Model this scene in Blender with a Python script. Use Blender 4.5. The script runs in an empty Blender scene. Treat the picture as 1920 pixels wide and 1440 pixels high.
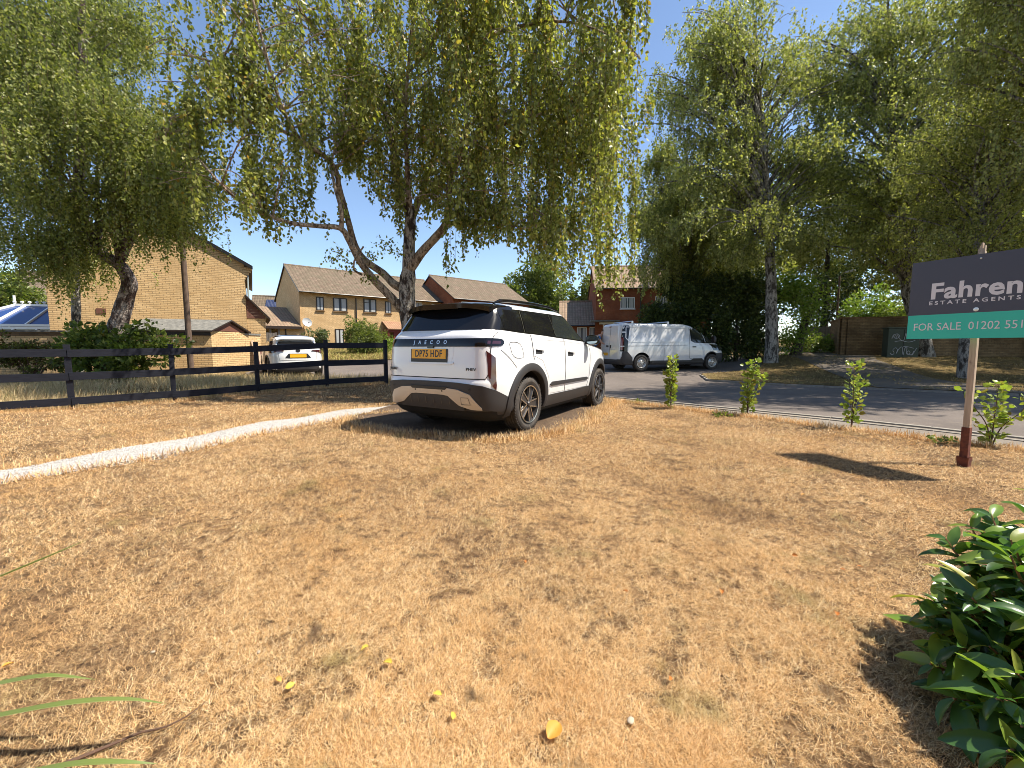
import bpy, bmesh, math, random
import numpy as np
from mathutils import Vector, Matrix

random.seed(7)
rng = np.random.default_rng(11)
R = math.radians
SC = bpy.context.scene
COL = SC.collection

# ------------------------------------------------------------------ camera
CAM_H = 1.13; PITCH = R(5.12); FPX = 780.0
cam_d = bpy.data.cameras.new('camera'); cam = bpy.data.objects.new('camera', cam_d)
COL.objects.link(cam); SC.camera = cam
cam.location = (0, 0, CAM_H); cam.rotation_euler = (math.pi/2 - PITCH, 0, 0)
cam_d.sensor_width = 36; cam_d.lens = 36*FPX/1920; cam_d.clip_end = 3000; cam_d.clip_start = 0.05

# ------------------------------------------------------------------ sky, sun, exposure
SUN_AZ = R(-3)          # direction to the sun in plan, measured from +x towards +y
SUN_EL = R(57)
world = bpy.data.worlds.new('World'); SC.world = world; world.use_nodes = True
wn = world.node_tree; bg = wn.nodes['Background']
sky = wn.nodes.new('ShaderNodeTexSky'); sky.sky_type = 'NISHITA'; sky.sun_disc = False
sky.sun_elevation = SUN_EL; sky.sun_rotation = math.pi/2 - SUN_AZ
sky.air_density = 1.0; sky.dust_density = 0.5; sky.ozone_density = 1.0; sky.altitude = 1200
hs = wn.nodes.new('ShaderNodeHueSaturation'); hs.inputs['Saturation'].default_value = 1.0
wn.links.new(sky.outputs[0], hs.inputs['Color']); wn.links.new(hs.outputs[0], bg.inputs[0]); bg.inputs[1].default_value = 0.12
sd = bpy.data.lights.new('sun', 'SUN'); sun = bpy.data.objects.new('sun', sd); COL.objects.link(sun)
sd.energy = 4.9; sd.angle = R(0.5); sd.color = (1.0, 0.92, 0.79)
sdir = Vector((math.cos(SUN_EL)*math.cos(SUN_AZ), math.cos(SUN_EL)*math.sin(SUN_AZ), math.sin(SUN_EL)))
sun.rotation_euler = sdir.to_track_quat('Z', 'Y').to_euler(); sun.location = (0, 0, 30)
SC.view_settings.view_transform = 'Standard'; SC.view_settings.look = 'None'
SC.view_settings.gamma = 1; SC.view_settings.use_curve_mapping = False
SC.view_settings.exposure = 0.95
SC.render.engine = 'CYCLES'
SC.cycles.filter_width = 0.9; SC.cycles.use_denoising = True; SC.cycles.sample_clamp_indirect = 4.0; SC.cycles.sample_clamp_direct = 12.0; SC.cycles.max_bounces = 8; SC.cycles.transparent_max_bounces = 12

# ------------------------------------------------------------------ helpers
def at(px, py, Y):
    """the point at distance Y (along +y) seen at a pixel of the 1920x1440 photograph"""
    u = (px-960)/FPX; v = -(py-720)/FPX
    c, s = math.cos(PITCH), math.sin(PITCH)
    d = Vector((u, c+v*s, -s+v*c)); d *= Y/d.y
    return Vector((d.x, d.y, d.z+CAM_H))

def sm(a, b, t):
    t = min(1.0, max(0.0, (t-a)/(b-a))); return t*t*(3-2*t)

def G(x, y):
    k = y-14
    r = 0.042*(k if k > 3 else (math.log1p(math.exp(k*1.5))/1.5 if k > -8 else 0.0))
    b = .15*sm(8, 11, y)*(1-sm(12, 15, y))*(1-sm(-3.6, -2.0, x))
    e = .40*sm(9, 15, x)*sm(13.5, 19.5, y)
    return (r + b + e) if y > 0 else 0.0

def tag(o, label=None, cat=None, group=None, kind=None):
    if label: o['label'] = label
    if cat: o['category'] = cat
    if group: o['group'] = group
    if kind: o['kind'] = kind
    return o

def empty(name, loc=(0, 0, 0), rz=0, label=None, cat=None, group=None):
    o = bpy.data.objects.new(name, None); COL.objects.link(o)
    o.location = loc; o.rotation_euler = (0, 0, rz); o.empty_display_size = .2
    return tag(o, label, cat, group)

class MB:
    """collects faces (with uv and material slots) and links them as one mesh object"""
    def __init__(s): s.v = []; s.f = []; s.uv = []; s.mi = []
    def face(s, pts, uv=None, mi=0):
        n = len(s.v); s.v += [tuple(p) for p in pts]; s.f.append(tuple(range(n, n+len(pts))))
        s.uv += list(uv) if uv else [(0, 0)]*len(pts); s.mi.append(mi)
    def wall(s, a, b, z0, z1, mi=0, u0=0):
        """vertical quad from a to b (plan points)"""
        L = math.hypot(b[0]-a[0], b[1]-a[1])
        s.face([(a[0], a[1], z0), (b[0], b[1], z0), (b[0], b[1], z1), (a[0], a[1], z1)],
               [(u0, z0), (u0+L, z0), (u0+L, z1), (u0, z1)], mi)
        return u0+L
    def box(s, c, d, rz=0, mi=0, M=None):
        x, y, z = d[0]/2, d[1]/2, d[2]/2
        M2 = M if M else Matrix.Translation(c) @ Matrix.Rotation(rz, 4, 'Z')
        P = [M2 @ Vector((i*x, j*y, k*z)) for i in (-1, 1) for j in (-1, 1) for k in (-1, 1)]
        for q, du, dv in (((0, 1, 3, 2), d[2], d[1]), ((4, 6, 7, 5), d[1], d[2]), ((0, 4, 5, 1), d[0], d[2]),
                          ((2, 3, 7, 6), d[2], d[0]), ((0, 2, 6, 4), d[1], d[0]), ((1, 5, 7, 3), d[0], d[1])):
            s.face([P[i] for i in q], [(0, 0), (du, 0), (du, dv), (0, dv)], mi)
    def tube(s, pts, rad, n=7, cap=True, mi=0):
        pts = [Vector(p) for p in pts]
        if not hasattr(rad, '__len__'): rad = [rad]*len(pts)
        base = len(s.v); up = None; L = 0
        for i, p in enumerate(pts):
            t = (pts[min(i+1, len(pts)-1)]-pts[max(i-1, 0)])
            t = t.normalized() if t.length > 1e-9 else Vector((0, 0, 1))
            if up is None: up = t.orthogonal().normalized()
            up = (up - t*up.dot(t)); up = up.normalized() if up.length > 1e-6 else t.orthogonal().normalized()
            w = t.cross(up)
            for k in range(n):
                a = 2*math.pi*k/n
                s.v.append(tuple(p + (up*math.cos(a)+w*math.sin(a))*rad[i]))
        for i in range(len(pts)-1):
            for k in range(n):
                a = base+i*n+k; b = base+i*n+(k+1) % n
                s.f.append((a, b, b+n, a+n)); s.uv += [(k/n, i), ((k+1)/n, i), ((k+1)/n, i+1), (k/n, i+1)]; s.mi.append(mi)
        if cap:
            s.f.append(tuple(base+k for k in range(n))[::-1]); s.uv += [(0, 0)]*n; s.mi.append(mi)
            e = base+(len(pts)-1)*n
            s.f.append(tuple(e+k for k in range(n))); s.uv += [(0, 0)]*n; s.mi.append(mi)
    def lathe(s, prof, M, n=32, mi=0):
        """prof: (radius, height) pairs, turned about the local z of M"""
        base = len(s.v)
        for r, h in prof:
            for k in range(n):
                a = 2*math.pi*k/n; s.v.append(tuple(M @ Vector((r*math.cos(a), r*math.sin(a), h))))
        for i in range(len(prof)-1):
            for k in range(n):
                a = base+i*n+k; b = base+i*n+(k+1) % n
                s.f.append((a, b, b+n, a+n)); s.uv += [(k/n, i), ((k+1)/n, i), ((k+1)/n, i+1), (k/n, i+1)]; s.mi.append(mi)
    def grid(s, rows, mi=0, close=False):
        base = len(s.v); m = len(rows[0])
        for r in rows: s.v += [tuple(p) for p in r]
        for i in range(len(rows)-1):
            for j in range(m-1):
                a = base+i*m+j
                s.f.append((a, a+1, a+m+1, a+m)); s.uv += [(j, i), (j+1, i), (j+1, i+1), (j, i+1)]; s.mi.append(mi)
    def prism(s, poly, h0, h1, M=Matrix(), mi=0):
        """poly in local xy, extruded from h0 to h1 in local z"""
        a = [M @ Vector((p[0], p[1], h0)) for p in poly]; b = [M @ Vector((p[0], p[1], h1)) for p in poly]
        s.face(a[::-1], [(p[0], p[1]) for p in poly][::-1], mi); s.face(b, [(p[0], p[1]) for p in poly], mi)
        n = len(poly)
        for i in range(n):
            j = (i+1) % n; L = (a[j]-a[i]).length
            s.face([a[i], a[j], b[j], b[i]], [(0, 0), (L, 0), (L, h1-h0), (0, h1-h0)], mi)
    def build(s, name, mats, parent=None, smooth=False, merge=0, bevel=0):
        me = bpy.data.meshes.new(name); me.from_pydata(s.v, [], s.f)
        uvl = me.uv_layers.new(name='UVMap'); uvl.data.foreach_set('uv', np.array(s.uv, dtype=np.float32).ravel())
        if not isinstance(mats, (list, tuple)): mats = [mats]
        for m in mats: me.materials.append(m)
        me.polygons.foreach_set('material_index', s.mi)
        if merge or bevel:
            bm = bmesh.new(); bm.from_mesh(me)
            bmesh.ops.remove_doubles(bm, verts=bm.verts, dist=merge or 1e-4)
            if bevel:
                bmesh.ops.bevel(bm, geom=[e for e in bm.edges if len(e.link_faces) == 2 and e.calc_face_angle(0) > .6],
                                offset=bevel, segments=2, profile=.7, affect='EDGES')
            bmesh.ops.recalc_face_normals(bm, faces=bm.faces)
            bm.to_mesh(me); bm.free()
        if smooth:
            me.polygons.foreach_set('use_smooth', [True]*len(me.polygons))
            try: me.set_sharp_from_angle(angle=smooth if smooth is not True else R(40))
            except Exception: pass
        me.update()
        o = bpy.data.objects.new(name, me); COL.objects.link(o)
        if parent: o.parent = parent
        return o

def np_mesh(name, V, F, mat, parent=None, smooth=False):
    """fast mesh from numpy arrays: V (n,3), F (m,k)"""
    me = bpy.data.meshes.new(name); m, k = F.shape
    me.vertices.add(len(V)); me.vertices.foreach_set('co', V.astype(np.float32).ravel())
    me.loops.add(m*k); me.loops.foreach_set('vertex_index', F.astype(np.int32).ravel())
    me.polygons.add(m); me.polygons.foreach_set('loop_start', np.arange(0, m*k, k, dtype=np.int32))
    me.polygons.foreach_set('loop_total', np.full(m, k, dtype=np.int32))
    if smooth: me.polygons.foreach_set('use_smooth', np.ones(m, dtype=bool))
    me.update(calc_edges=True); me.validate()
    me.materials.append(mat)
    o = bpy.data.objects.new(name, me); COL.objects.link(o)
    if parent: o.parent = parent
    return o

# ------------------------------------------------------------------ materials
def mat(name, col=(.5, .5, .5), rough=.6, metal=0, spec=.5, **kw):
    m = bpy.data.materials.new(name); m.use_nodes = True
    b = m.node_tree.nodes['Principled BSDF']
    b.inputs['Base Color'].default_value = (*col, 1); b.inputs['Roughness'].default_value = rough
    b.inputs['Metallic'].default_value = metal; b.inputs['Specular IOR Level'].default_value = spec
    for k, v in kw.items(): b.inputs[k].default_value = v
    return m

class NT:
    """tiny node-graph writer"""
    def __init__(s, m): s.m = m; s.t = m.node_tree; s.b = s.t.nodes['Principled BSDF']
    def n(s, typ, **kw):
        o = s.t.nodes.new(typ)
        for k, v in kw.items():
            if k[0] == '_': setattr(o, k[1:], v)
            else:
                i = o.inputs[int(k[1:])] if (k[0] == 'i' and k[1:].isdigit()) else o.inputs[k.replace('_', ' ')]
                if hasattr(v, 'is_output') or isinstance(v, bpy.types.NodeSocket): s.t.links.new(v, i)
                else: i.default_value = v
        return o
    def coord(s, w='Object'): return s.n('ShaderNodeTexCoord').outputs[w]
    def noise(s, vec, scale, detail=4, rough=.6, out=0, dist=0):
        o = s.n('ShaderNodeTexNoise', Scale=scale, Detail=detail, Roughness=rough, Distortion=dist)
        s.t.links.new(vec, o.inputs['Vector']); return o.outputs[out]
    def ramp(s, fac, stops, interp='LINEAR'):
        o = s.n('ShaderNodeValToRGB'); s.t.links.new(fac, o.inputs[0]); cr = o.color_ramp; cr.interpolation = interp
        while len(cr.elements) < len(stops): cr.elements.new(.5)
        for e, (p, c) in zip(cr.elements, stops):
            e.position = p; e.color = (*c, 1) if len(c) == 3 else c
        return o.outputs[0]
    def mix(s, fac, a, b, mode='MIX'):
        o = s.n('ShaderNodeMix', _data_type='RGBA', _blend_type=mode)
        for v, i in ((fac, 0), (a, 6), (b, 7)):
            if isinstance(v, bpy.types.NodeSocket): s.t.links.new(v, o.inputs[i])
            else: o.inputs[i].default_value = v if i == 0 else (*v, 1)
        return o.outputs[2]
    def math(s, op, a, b=0.0, c=0.0):
        o = s.n('ShaderNodeMath', _operation=op)
        for v, i in ((a, 0), (b, 1), (c, 2)):
            if isinstance(v, bpy.types.NodeSocket): s.t.links.new(v, o.inputs[i])
            else: o.inputs[i].default_value = v
        return o.outputs[0]
    def mapping(s, vec, scale=(1, 1, 1), rot=(0, 0, 0), loc=(0, 0, 0)):
        o = s.n('ShaderNodeMapping'); s.t.links.new(vec, o.inputs[0])
        o.inputs['Scale'].default_value = scale; o.inputs['Rotation'].default_value = rot; o.inputs['Location'].default_value = loc
        return o.outputs[0]
    def color(s, c): s.t.links.new(c, s.b.inputs['Base Color'])
    def rough(s, c): s.t.links.new(c, s.b.inputs['Roughness'])
    def bump(s, h, strength=.5, dist=.02):
        o = s.n('ShaderNodeBump', Strength=strength, Distance=dist); s.t.links.new(h, o.inputs['Height'])
        s.t.links.new(o.outputs[0], s.b.inputs['Normal'])

def brick_mat(name, c1, c2, mortar, dark=.5):
    m = mat(name, rough=.9, spec=.2); t = NT(m); uv = t.coord('UV')
    jit = t.noise(uv, 3.0, 3); 
    b = t.n('ShaderNodeTexBrick', _offset=.5, Color1=(*c1, 1), Color2=(*c2, 1), Mortar=(*mortar, 1), Scale=1.0,
            Mortar_Size=.007, Mortar_Smooth=.2, Bias=-.1, Brick_Width=.225, Row_Height=.075)
    t.t.links.new(uv, b.inputs['Vector'])
    big = t.noise(uv, .9, 4, .6); c = t.mix(t.ramp(big, [(.35, (0, 0, 0)), (.75, (1, 1, 1))]), b.outputs[0], tuple(x*dark for x in c2), 'MIX')
    fine = t.noise(uv, 60, 3); c = t.mix(.30, c, t.ramp(fine, [(.3, (.35, .35, .35)), (.7, (1, 1, 1))]), 'MULTIPLY')
    c = t.mix(t.ramp(t.noise(uv, 9, 2), [(.55, (0, 0, 0)), (.62, (.5, .5, .5))]), c, tuple(x*.55 for x in c1))
    t.color(c)
    h = t.math('ADD', t.math('SUBTRACT', 1.0, b.outputs['Fac']), t.math('MULTIPLY', fine, .3))
    t.bump(h, .7, .008); return m

def tile_mat(name, ca, cb, tw=.30, th=.30):
    m = mat(name, rough=.85, spec=.25); t = NT(m); uv = t.coord('UV')
    b = t.n('ShaderNodeTexBrick', _offset=.0, Color1=(*ca, 1), Color2=(*cb, 1), Mortar=(ca[0]*.22, ca[1]*.2, ca[2]*.2, 1),
            Scale=1.0, Mortar_Size=.018, Mortar_Smooth=.6, Bias=0, Brick_Width=tw, Row_Height=th)
    t.t.links.new(uv, b.inputs['Vector'])
    c = t.mix(t.ramp(t.noise(uv, 1.3, 5, .65), [(.4, (0, 0, 0)), (.7, (1, 1, 1))]), b.outputs[0], (ca[0]*.6, ca[1]*.68, ca[2]*.62))
    c = t.mix(t.ramp(t.noise(uv, 14, 3), [(.58, (0, 0, 0)), (.68, (.6, .6, .6))]), c, (.30, .27, .19))
    t.color(c)
    w = t.n('ShaderNodeTexWave', _wave_type='BANDS', _bands_direction='X', _wave_profile='SIN', Scale=math.pi*2/tw/20*1.0)
    t.t.links.new(uv, w.inputs['Vector'])
    w2 = t.n('ShaderNodeTexWave', _wave_type='BANDS', _bands_direction='Y', _wave_profile='SAW', Scale=math.pi*2/th/20)
    t.t.links.new(uv, w2.inputs['Vector'])
    h = t.math('ADD', t.math('MULTIPLY', w.outputs['Fac'], .45), t.math('MULTIPLY', w2.outputs['Fac'], -1.0))
    t.bump(h, 1.0, .045); return m

M = {}
M['brick_yellow'] = brick_mat('buff_brick', (.82, .58, .31), (.68, .45, .22), (.11, .075, .05), .78)
M['brick_red'] = brick_mat('red_brick', (.36, .125, .055), (.28, .085, .04), (.16, .12, .09), .7)
M['brick_brown'] = brick_mat('brown_brick', (.30, .19, .10), (.21, .125, .065), (.12, .095, .07), .4)
M['tiles'] = tile_mat('concrete_tiles', (.20, .145, .10), (.145, .10, .068))
M['tiles_light'] = tile_mat('pale_pantiles', (.34, .235, .16), (.26, .17, .115), .25, .32)
M['tiles_red'] = tile_mat('red_pantiles', (.42, .24, .15), (.34, .18, .11), .2, .25)
M['felt'] = mat('grey_felt', (.16, .155, .145), .95)
t = NT(M['felt']); t.color(t.ramp(t.noise(t.coord(), 8, 5), [(.3, (.10, .10, .092)), (.7, (.22, .21, .19))]))
M['timber_red'] = mat('redbrown_timber', (.14, .055, .035), .7)
M['maroon'] = mat('maroon_paint', (.16, .018, .02), .4)
M['trim_dark'] = mat('dark_brown_trim', (.028, .017, .012), .45)
M['trim_black'] = mat('black_trim', (.012, .012, .013), .4)
M['white_upvc'] = mat('white_upvc', (.78, .79, .78), .35)
M['window_glass'] = mat('window_glass', (.10, .12, .14), .06, spec=.8)
M['curtain'] = mat('net_curtain', (.42, .43, .42), .9)
M['blue_glass'] = mat('blue_roof_glass', (.025, .06, .20), .08, spec=.9)
M['solar'] = mat('solar_panel', (.012, .018, .055), .15, spec=.8)
t = NT(M['solar']); uv = t.coord('UV')
b = t.n('ShaderNodeTexBrick', _offset=0.0, Color1=(.012, .018, .055, 1), Color2=(.016, .022, .07, 1), Mortar=(.25, .27, .32, 1), Scale=1.0, Mortar_Size=.006, Brick_Width=.16, Row_Height=.16)
t.t.links.new(uv, b.inputs['Vector']); t.color(b.outputs[0])
M['alu'] = mat('aluminium', (.55, .56, .58), .35, metal=.9)
M['dish'] = mat('dish_grey', (.42, .43, .43), .5)

# fence paint : dark slate
M['fence'] = mat('slate_fence_paint', (.01, .011, .017), .6, spec=.2)
t = NT(M['fence']); co = t.coord()
gr = t.noise(t.mapping(co, (2, 2, 60)), 3, 4)
t.color(t.ramp(gr, [(.3, (.007, .008, .013)), (.72, (.022, .024, .034))])); t.bump(gr, .35, .006)

def asphalt(name, a, b):
    m = mat(name, rough=.9, spec=.3); t = NT(m); co = t.coord()
    c = t.ramp(t.noise(co, 140, 2, .7), [(.32, a), (.66, b)])
    c = t.mix(.55, c, t.ramp(t.noise(co, 30, 6, .8), [(.34, (.45, .42, .40)), (.62, (1, 1, 1))]), 'MULTIPLY')
    c = t.mix(t.ramp(t.noise(co, .55, 5, .6), [(.35, (0, 0, 0)), (.7, (.55, .55, .55))]), c, tuple(x*.72 for x in a))
    v = t.n('ShaderNodeTexVoronoi', Scale=95.0); t.t.links.new(co, v.inputs['Vector'])
    c = t.mix(t.ramp(v.outputs['Distance'], [(.0, (.7, .7, .7)), (.16, (0, 0, 0))]), c, (.34, .32, .30))
    c = t.mix(t.ramp(t.noise(co, 3.3, 6, .7), [(.56, (0, 0, 0)), (.70, (.55, .55, .55))]), c, (.28, .22, .16))
    t.color(c); t.bump(t.noise(co, 160, 2), .55, .006); return m
M['road'] = asphalt('road_asphalt', (.10, .082, .072), (.25, .212, .185))
M['strip'] = asphalt('strip_asphalt', (.16, .135, .11), (.33, .285, .235))
M['path_dark'] = asphalt('path_asphalt', (.11, .092, .075), (.20, .165, .13))

M['kerb'] = mat('kerb_stone', rough=.85); t = NT(M['kerb']); co = t.coord()
t.color(t.ramp(t.noise(co, 14, 6, .7), [(.3, (.15, .135, .115)), (.7, (.32, .285, .24))])); t.bump(t.noise(co, 60, 3), .4, .006)
M['white_path'] = mat('white_gravel_path', rough=.9); t = NT(M['white_path']); co = t.coord()
v = t.n('ShaderNodeTexVoronoi', Scale=55.0); t.t.links.new(co, v.inputs['Vector'])
c = t.ramp(t.noise(co, 38, 4, .75), [(.34, (.20, .185, .165)), (.48, (.42, .40, .37)), (.66, (.58, .56, .53))])
c = t.mix(t.ramp(t.noise(co, 2.4, 5, .65), [(.5, (0, 0, 0)), (.75, (.35, .35, .35))]), c, (.50, .44, .36))
t.color(c); t.bump(t.math('ADD', v.outputs['Distance'], t.noise(co, 24, 4)), .8, .02)

def soil_mat(name, stops, sc=1.0):
    m = mat(name, rough=1.0, spec=.1); t = NT(m); co = t.coord()
    c = t.ramp(t.noise(co, 26*sc, 8, .72), stops)
    c2 = t.mix(t.ramp(t.noise(co, .8*sc, 6, .6), [(.42, (0, 0, 0)), (.66, (.7, .7, .7))]), c, stops[0][1], 'MIX')
    t.color(c2); t.bump(t.noise(co, 45*sc, 6, .75), 1.0, .03); return m
M['lawn_base'] = soil_mat('dry_lawn_base', [(.36, (.075, .045, .028)), (.53, (.28, .17, .085)), (.70, (.60, .40, .21))])  # darkest stop puts the shade between blades into the colour
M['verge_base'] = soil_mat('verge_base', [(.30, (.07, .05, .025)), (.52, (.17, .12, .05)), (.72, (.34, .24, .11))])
M['drive'] = soil_mat('bare_drive', [(.30, (.08, .055, .04)), (.52, (.18, .125, .085)), (.74, (.34, .25, .17))], 1.6)

def blade_mat(name, stops, patch=None, trans=.25):
    m = mat(name, rough=.75, spec=.2); t = NT(m)
    g = t.n('ShaderNodeNewGeometry'); c = t.ramp(g.outputs['Random Per Island'], stops)
    if patch:
        co = t.coord()
        for sc, lo, hi, cc, am in patch:
            c = t.mix(t.ramp(t.noise(co, sc, 4, .6), [(lo, (0, 0, 0)), (hi, (am, am, am))]), c, cc)
    t.color(c)
    tr = t.n('ShaderNodeBsdfTranslucent'); t.t.links.new(c, tr.inputs[0])
    mx = t.n('ShaderNodeMixShader', Fac=trans); t.t.links.new(t.b.outputs[0], mx.inputs[1]); t.t.links.new(tr.outputs[0], mx.inputs[2])
    t.t.links.new(mx.outputs[0], t.t.nodes['Material Output'].inputs[0]); return m
M['blades'] = blade_mat('dry_grass_blades', [(0, (.30, .15, .06)), (.2, (.56, .33, .135)), (.45, (.75, .49, .225)), (.75, (.87, .64, .35)), (1, (.90, .76, .50))],
                        [(1.1, .50, .66, (.55, .30, .10), .55), (2.6, .58, .68, (.28, .26, .10), .55), (5.5, .62, .70, (.12, .08, .055), .85), (.5, .48, .64, (.72, .50, .26), .35)])
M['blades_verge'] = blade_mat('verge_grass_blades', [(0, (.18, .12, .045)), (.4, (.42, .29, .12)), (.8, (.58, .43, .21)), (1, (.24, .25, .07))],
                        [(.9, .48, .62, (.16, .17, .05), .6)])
M['blades_tall'] = blade_mat('tall_dry_grass', [(0, (.34, .23, .10)), (.35, (.58, .43, .21)), (.65, (.76, .60, .35)), (.93, (.62, .50, .24)), (1, (.34, .34, .11))], None, .3)

def leaf_mat(name, stops, rough=.42, trans=.5, tcol=(1.2, 1.3, .55), spec=.4):
    m = mat(name, rough=rough, spec=spec); t = NT(m)
    g = t.n('ShaderNodeNewGeometry'); c = t.ramp(g.outputs['Random Per Island'], stops); t.color(c)
    tr = t.n('ShaderNodeBsdfTranslucent'); c2 = t.mix(1.0, c, tcol, 'MULTIPLY'); t.t.links.new(c2, tr.inputs[0])
    mx = t.n('ShaderNodeMixShader', Fac=trans); t.t.links.new(t.b.outputs[0], mx.inputs[1]); t.t.links.new(tr.outputs[0], mx.inputs[2])
    t.t.links.new(mx.outputs[0], t.t.nodes['Material Output'].inputs[0]); return m
M['leaf_birch'] = leaf_mat('birch_leaves', [(0, (.10, .115, .025)), (.35, (.20, .22, .05)), (.7, (.31, .32, .085)), (.9, (.41, .39, .12)), (.965, (.36, .29, .06)), (1, (.45, .26, .05))])
M['leaf_birch_far'] = leaf_mat('far_birch_leaves', [(0, (.12, .14, .042)), (.4, (.27, .29, .095)), (.8, (.39, .39, .145)), (1, (.50, .46, .20))])
M['leaf_left'] = leaf_mat('left_birch_leaves', [(0, (.095, .115, .03)), (.4, (.20, .225, .06)), (.8, (.29, .31, .095)), (1, (.40, .37, .12))])
M['leaf_dark'] = leaf_mat('holly_leaves', [(0, (.03, .05, .015)), (.5, (.06, .09, .025)), (.85, (.11, .145, .035)), (1, (.22, .25, .06))], .35, .25)
M['leaf_oak'] = leaf_mat('oak_leaves', [(0, (.075, .10, .028)), (.5, (.14, .18, .045)), (1, (.24, .27, .07))])
M['leaf_shrub'] = leaf_mat('shrub_leaves', [(0, (.07, .10, .024)), (.5, (.15, .20, .045)), (.9, (.27, .31, .08)), (1, (.38, .38, .11))])
M['leaf_lime'] = leaf_mat('lime_leaves', [(0, (.12, .20, .03)), (.5, (.20, .30, .05)), (1, (.32, .38, .08))], .4, .4)
M['leaf_hedge'] = leaf_mat('hedging_leaves', [(0, (.14, .20, .035)), (.35, (.25, .32, .06)), (.75, (.38, .42, .10)), (1, (.20, .13, .045))], .35, .4)
M['leaf_laurel'] = leaf_mat('laurel_leaves', [(0, (.035, .08, .022)), (.4, (.065, .15, .035)), (.7, (.13, .24, .045)), (.9, (.22, .32, .05)), (1, (.34, .32, .07))], .28, .34, spec=.6)
M['leaf_strap'] = leaf_mat('strap_leaves', [(0, (.12, .19, .045)), (1, (.22, .27, .08))], .4, .3)
M['leaf_fallen_yellow'] = leaf_mat('fallen_yellow', [(0, (.52, .37, .04)), (1, (.60, .47, .09))], .5, .2)
M['leaf_fallen_orange'] = leaf_mat('fallen_orange', [(0, (.55, .24, .035)), (1, (.62, .32, .06))], .55, .2)
M['leaf_fallen_red'] = leaf_mat('fallen_russet', [(0, (.42, .13, .025)), (1, (.5, .19, .04))], .55, .2)
M["pebble"] = mat("pale_pebble", (.42, .36, .27), .8)

def bark(name, pale, dark, patch_lo=.48, patch_hi=.58, z_sc=1.0, horiz=True):
    m = mat(name, rough=.85, spec=.25); t = NT(m); co = t.coord()
    warp = t.noise(t.mapping(co, (1, 1, .5*z_sc)), 5.5, 6, .7)
    fis = t.noise(t.mapping(co, (9, 9, 2.2)), 2.0, 6, .75, dist=.6)
    lent = t.noise(t.mapping(co, (2.5, 2.5, 26)), 2.2, 3, .6)
    c = t.ramp(t.noise(co, 22, 5, .7), [(.3, tuple(x*.72 for x in pale)), (.7, pale)])
    c = t.mix(t.ramp(warp, [(patch_lo, (0, 0, 0)), (patch_hi, (1, 1, 1))]), c, dark)
    c = t.mix(t.ramp(fis, [(.50, (0, 0, 0)), (.60, (.9, .9, .9))]), c, tuple(x*.5 for x in dark))
    if horiz: c = t.mix(t.ramp(lent, [(.60, (0, 0, 0)), (.66, (.75, .75, .75))]), c, tuple(x*.8 for x in dark))
    t.color(c); t.bump(t.math('SUBTRACT', t.noise(co, 18, 4), fis), 1.0, .05); return m
M['bark_main'] = bark('birch_bark_fissured', (.58, .51, .42), (.07, .05, .038), .47, .54)
M['bark_limb'] = bark('birch_bark_limb', (.56, .43, .30), (.14, .09, .055), .50, .60)
M['bark_grey'] = bark('birch_bark_grey', (.46, .43, .38), (.075, .065, .055), .48, .57)
M['bark_purple'] = bark('old_birch_bark', (.55, .47, .42), (.10, .065, .055), .45, .55)
M['bark_brown'] = bark('brown_bark', (.15, .12, .09), (.06, .048, .038), .45, .6, horiz=False)
M['twig'] = mat('twig_brown', (.10, .055, .035), .8)
M['pole_wood'] = mat('pole_wood', (.11, .07, .05), .85)
t = NT(M['pole_wood']); gn = t.noise(t.mapping(t.coord(), (14, 14, .8)), 2, 5); t.color(t.ramp(gn, [(.3, (.06, .038, .028)), (.7, (.17, .115, .085))])); t.bump(gn, .5, .01)
M['grey_timber'] = mat('grey_timber', (.2, .18, .16), .9)
t = NT(M['grey_timber']); gn = t.noise(t.mapping(t.coord(), (30, 30, 1.2)), 1.5, 5); t.color(t.ramp(gn, [(.3, (.10, .09, .085)), (.7, (.28, .25, .22))]))
M['post_wood'] = mat('sign_post_wood', (.5, .38, .26), .8)
t = NT(M['post_wood']); co = t.coord(); gn = t.noise(t.mapping(co, (40, 40, 2.5)), 1.2, 5)
c = t.ramp(gn, [(.3, (.34, .24, .16)), (.7, (.55, .43, .31))]); c = t.mix(t.ramp(t.noise(co, 12, 4), [(.6, (0, 0, 0)), (.68, (.8, .8, .8))]), c, (.20, .13, .09)); t.color(c); t.bump(gn, .3, .004)
M['rust'] = mat('rusty_steel', (.14, .035, .018), .75, metal=.2)
t = NT(M['rust']); t.color(t.ramp(t.noise(t.coord(), 25, 5), [(.3, (.07, .02, .013)), (.7, (.22, .06, .028))]))
M['sign_navy'] = mat('sign_navy', (.048, .045, .068), .42); M['sign_teal'] = mat('sign_teal', (.02, .52, .38), .4)
M['sign_white'] = mat('sign_lettering', (.72, .69, .70), .5)
M['bolt'] = mat('bolt_steel', (.6, .58, .55), .35, metal=.8)
M['box_green'] = mat('cabinet_green', (.035, .05, .03), .6)
M['graffiti'] = mat('spray_paint', (.42, .44, .48), .6)

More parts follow.
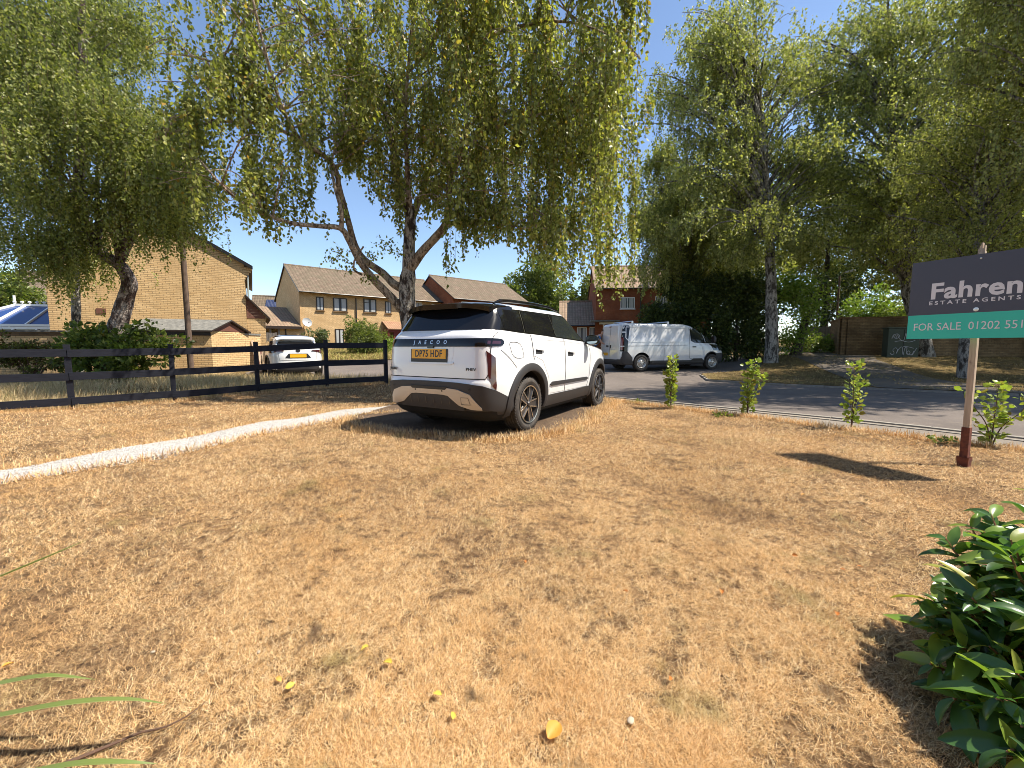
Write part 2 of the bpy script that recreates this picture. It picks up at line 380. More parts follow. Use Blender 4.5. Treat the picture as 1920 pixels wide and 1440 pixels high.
def car_paint(name, col):
    m = mat(name, col, .25, spec=.5, **{'Coat Weight': 1.0, 'Coat Roughness': .03}); return m
M['paint_white'] = car_paint('white_paint', (.79, .79, .785))
M['paint_van'] = car_paint('van_white_paint', (.60, .61, .625))
t = NT(M['paint_van']); co = t.coord(); t.color(t.ramp(t.noise(co, 2.2, 6, .7), [(.3, (.60, .60, .605)), (.6, (.66, .67, .68))]))
M['paint_yellow'] = car_paint('yellow_paint', (.62, .50, .03))
M['glass_dark'] = mat('tinted_glass', (.008, .008, .009), .03, spec=.42)
M['glass_front'] = mat('door_glass', (.02, .024, .024), .03, spec=.8)
M['gloss_black'] = mat('gloss_black', (.007, .006, .006), .10, spec=.45)
M['plastic'] = mat('textured_plastic', (.034, .032, .033), .55)
M['seam'] = mat('panel_gap', (.02, .02, .022), .8)
M['dark_void'] = mat('wheel_arch_liner', (.008, .008, .008), .9)
M['silver'] = mat('satin_silver', (.52, .49, .45), .33, metal=.55)
M['chrome'] = mat('chrome', (.8, .8, .8), .08, metal=1)
M['lamp_red'] = mat('red_lens', (.16, .012, .015), .12, **{'Coat Weight': 1.0})
M['lamp_dark'] = mat('smoked_red_lens', (.05, .006, .008), .08, **{'Coat Weight': 1.0})
M['plate_yellow'] = mat('plate_yellow', (.85, .42, .01), .4)
M['plate_black'] = mat('plate_black', (.012, .012, .012), .4)
M['tyre'] = mat('tyre_rubber', (.035, .031, .028), .8)
t = NT(M['tyre']); 
t.color(t.ramp(t.noise(t.coord(), 14, 4), [(.35, (.028, .025, .023)), (.7, (.075, .062, .05))]))
M['rim_grey'] = mat('rim_grey', (.10, .095, .095), .35, metal=.7); M['rim_bright'] = mat('rim_machined', (.62, .60, .58), .25, metal=.95)
M['disc'] = mat('brake_disc', (.25, .24, .23), .4, metal=.9)
M['mirror'] = mat('mirror_glass', (.30, .40, .48), .03, metal=1)
M['jeans'] = mat('denim', (.035, .05, .09), .9); M['blue_cloth'] = mat('blue_cloth', (.06, .18, .42), .85)
M['skin'] = mat('skin', (.52, .30, .21), .55); M['hair'] = mat('hair_brown', (.05, .032, .02), .8)

# ------------------------------------------------------------------ ground sheets
def pip(P, poly):
    """points (n,2) inside polygon"""
    x, y = P[:, 0], P[:, 1]; ins = np.zeros(len(P), bool); n = len(poly)
    for i in range(n):
        x0, y0 = poly[i]; x1, y1 = poly[(i+1) % n]
        if y0 == y1: continue
        c = ((y0 > y) != (y1 > y)) & (x < (x1-x0)*(y-y0)/(y1-y0)+x0); ins ^= c
    return ins

def sheet(name, poly, off, m, step=.7, label=None, kind='structure', skirt=0.0, wob=0.0, hf=None):
    bm = bmesh.new()
    f = bm.faces.new([bm.verts.new((x, y, 0)) for x, y in poly])
    bmesh.ops.triangulate(bm, faces=[f])
    xs = [p[0] for p in poly]; ys = [p[1] for p in poly]
    for ax, lo, hi in ((0, min(xs), max(xs)), (1, min(ys), max(ys))):
        k = math.floor(lo/step)+1
        while k*step < hi:
            no = (1, 0, 0) if ax == 0 else (0, 1, 0)
            bmesh.ops.bisect_plane(bm, geom=bm.verts[:]+bm.edges[:]+bm.faces[:], plane_co=tuple(k*step*c for c in no), plane_no=no, dist=1e-5)
            k += 1
    bmesh.ops.remove_doubles(bm, verts=bm.verts, dist=1e-4)
    for v in bm.verts:
        v.co.z = G(v.co.x, v.co.y)+off+(hf(v.co.x, v.co.y) if hf else 0)
    if skirt:
        be = [e for e in bm.edges if len(e.link_faces) == 1]
        r = bmesh.ops.extrude_edge_only(bm, edges=be)
        for v in r['geom']:
            if isinstance(v, bmesh.types.BMVert): v.co.z -= skirt
    bmesh.ops.recalc_face_normals(bm, faces=bm.faces)
    me = bpy.data.meshes.new(name); bm.to_mesh(me); bm.free()
    n = len(me.polygons)
    if n and sum(1 for p in me.polygons if p.normal.z < -.5) > n/2: me.flip_normals()
    me.materials.append(m)
    me.polygons.foreach_set('use_smooth', [not skirt]*n)
    o = bpy.data.objects.new(name, me); COL.objects.link(o)
    return tag(o, label, kind=kind)

def lawn_h(x, y):
    return .018*math.sin(x*1.3+.6)*math.sin(y*1.1)+.010*math.sin(x*3.1+y*2.3)

EDGE = [(12, -3.6), (7.5, 2.6), (5.53, 4.5), (4.46, 5.6), (3.93, 6.4), (3.0, 7.6), (2.0, 8.6), (.6, 10.1), (-1.6, 11.6), (-3.2, 12.3)]
KERB = [(13.8, -3.2), (8.6, 2.9), (6.40, 5.05), (5.88, 5.75), (5.12, 6.6), (4.25, 7.45), (2.45, 9.1), (1.0, 10.7), (-1.5, 12.1), (-3.2, 12.9), (-6.5, 13.6), (-9.3, 14.9)]
LAWN = [(-14, -4), (12, -4)]+EDGE[1:]+[(-3.25, 11.4), (-3.37, 11.1), (-4.6, 10.3), (-5.77, 9.4), (-6.95, 8.5), (-8.0, 7.5), (-9.2, 6.4), (-14, 3.2)]
FAR = [(24, 2.5), (12.05, 9.84), (8.2, 12.4), (6.6, 13.9), (7.2, 15.8), (10.6, 17.7), (12.4, 20.6), (12.4, 24.5)]
ROAD = [(14.0, -3.4)]+KERB[1:]+[(-10.8, 16.8), (-11.6, 20), (-13, 22.5), (-4, 24.2), (4, 26), (12.4, 26)]+FAR[::-1]+[(24, -3.4)]
VERGE = [(24, 2.5)]+FAR[1:-1]+[(12.6, 23.5), (17, 23.5), (32, 19), (32, 2.5)]
FOOT = [(9.9, 11.2), (12.3, 9.68), (13.6, 12.4), (16.0, 18.3), (17.6, 20.2), (17.4, 23), (14.3, 23.2), (13.6, 20.0), (11.6, 14.6)]
DRIVE = [(-2.55, 6.45), (-2.25, 8.1), (-1.4, 10.2), (.3, 10.3), (1.9, 8.66), (2.05, 8.35), (1.75, 7.75), (1.62, 7.2), (1.3, 6.75), (1.22, 6.3), (.85, 5.85), (.72, 5.45), (.42, 5.22), (-.2, 4.95), (-1.5, 5.2), (-2.3, 5.8)]
WPATH = [(-6.4, 1.1), (-5.2, 2.1), (-4.19, 3.4), (-3.59, 4.24), (-2.88, 6.02), (-2.5, 6.65), (-1.95, 7.1), (-1.9, 8.1), (-2.2, 8.2), (-2.95, 7.2), (-3.6, 6.2), (-4.6, 3.8), (-5.6, 2.6), (-6.6, 1.9)]

gs = []
for y in np.concatenate([np.arange(-8, 60, 2.0), np.geomspace(60, 1500, 14)]):
    w = 60 if y < 60 else 60*(y/60)*1.6
    gs.append([(x, float(y), G(float(x), min(float(y), 60.))-.06) for x in np.linspace(-w, w, 61)])
g = MB(); g.grid(gs); o = g.build('ground', M['verge_base'], smooth=True); tag(o, kind='structure')
sheet('road', ROAD, -.035, M['road'], 1.2)
sheet('footpath', FOOT, .038, M['path_dark'], 1.0)
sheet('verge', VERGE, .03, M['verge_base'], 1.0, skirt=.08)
sheet('lawn', LAWN, .0, M['lawn_base'], .6, skirt=.06, hf=lawn_h)
sheet('driveway', DRIVE, .020, M['drive'], .6, hf=lambda x, y: lawn_h(x, y)*.6+.012)
sheet('garden_path', WPATH, .022, M['white_path'], .5, skirt=.05, hf=lambda x, y: lawn_h(x, y)*.5+.012*math.sin(x*2.1+y*3.7))
STRIP = [(13.4, -3.2)]+KERB[1:10]+EDGE[1:][::-1]+[(12, -3.4)]
sheet('pavement', STRIP, -.008, M['strip'], 1.0)

def kerb(name, pts, w, h, off, jl=.915):
    g = MB()
    pts = [Vector((p[0], p[1], 0)) for p in pts]
    for a, b in zip(pts, pts[1:]):
        d = b-a; L = d.length; n = max(1, round(L/jl)); d.normalize()
        for i in range(n):
            c = a+d*(L*(i+.5)/n); z = G(c.x, c.y)+off
            g.box((c.x, c.y, z-h/2+random.uniform(-.002, .002)), (L/n-.008, w, h), math.atan2(d.y, d.x))
    return tag(g.build(name, M['kerb'], bevel=.008), kind='structure')
kerb('near_kerb', KERB, .10, .16, .012)
kerb('kerb_edging', [(x-.17, y-.20) for x, y in KERB[:8]], .05, .12, .006)
kerb('far_kerb', FAR[:4]+[(7.2, 15.8)], .12, .2, .02)

# ------------------------------------------------------------------ grass
def blades(name, P, ln, wd, m, lean=(.9, 1.45), curl=.9, segs=3, zf=None, label=None, hvar=.35, swirl=False):
    n = len(P)
    az = rng.uniform(0, 2*np.pi, n) if not swirl else (vnoise(P[:, :2], .16, 3)*9+rng.normal(0, 1.9, n)); th = rng.uniform(lean[0], lean[1], n)      # angle from vertical
    L = ln*rng.uniform(1-hvar, 1+hvar, n); W = wd*rng.uniform(.7, 1.3, n)
    caz = rng.normal(0, curl, n); cth = rng.normal(.0, curl*.5, n)
    V = np.zeros((n, (segs)*2+1, 3)); p = P.copy()
    side = rng.uniform(0, 2*np.pi, n)
    for k in range(segs+1):
        f = k/segs
        d = np.stack([np.sin(th)*np.cos(az), np.sin(th)*np.sin(az), np.cos(th)], 1)
        sx = np.stack([-np.sin(az+side*.15), np.cos(az+side*.15), np.zeros(n)], 1)
        if k < segs:
            w = (W*(1-f*.55))[:, None]*.5
            V[:, 2*k] = p-sx*w; V[:, 2*k+1] = p+sx*w
            p = p + d*(L/segs)[:, None]; az = az+caz/segs*1.5; th = np.clip(th+cth/segs+.12, 0.05, 1.75)
        else: V[:, 2*segs] = p
    zmin = P[:, 2][:, None]+.001
    V[:, :, 2] = np.maximum(V[:, :, 2], zmin)
    base = (np.arange(n)*(2*segs+1))[:, None]
    F = []
    for k in range(segs-1):
        F.append(np.stack([base[:, 0]+2*k, base[:, 0]+2*k+1, base[:, 0]+2*k+3, base[:, 0]+2*k+2], 1))
    F4 = np.concatenate(F); 
    F3 = np.stack([base[:, 0]+2*segs-2, base[:, 0]+2*segs-1, base[:, 0]+2*segs], 1)
    Ft = np.concatenate([F4[:, [0, 1, 2]], F4[:, [0, 2, 3]], F3])
    o = np_mesh(name, V.reshape(-1, 3), Ft, m)
    return tag(o, label, kind='stuff')

def scatter(poly, n, excl=(), zoff=.0, hfun=None, weight=None):
    xs = [p[0] for p in poly]; ys = [p[1] for p in poly]
    out = []; tot = 0
    while tot < n:
        P = np.stack([rng.uniform(min(xs), max(xs), n*2), rng.uniform(min(ys), max(ys), n*2)], 1)
        k = pip(P, poly)
        for e in excl: k &= ~pip(P, e)
        if weight is not None: k &= rng.uniform(0, 1, len(P)) < weight(P)
        P = P[k]; out.append(P); tot += len(P)
        if not len(P): break
    P = np.concatenate(out)[:n]
    z = np.array([G(x, y)+zoff+(hfun(x, y) if hfun else 0) for x, y in P])
    return np.column_stack([P, z])

def bare(P):
    """thin spots in the lawn"""
    a = np.sin(P[:, 0]*2.7+1.3)*np.sin(P[:, 1]*3.3+.7)+.6*np.sin(P[:, 0]*6.1-P[:, 1]*4.7)
    b = np.sin(P[:, 0]*13+P[:, 1]*4)*np.sin(P[:, 1]*11-P[:, 0]*5); return np.clip(1.05-.35*np.clip(a, 0, 2)-.45*np.clip(b-.25, 0, 1), .2, 1)

# polar sampling round the camera: dense near, thinning with distance
NG = [rng.uniform(0, 1, (257, 257)) for _ in range(4)]
def vnoise(P, cell, k=0):
    g = NG[k]; u = P/cell; i = np.floor(u).astype(int); f = u-i; f = f*f*(3-2*f); i %= 256
    a = g[i[:, 0], i[:, 1]]; b = g[(i[:, 0]+1) % 256, i[:, 1]]; c = g[i[:, 0], (i[:, 1]+1) % 256]; d = g[(i[:, 0]+1) % 256, (i[:, 1]+1) % 256]
    return (a*(1-f[:, 0])+b*f[:, 0])*(1-f[:, 1])+(c*(1-f[:, 0])+d*f[:, 0])*f[:, 1]
def clump(P):
    r = np.hypot(P[:, 0], P[:, 1]); n = .52*vnoise(P, .04, 0)+.33*vnoise(P, .115, 1)+.20*vnoise(P, .42, 2)
    return np.clip((n-.24)*3.7, .16, 1)
def lawn_points(n, r0, r1):
    q = rng.uniform(0, 1, n); r = r0*(r1/r0)**q; a = rng.uniform(R(-64), R(64), n)
    P = np.stack([r*np.sin(a), r*np.cos(a)], 1)
    k = pip(P, LAWN) & ~pip(P, WPATH) & (rng.uniform(0, 1, n) < (.55+.45*bare(P))*clump(P))
    k &= ~(pip(P, DRIVE) & (rng.uniform(0, 1, n) < .82))
    P = P[k]; return np.column_stack([P, [G(x, y)+lawn_h(x, y) for x, y in P]])
P = lawn_points(1150000, .95, 15.0)
r = np.hypot(P[:, 0], P[:, 1])
blades('grass', P, .024+.0018*r, np.maximum(.0013, .00070*r), M['blades'], lean=(.7, 1.5), curl=1.6, segs=3, swirl=True, hvar=.5,
       label='sun-scorched dry straw coloured lawn grass')
P = lawn_points(52000, .95, 12.0)
r = np.hypot(P[:, 0], P[:, 1])
o = blades('grass', P, .045+.003*r, np.maximum(.0014, .0006*r), M['blades'], lean=(.5, 1.4), curl=1.0, segs=4,
       label='longer curled dry stalks over the lawn')
# grass growing along the fence line and car tyres
def along(pts, n, sp):
    pts = [Vector(p) for p in pts]; L = [(b-a).length for a, b in zip(pts, pts[1:])]; T = sum(L); out = []
    for _ in range(n):
        d = random.uniform(0, T)
        for i, l in enumerate(L):
            if d <= l: p = pts[i].lerp(pts[i+1], d/l); break
            d -= l
        x, y = p.x+random.gauss(0, sp), p.y+random.gauss(0, sp)
        out.append((x, y, G(x, y)+lawn_h(x, y)*.6))
    return np.array(out)
ver = np.concatenate([scatter(VERGE, 60000, (FOOT,), .03, weight=lambda P: np.clip((vnoise(P, .5, 1)*.6+vnoise(P, .17, 2)*.4-.25)*3, .1, 1)), scatter(FOOT, 3500, (), .04, weight=lambda P: (vnoise(P, .6, 3) > .55)*1.0)])
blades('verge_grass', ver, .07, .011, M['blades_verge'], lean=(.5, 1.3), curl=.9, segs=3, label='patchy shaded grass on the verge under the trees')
ROUGH = [(-17.5, 5.0), (-9.3, 6.6), (-8.1, 7.75), (-7.0, 8.75), (-5.85, 9.6), (-4.7, 10.55), (-3.5, 11.35), (-3.3, 12.2), (-6.5, 13.2), (-9.3, 14.4), (-11.4, 15.6), (-18.3, 12.8)]
blades('long_grass', scatter(ROUGH, 42000, (), -.04, weight=lambda P: np.clip(.45+.6*np.sin(P[:, 0]*1.3)*np.sin(P[:, 1]*1.7+1), .1, 1)), .24, .0085, M['blades_tall'], lean=(.02, .75), curl=.5, segs=4, label='tall uncut dry grass between fence and brick wall')
blades('grass', np.concatenate([along([(*p, 0) for p in [(-9.2, 6.3), (-8.0, 7.4), (-6.95, 8.4), (-5.77, 9.3), (-4.6, 10.2), (-3.4, 11.0)]], 5000, .06),
       along([(*p, 0) for p in EDGE[1:8]], 9000, .05), along([(*p, 0) for p in DRIVE[4:]+DRIVE[:1]], 9000, .09), along([(*p, 0) for p in WPATH[1:7]], 2800, .035), along([(*p, 0) for p in WPATH[8:13]], 2800, .035)]), .09, .006, M['blades'], lean=(.1, 1.1), curl=.8, segs=3, label='longer tufts along the lawn edges')
FRONT = [(-13, 22.6), (-4, 24.3), (4, 26.1), (8, 27), (0, 44), (-8, 40), (-18, 33), (-17, 24)]
sheet('front_lawn', FRONT, .0, M['verge_base'], 2.0)
blades('front_grass', scatter(FRONT, 24000, (), 0), .16, .03, blade_mat('greenish_dry_grass', [(0, (.30, .24, .08)), (.5, (.48, .38, .14)), (1, (.22, .28, .06))]), lean=(.2, 1.1), segs=3, label='half-dry front lawn before the terrace')

# ------------------------------------------------------------------ fence of the lawn
def ranch_fence():
    f = empty('rail_fence', (-8.0, 7.5, 0), 0, 'dark slate painted three-rail wooden fence along the left lawn edge', 'fence')
    C0 = Vector((-8.0, 7.5, 0))
    P = [(-9.35, 6.35), (-8.0, 7.5), (-6.95, 8.5), (-5.77, 9.4), (-4.6, 10.3), (-3.37, 11.1)]
    P = [(-11.9, 4.0), (-10.65, 5.2)]+P
    for x, y in P:
        z = G(x, y); g = MB()
        g.box((x-C0.x, y-C0.y, z+.54), (.085, .085, 1.2), math.atan2(.85, 1))
        g.prism([(-.043, -.043), (.043, -.043), (.043, .043), (-.043, .043)], 0, .03, Matrix.Translation((x-C0.x, y-C0.y, z+1.14)) @ Matrix.Rotation(math.atan2(.85, 1), 4, 'Z'))
        g.build('post', M['fence'], f, bevel=.004)
    for zc, hh in ((1.02, .135), (.60, .135), (.15, .135)):
        for a, b in zip(P, P[1:]):
            A = Vector((a[0], a[1], G(*a)+zc+random.uniform(-.012, .012)))-C0; B = Vector((b[0], b[1], G(*b)+zc+random.uniform(-.012, .012)))-C0
            d = (B-A); side = Vector((d.y, -d.x, 0)).normalized()
            A += side*.058; B += side*.058
            L = (B-A).length; X = (B-A).normalized(); Z = Vector((0, 0, 1)); Z = (Z-X*Z.dot(X)).normalized(); Yv = Z.cross(X)
            Mx = Matrix((( X.x, Yv.x, Z.x, (A.x+B.x)/2), (X.y, Yv.y, Z.y, (A.y+B.y)/2), (X.z, Yv.z, Z.z, (A.z+B.z)/2), (0, 0, 0, 1)))
            g = MB(); g.box(None, (L-.006, .028, hh), M=Mx); g.build('rail', M['fence'], f, bevel=.003)
    return f
ranch_fence()

# ------------------------------------------------------------------ buildings
def house_box(root, a, d, L, D, z0, ze, pitch, m_wall, m_roof, over=.25, verge=.12, gable=True, thick=.12, ridge_parallel=True, wall_mats=None):
    """front wall from plan point a along unit d (length L), depth D behind it; ridge parallel to the front. Returns front normal & ridge z"""
    d = Vector((d[0], d[1], 0)).normalized(); n = Vector((d.y, -d.x, 0))     # outward from the front wall
    a = Vector((a[0], a[1], 0)); b = a+d*L; c = b-n*D; e = a-n*D
    zr = ze+math.tan(R(pitch))*D/2
    w = MB()
    u = w.wall(a, b, z0, ze); 
    for p, q in ((b, c), (e, a)):
        w.wall(p, q, z0, ze); m = (p+q)/2
        w.face([(p.x, p.y, ze), (q.x, q.y, ze), (m.x, m.y, zr)], [(0, ze), (D, ze), (D/2, zr)])
    w.wall(c, e, z0, ze)
    w.build('wall', m_wall, root)
    # roof : two slabs
    g = MB(); sl = math.hypot(D/2, zr-ze); k = (sl+over/math.cos(R(pitch)))/sl
    for s in (1, -1):
        e0 = (a if s > 0 else e)-d*verge; e1 = (b if s > 0 else c)+d*verge
        m0 = (a+e)/2-d*verge; m1 = (b+c)/2+d*verge
        def pt(ev, mv, t, dz): p = mv.lerp(ev, t); return (p.x, p.y, zr+(ze-zr)*t+dz)
        top = [pt(e0, m0, k, thick), pt(e1, m1, k, thick), pt(e1, m1, 0, thick), pt(e0, m0, 0, thick)]
        bot = [pt(e0, m0, k, .01), pt(e1, m1, k, .01), pt(e1, m1, 0, .01), pt(e0, m0, 0, .01)]
        LL = L+2*verge
        g.face(top if s > 0 else top[::-1], [(0, 0), (LL, 0), (LL, sl*k), (0, sl*k)] if s > 0 else [(0, sl*k), (LL, sl*k), (LL, 0), (0, 0)], 0)
        g.face(bot[::-1] if s > 0 else bot, None, 1)
        for i, j in ((0, 1), (1, 2), (3, 0)): g.face([bot[i], bot[j], top[j], top[i]], None, 1)
    g.build('roof', [m_roof, M['trim_dark']], root)
    # ridge tiles
    g = MB(); m0 = (a+e)/2-d*verge; m1 = (b+c)/2+d*verge; nr = max(2, int((L+2*verge)/.45))
    for i in range(nr):
        p = m0.lerp(m1, i/nr); q = m0.lerp(m1, (i+1)/nr-.02/nr)
        g.tube([(p.x, p.y, zr+thick-.02), (q.x, q.y, zr+thick-.02)], .11, 8)
    g.build('ridge', m_roof, root)
    # gutter along the front eave
    kk = over+.06; g = MB(); p = a+n*kk-d*verge; q = b+n*kk+d*verge; zz = ze-over*math.tan(R(pitch))+.06
    g.tube([(p.x, p.y, zz), (q.x, q.y, zz)], .055, 8); g.build('gutter', M['trim_black'], root)
    return a, d, n, zr

def window(root, a, d, n, s, w, z, h, frame, bars=1, sill=True, curtain=True, top=False):
    """window w x h whose left edge is s metres along the wall from a, sill at z"""
    f = MB(); c = a+d*(s+w/2); rz = math.atan2(d.y, d.x); t = .06
    def bx(mb, ox, oz, dx, dz, dy=.05, out=.025):
        p = c+d*ox+n*out; mb.box((p.x, p.y, z+oz), (dx, dy, dz), rz)
    bx(f, 0, t/2, w, t); bx(f, 0, h-t/2, w, t); bx(f, -w/2+t/2, h/2, t, h-2*t-.002); bx(f, w/2-t/2, h/2, t, h-2*t-.002)
    for k in range(bars): bx(f, -w/2+w*(k+1)/(bars+1), h/2, t*.9, h-2*t-.002)
    if top: bx(f, -w/4, h*.72, w/2-t*1.6, t*.7)
    fr = f.build('window', frame, root)
    g = MB(); p = c+n*.012; g.box((p.x, p.y, z+h/2), (w-2*t, .012, h-2*t), rz); g.build('pane', M['window_glass'], fr)
    if curtain:
        g = MB(); rows = [[], []]
        for k in range(25):
            ox = (-.5+k/24)*(w-2*t)*.9; q = c+d*ox+n*(.024+.006*math.sin(k*1.9))
            rows[0].append((q.x, q.y, z+t)); rows[1].append((q.x, q.y, z+h-t))
        # two gathered net curtains seen in the glass
        g.grid([rows[0][:10], rows[1][:10]]); g.grid([rows[0][15:], rows[1][15:]])
        g.build('curtain', M['curtain'], fr)
    if sill:
        g = MB(); bx(g, 0, -.05, w+.12, .07, .12, .05); g.build('sill', frame if frame is not M['trim_dark'] else M['brick_brown'], fr)
    return fr

# --- left house: gable end towards the lawn
def left_house():
    h = empty('brick_house', (-12, 19, 0), 0, 'buff brick house showing its blank gable wall behind the leaning trunk', 'house')
    h.location = (0, 0, 0)
    gx = Vector((.85, .527, 0)).normalized(); back = Vector((-gx.y, gx.x, 0))
    A = Vector((-12, 19, 0)); Bc = A-gx*6.25; z0 = -.1; ze = 4.8; zr = ze+3.12*math.tan(R(30))
    w = MB(); w.wall(Bc, A, z0, ze); m = (A+Bc)/2
    w.face([(Bc.x, Bc.y, ze), (A.x, A.y, ze), (m.x, m.y, zr)], [(0, ze), (6.25, ze), (3.125, zr)])
    w.wall(A, A+back*9, z0, ze); w.wall(Bc+back*9, Bc, z0, ze); w.wall(A+back*9, Bc+back*9, z0, ze)
    w.build('wall', M['brick_yellow'], h)
    g = MB()
    for s, e in ((1, A), (-1, Bc)):
        o = gx*s*.32; f0 = e+o-back*.1; f1 = e+o+back*9.1; m0 = m-back*.1; m1 = m+back*9.1; zl = ze-.32*math.tan(R(30))
        tp = [(f0.x, f0.y, zl+.14), (f1.x, f1.y, zl+.14), (m1.x, m1.y, zr+.14), (m0.x, m0.y, zr+.14)]
        bt = [(x, y, zz-.13) for x, y, zz in tp]
        g.face(tp if s > 0 else tp[::-1], [(0, 0), (9.2, 0), (9.2, 3.97), (0, 3.97)]); g.face(bt[::-1] if s > 0 else bt, None, 1)
        for i, j in ((0, 1), (1, 2), (2, 3), (3, 0)): g.face([bt[i], bt[j], tp[j], tp[i]], None, 1)
    g.build('roof', [M['tiles'], M['trim_dark']], h)
    g = MB()   # barge boards down both verges
    for s, e in ((1, A), (-1, Bc)):
        p = e+gx*s*.34-back*.125; q = m-back*.125
        a_ = Vector((p.x, p.y, ze-.34*math.tan(R(30))-.02)); b_ = Vector((q.x, q.y, zr-.02)); up = Vector((0, 0, .15))
        bk = back*.03
        g.face([a_, b_, b_+up, a_+up]); g.face([a_+bk, a_+bk+up, b_+bk+up, b_+bk]); g.face([a_, a_+bk, b_+bk, b_]); g.face([a_+up, b_+up, b_+up+bk, a_+up+bk])
    g.build('bargeboard', M['trim_black'], h)
    g = MB()   # brick corbel under the right eave, downpipe
    for k in range(5):
        p = A+gx*(.035*k+.02)+back*.05; g.box((p.x, p.y, ze-.62+k*.11), (.04+.07*k, .10, .10), math.atan2(gx.y, gx.x))
    g.build('corbel', M['brick_yellow'], h)
    g = MB(); p = A+gx*.12+back*.35; g.tube([(p.x, p.y, 0), (p.x, p.y, ze-.3)], .04, 8); g.build('downpipe', mat('grey_pipe', (.3, .36, .38), .5), h)
    g = MB(); p = Bc+gx*1.55-back*.01; p = at(197, 582, p.y+.4)
    k = (p-Bc).dot(gx); p = Bc+gx*k-back*.012; g.box((p.x, p.y, 2.52), (.28, .03, .2), math.atan2(gx.y, gx.x)); g.build('air_brick', M['timber_red'], h)
left_house()

def lean_to():
    h = empty('brick_porch', (0, 0, 0), 0, 'narrow lean-to beside the gable house with a dark weatherboarded top', 'outbuilding')
    gx = Vector((.85, .527, 0)).normalized(); bk = Vector((-gx.y, gx.x, 0)); A = Vector((-12, 19, 0))+bk*.05+gx*.01; B = A+gx*.72
    w = MB(); w.wall(A, B, -.1, 2.42); w.wall(B, B+bk*4, -.1, 2.42); w.build('wall', M['brick_yellow'], h)
    w = MB(); o = -bk*.01
    for k in range(7):
        z = 2.42+k*.13; f = 1-(k+.0)/7.2; q = A+gx*.72*f+o
        w.box(((A.x+q.x)/2, (A.y+q.y)/2, z+.06), ((q-A).length, .03+.004*(k % 2), .125), math.atan2(gx.y, gx.x))
    w.build('weatherboard', M['timber_red'], h)
    g = MB(); p0 = A-bk*.15-gx*.02; p1 = B+gx*.2-bk*.15
    zA, zB = 3.38, 2.42
    tp = [(p0.x, p0.y, zA+.1), (p1.x, p1.y, zB+.02), *[((p1+bk*4.2).x, (p1+bk*4.2).y, zB+.02)], ((p0+bk*4.2).x, (p0+bk*4.2).y, zA+.1)]
    bt = [(x, y, z-.1) for x, y, z in tp]
    g.face(tp, [(0, 0), (0, 1.3), (4, 1.3), (4, 0)]); g.face(bt[::-1], None, 1)
    for i, j in ((0, 1), (1, 2), (2, 3), (3, 0)): g.face([bt[i], bt[j], tp[j], tp[i]], None, 1)
    g.build('roof', [M['tiles'], M['trim_dark']], h)
lean_to()

def garden_wall():
    h = empty('garden_wall', (0, 0, 0), 0, 'long low buff brick wall with a dark coping in front of the conservatory', 'wall')
    a = Vector((-22.0, 11.8, 0)); b = Vector((-13.9, 15.04, 0)); d = (b-a).normalized(); n = Vector((d.y, -d.x, 0)); L = (b-a).length
    w = MB(); w.wall(a, b, -.1, 1.50); w.wall(b-n*.22, a-n*.22, -.1, 1.50); w.wall(b, b-n*.22, -.1, 1.5); w.build('wall', M['brick_yellow'], h)
    w = MB(); c = (a+b)/2-n*.11; w.box((c.x, c.y, 1.565), (L, .26, .125), math.atan2(d.y, d.x)); w.build('brick_on_edge', M['brick_brown'], h)
    w = MB(); w.box((c.x, c.y, 1.66), (L, .32, .06), math.atan2(d.y, d.x)); w.build('coping', M['felt'], h)
garden_wall()

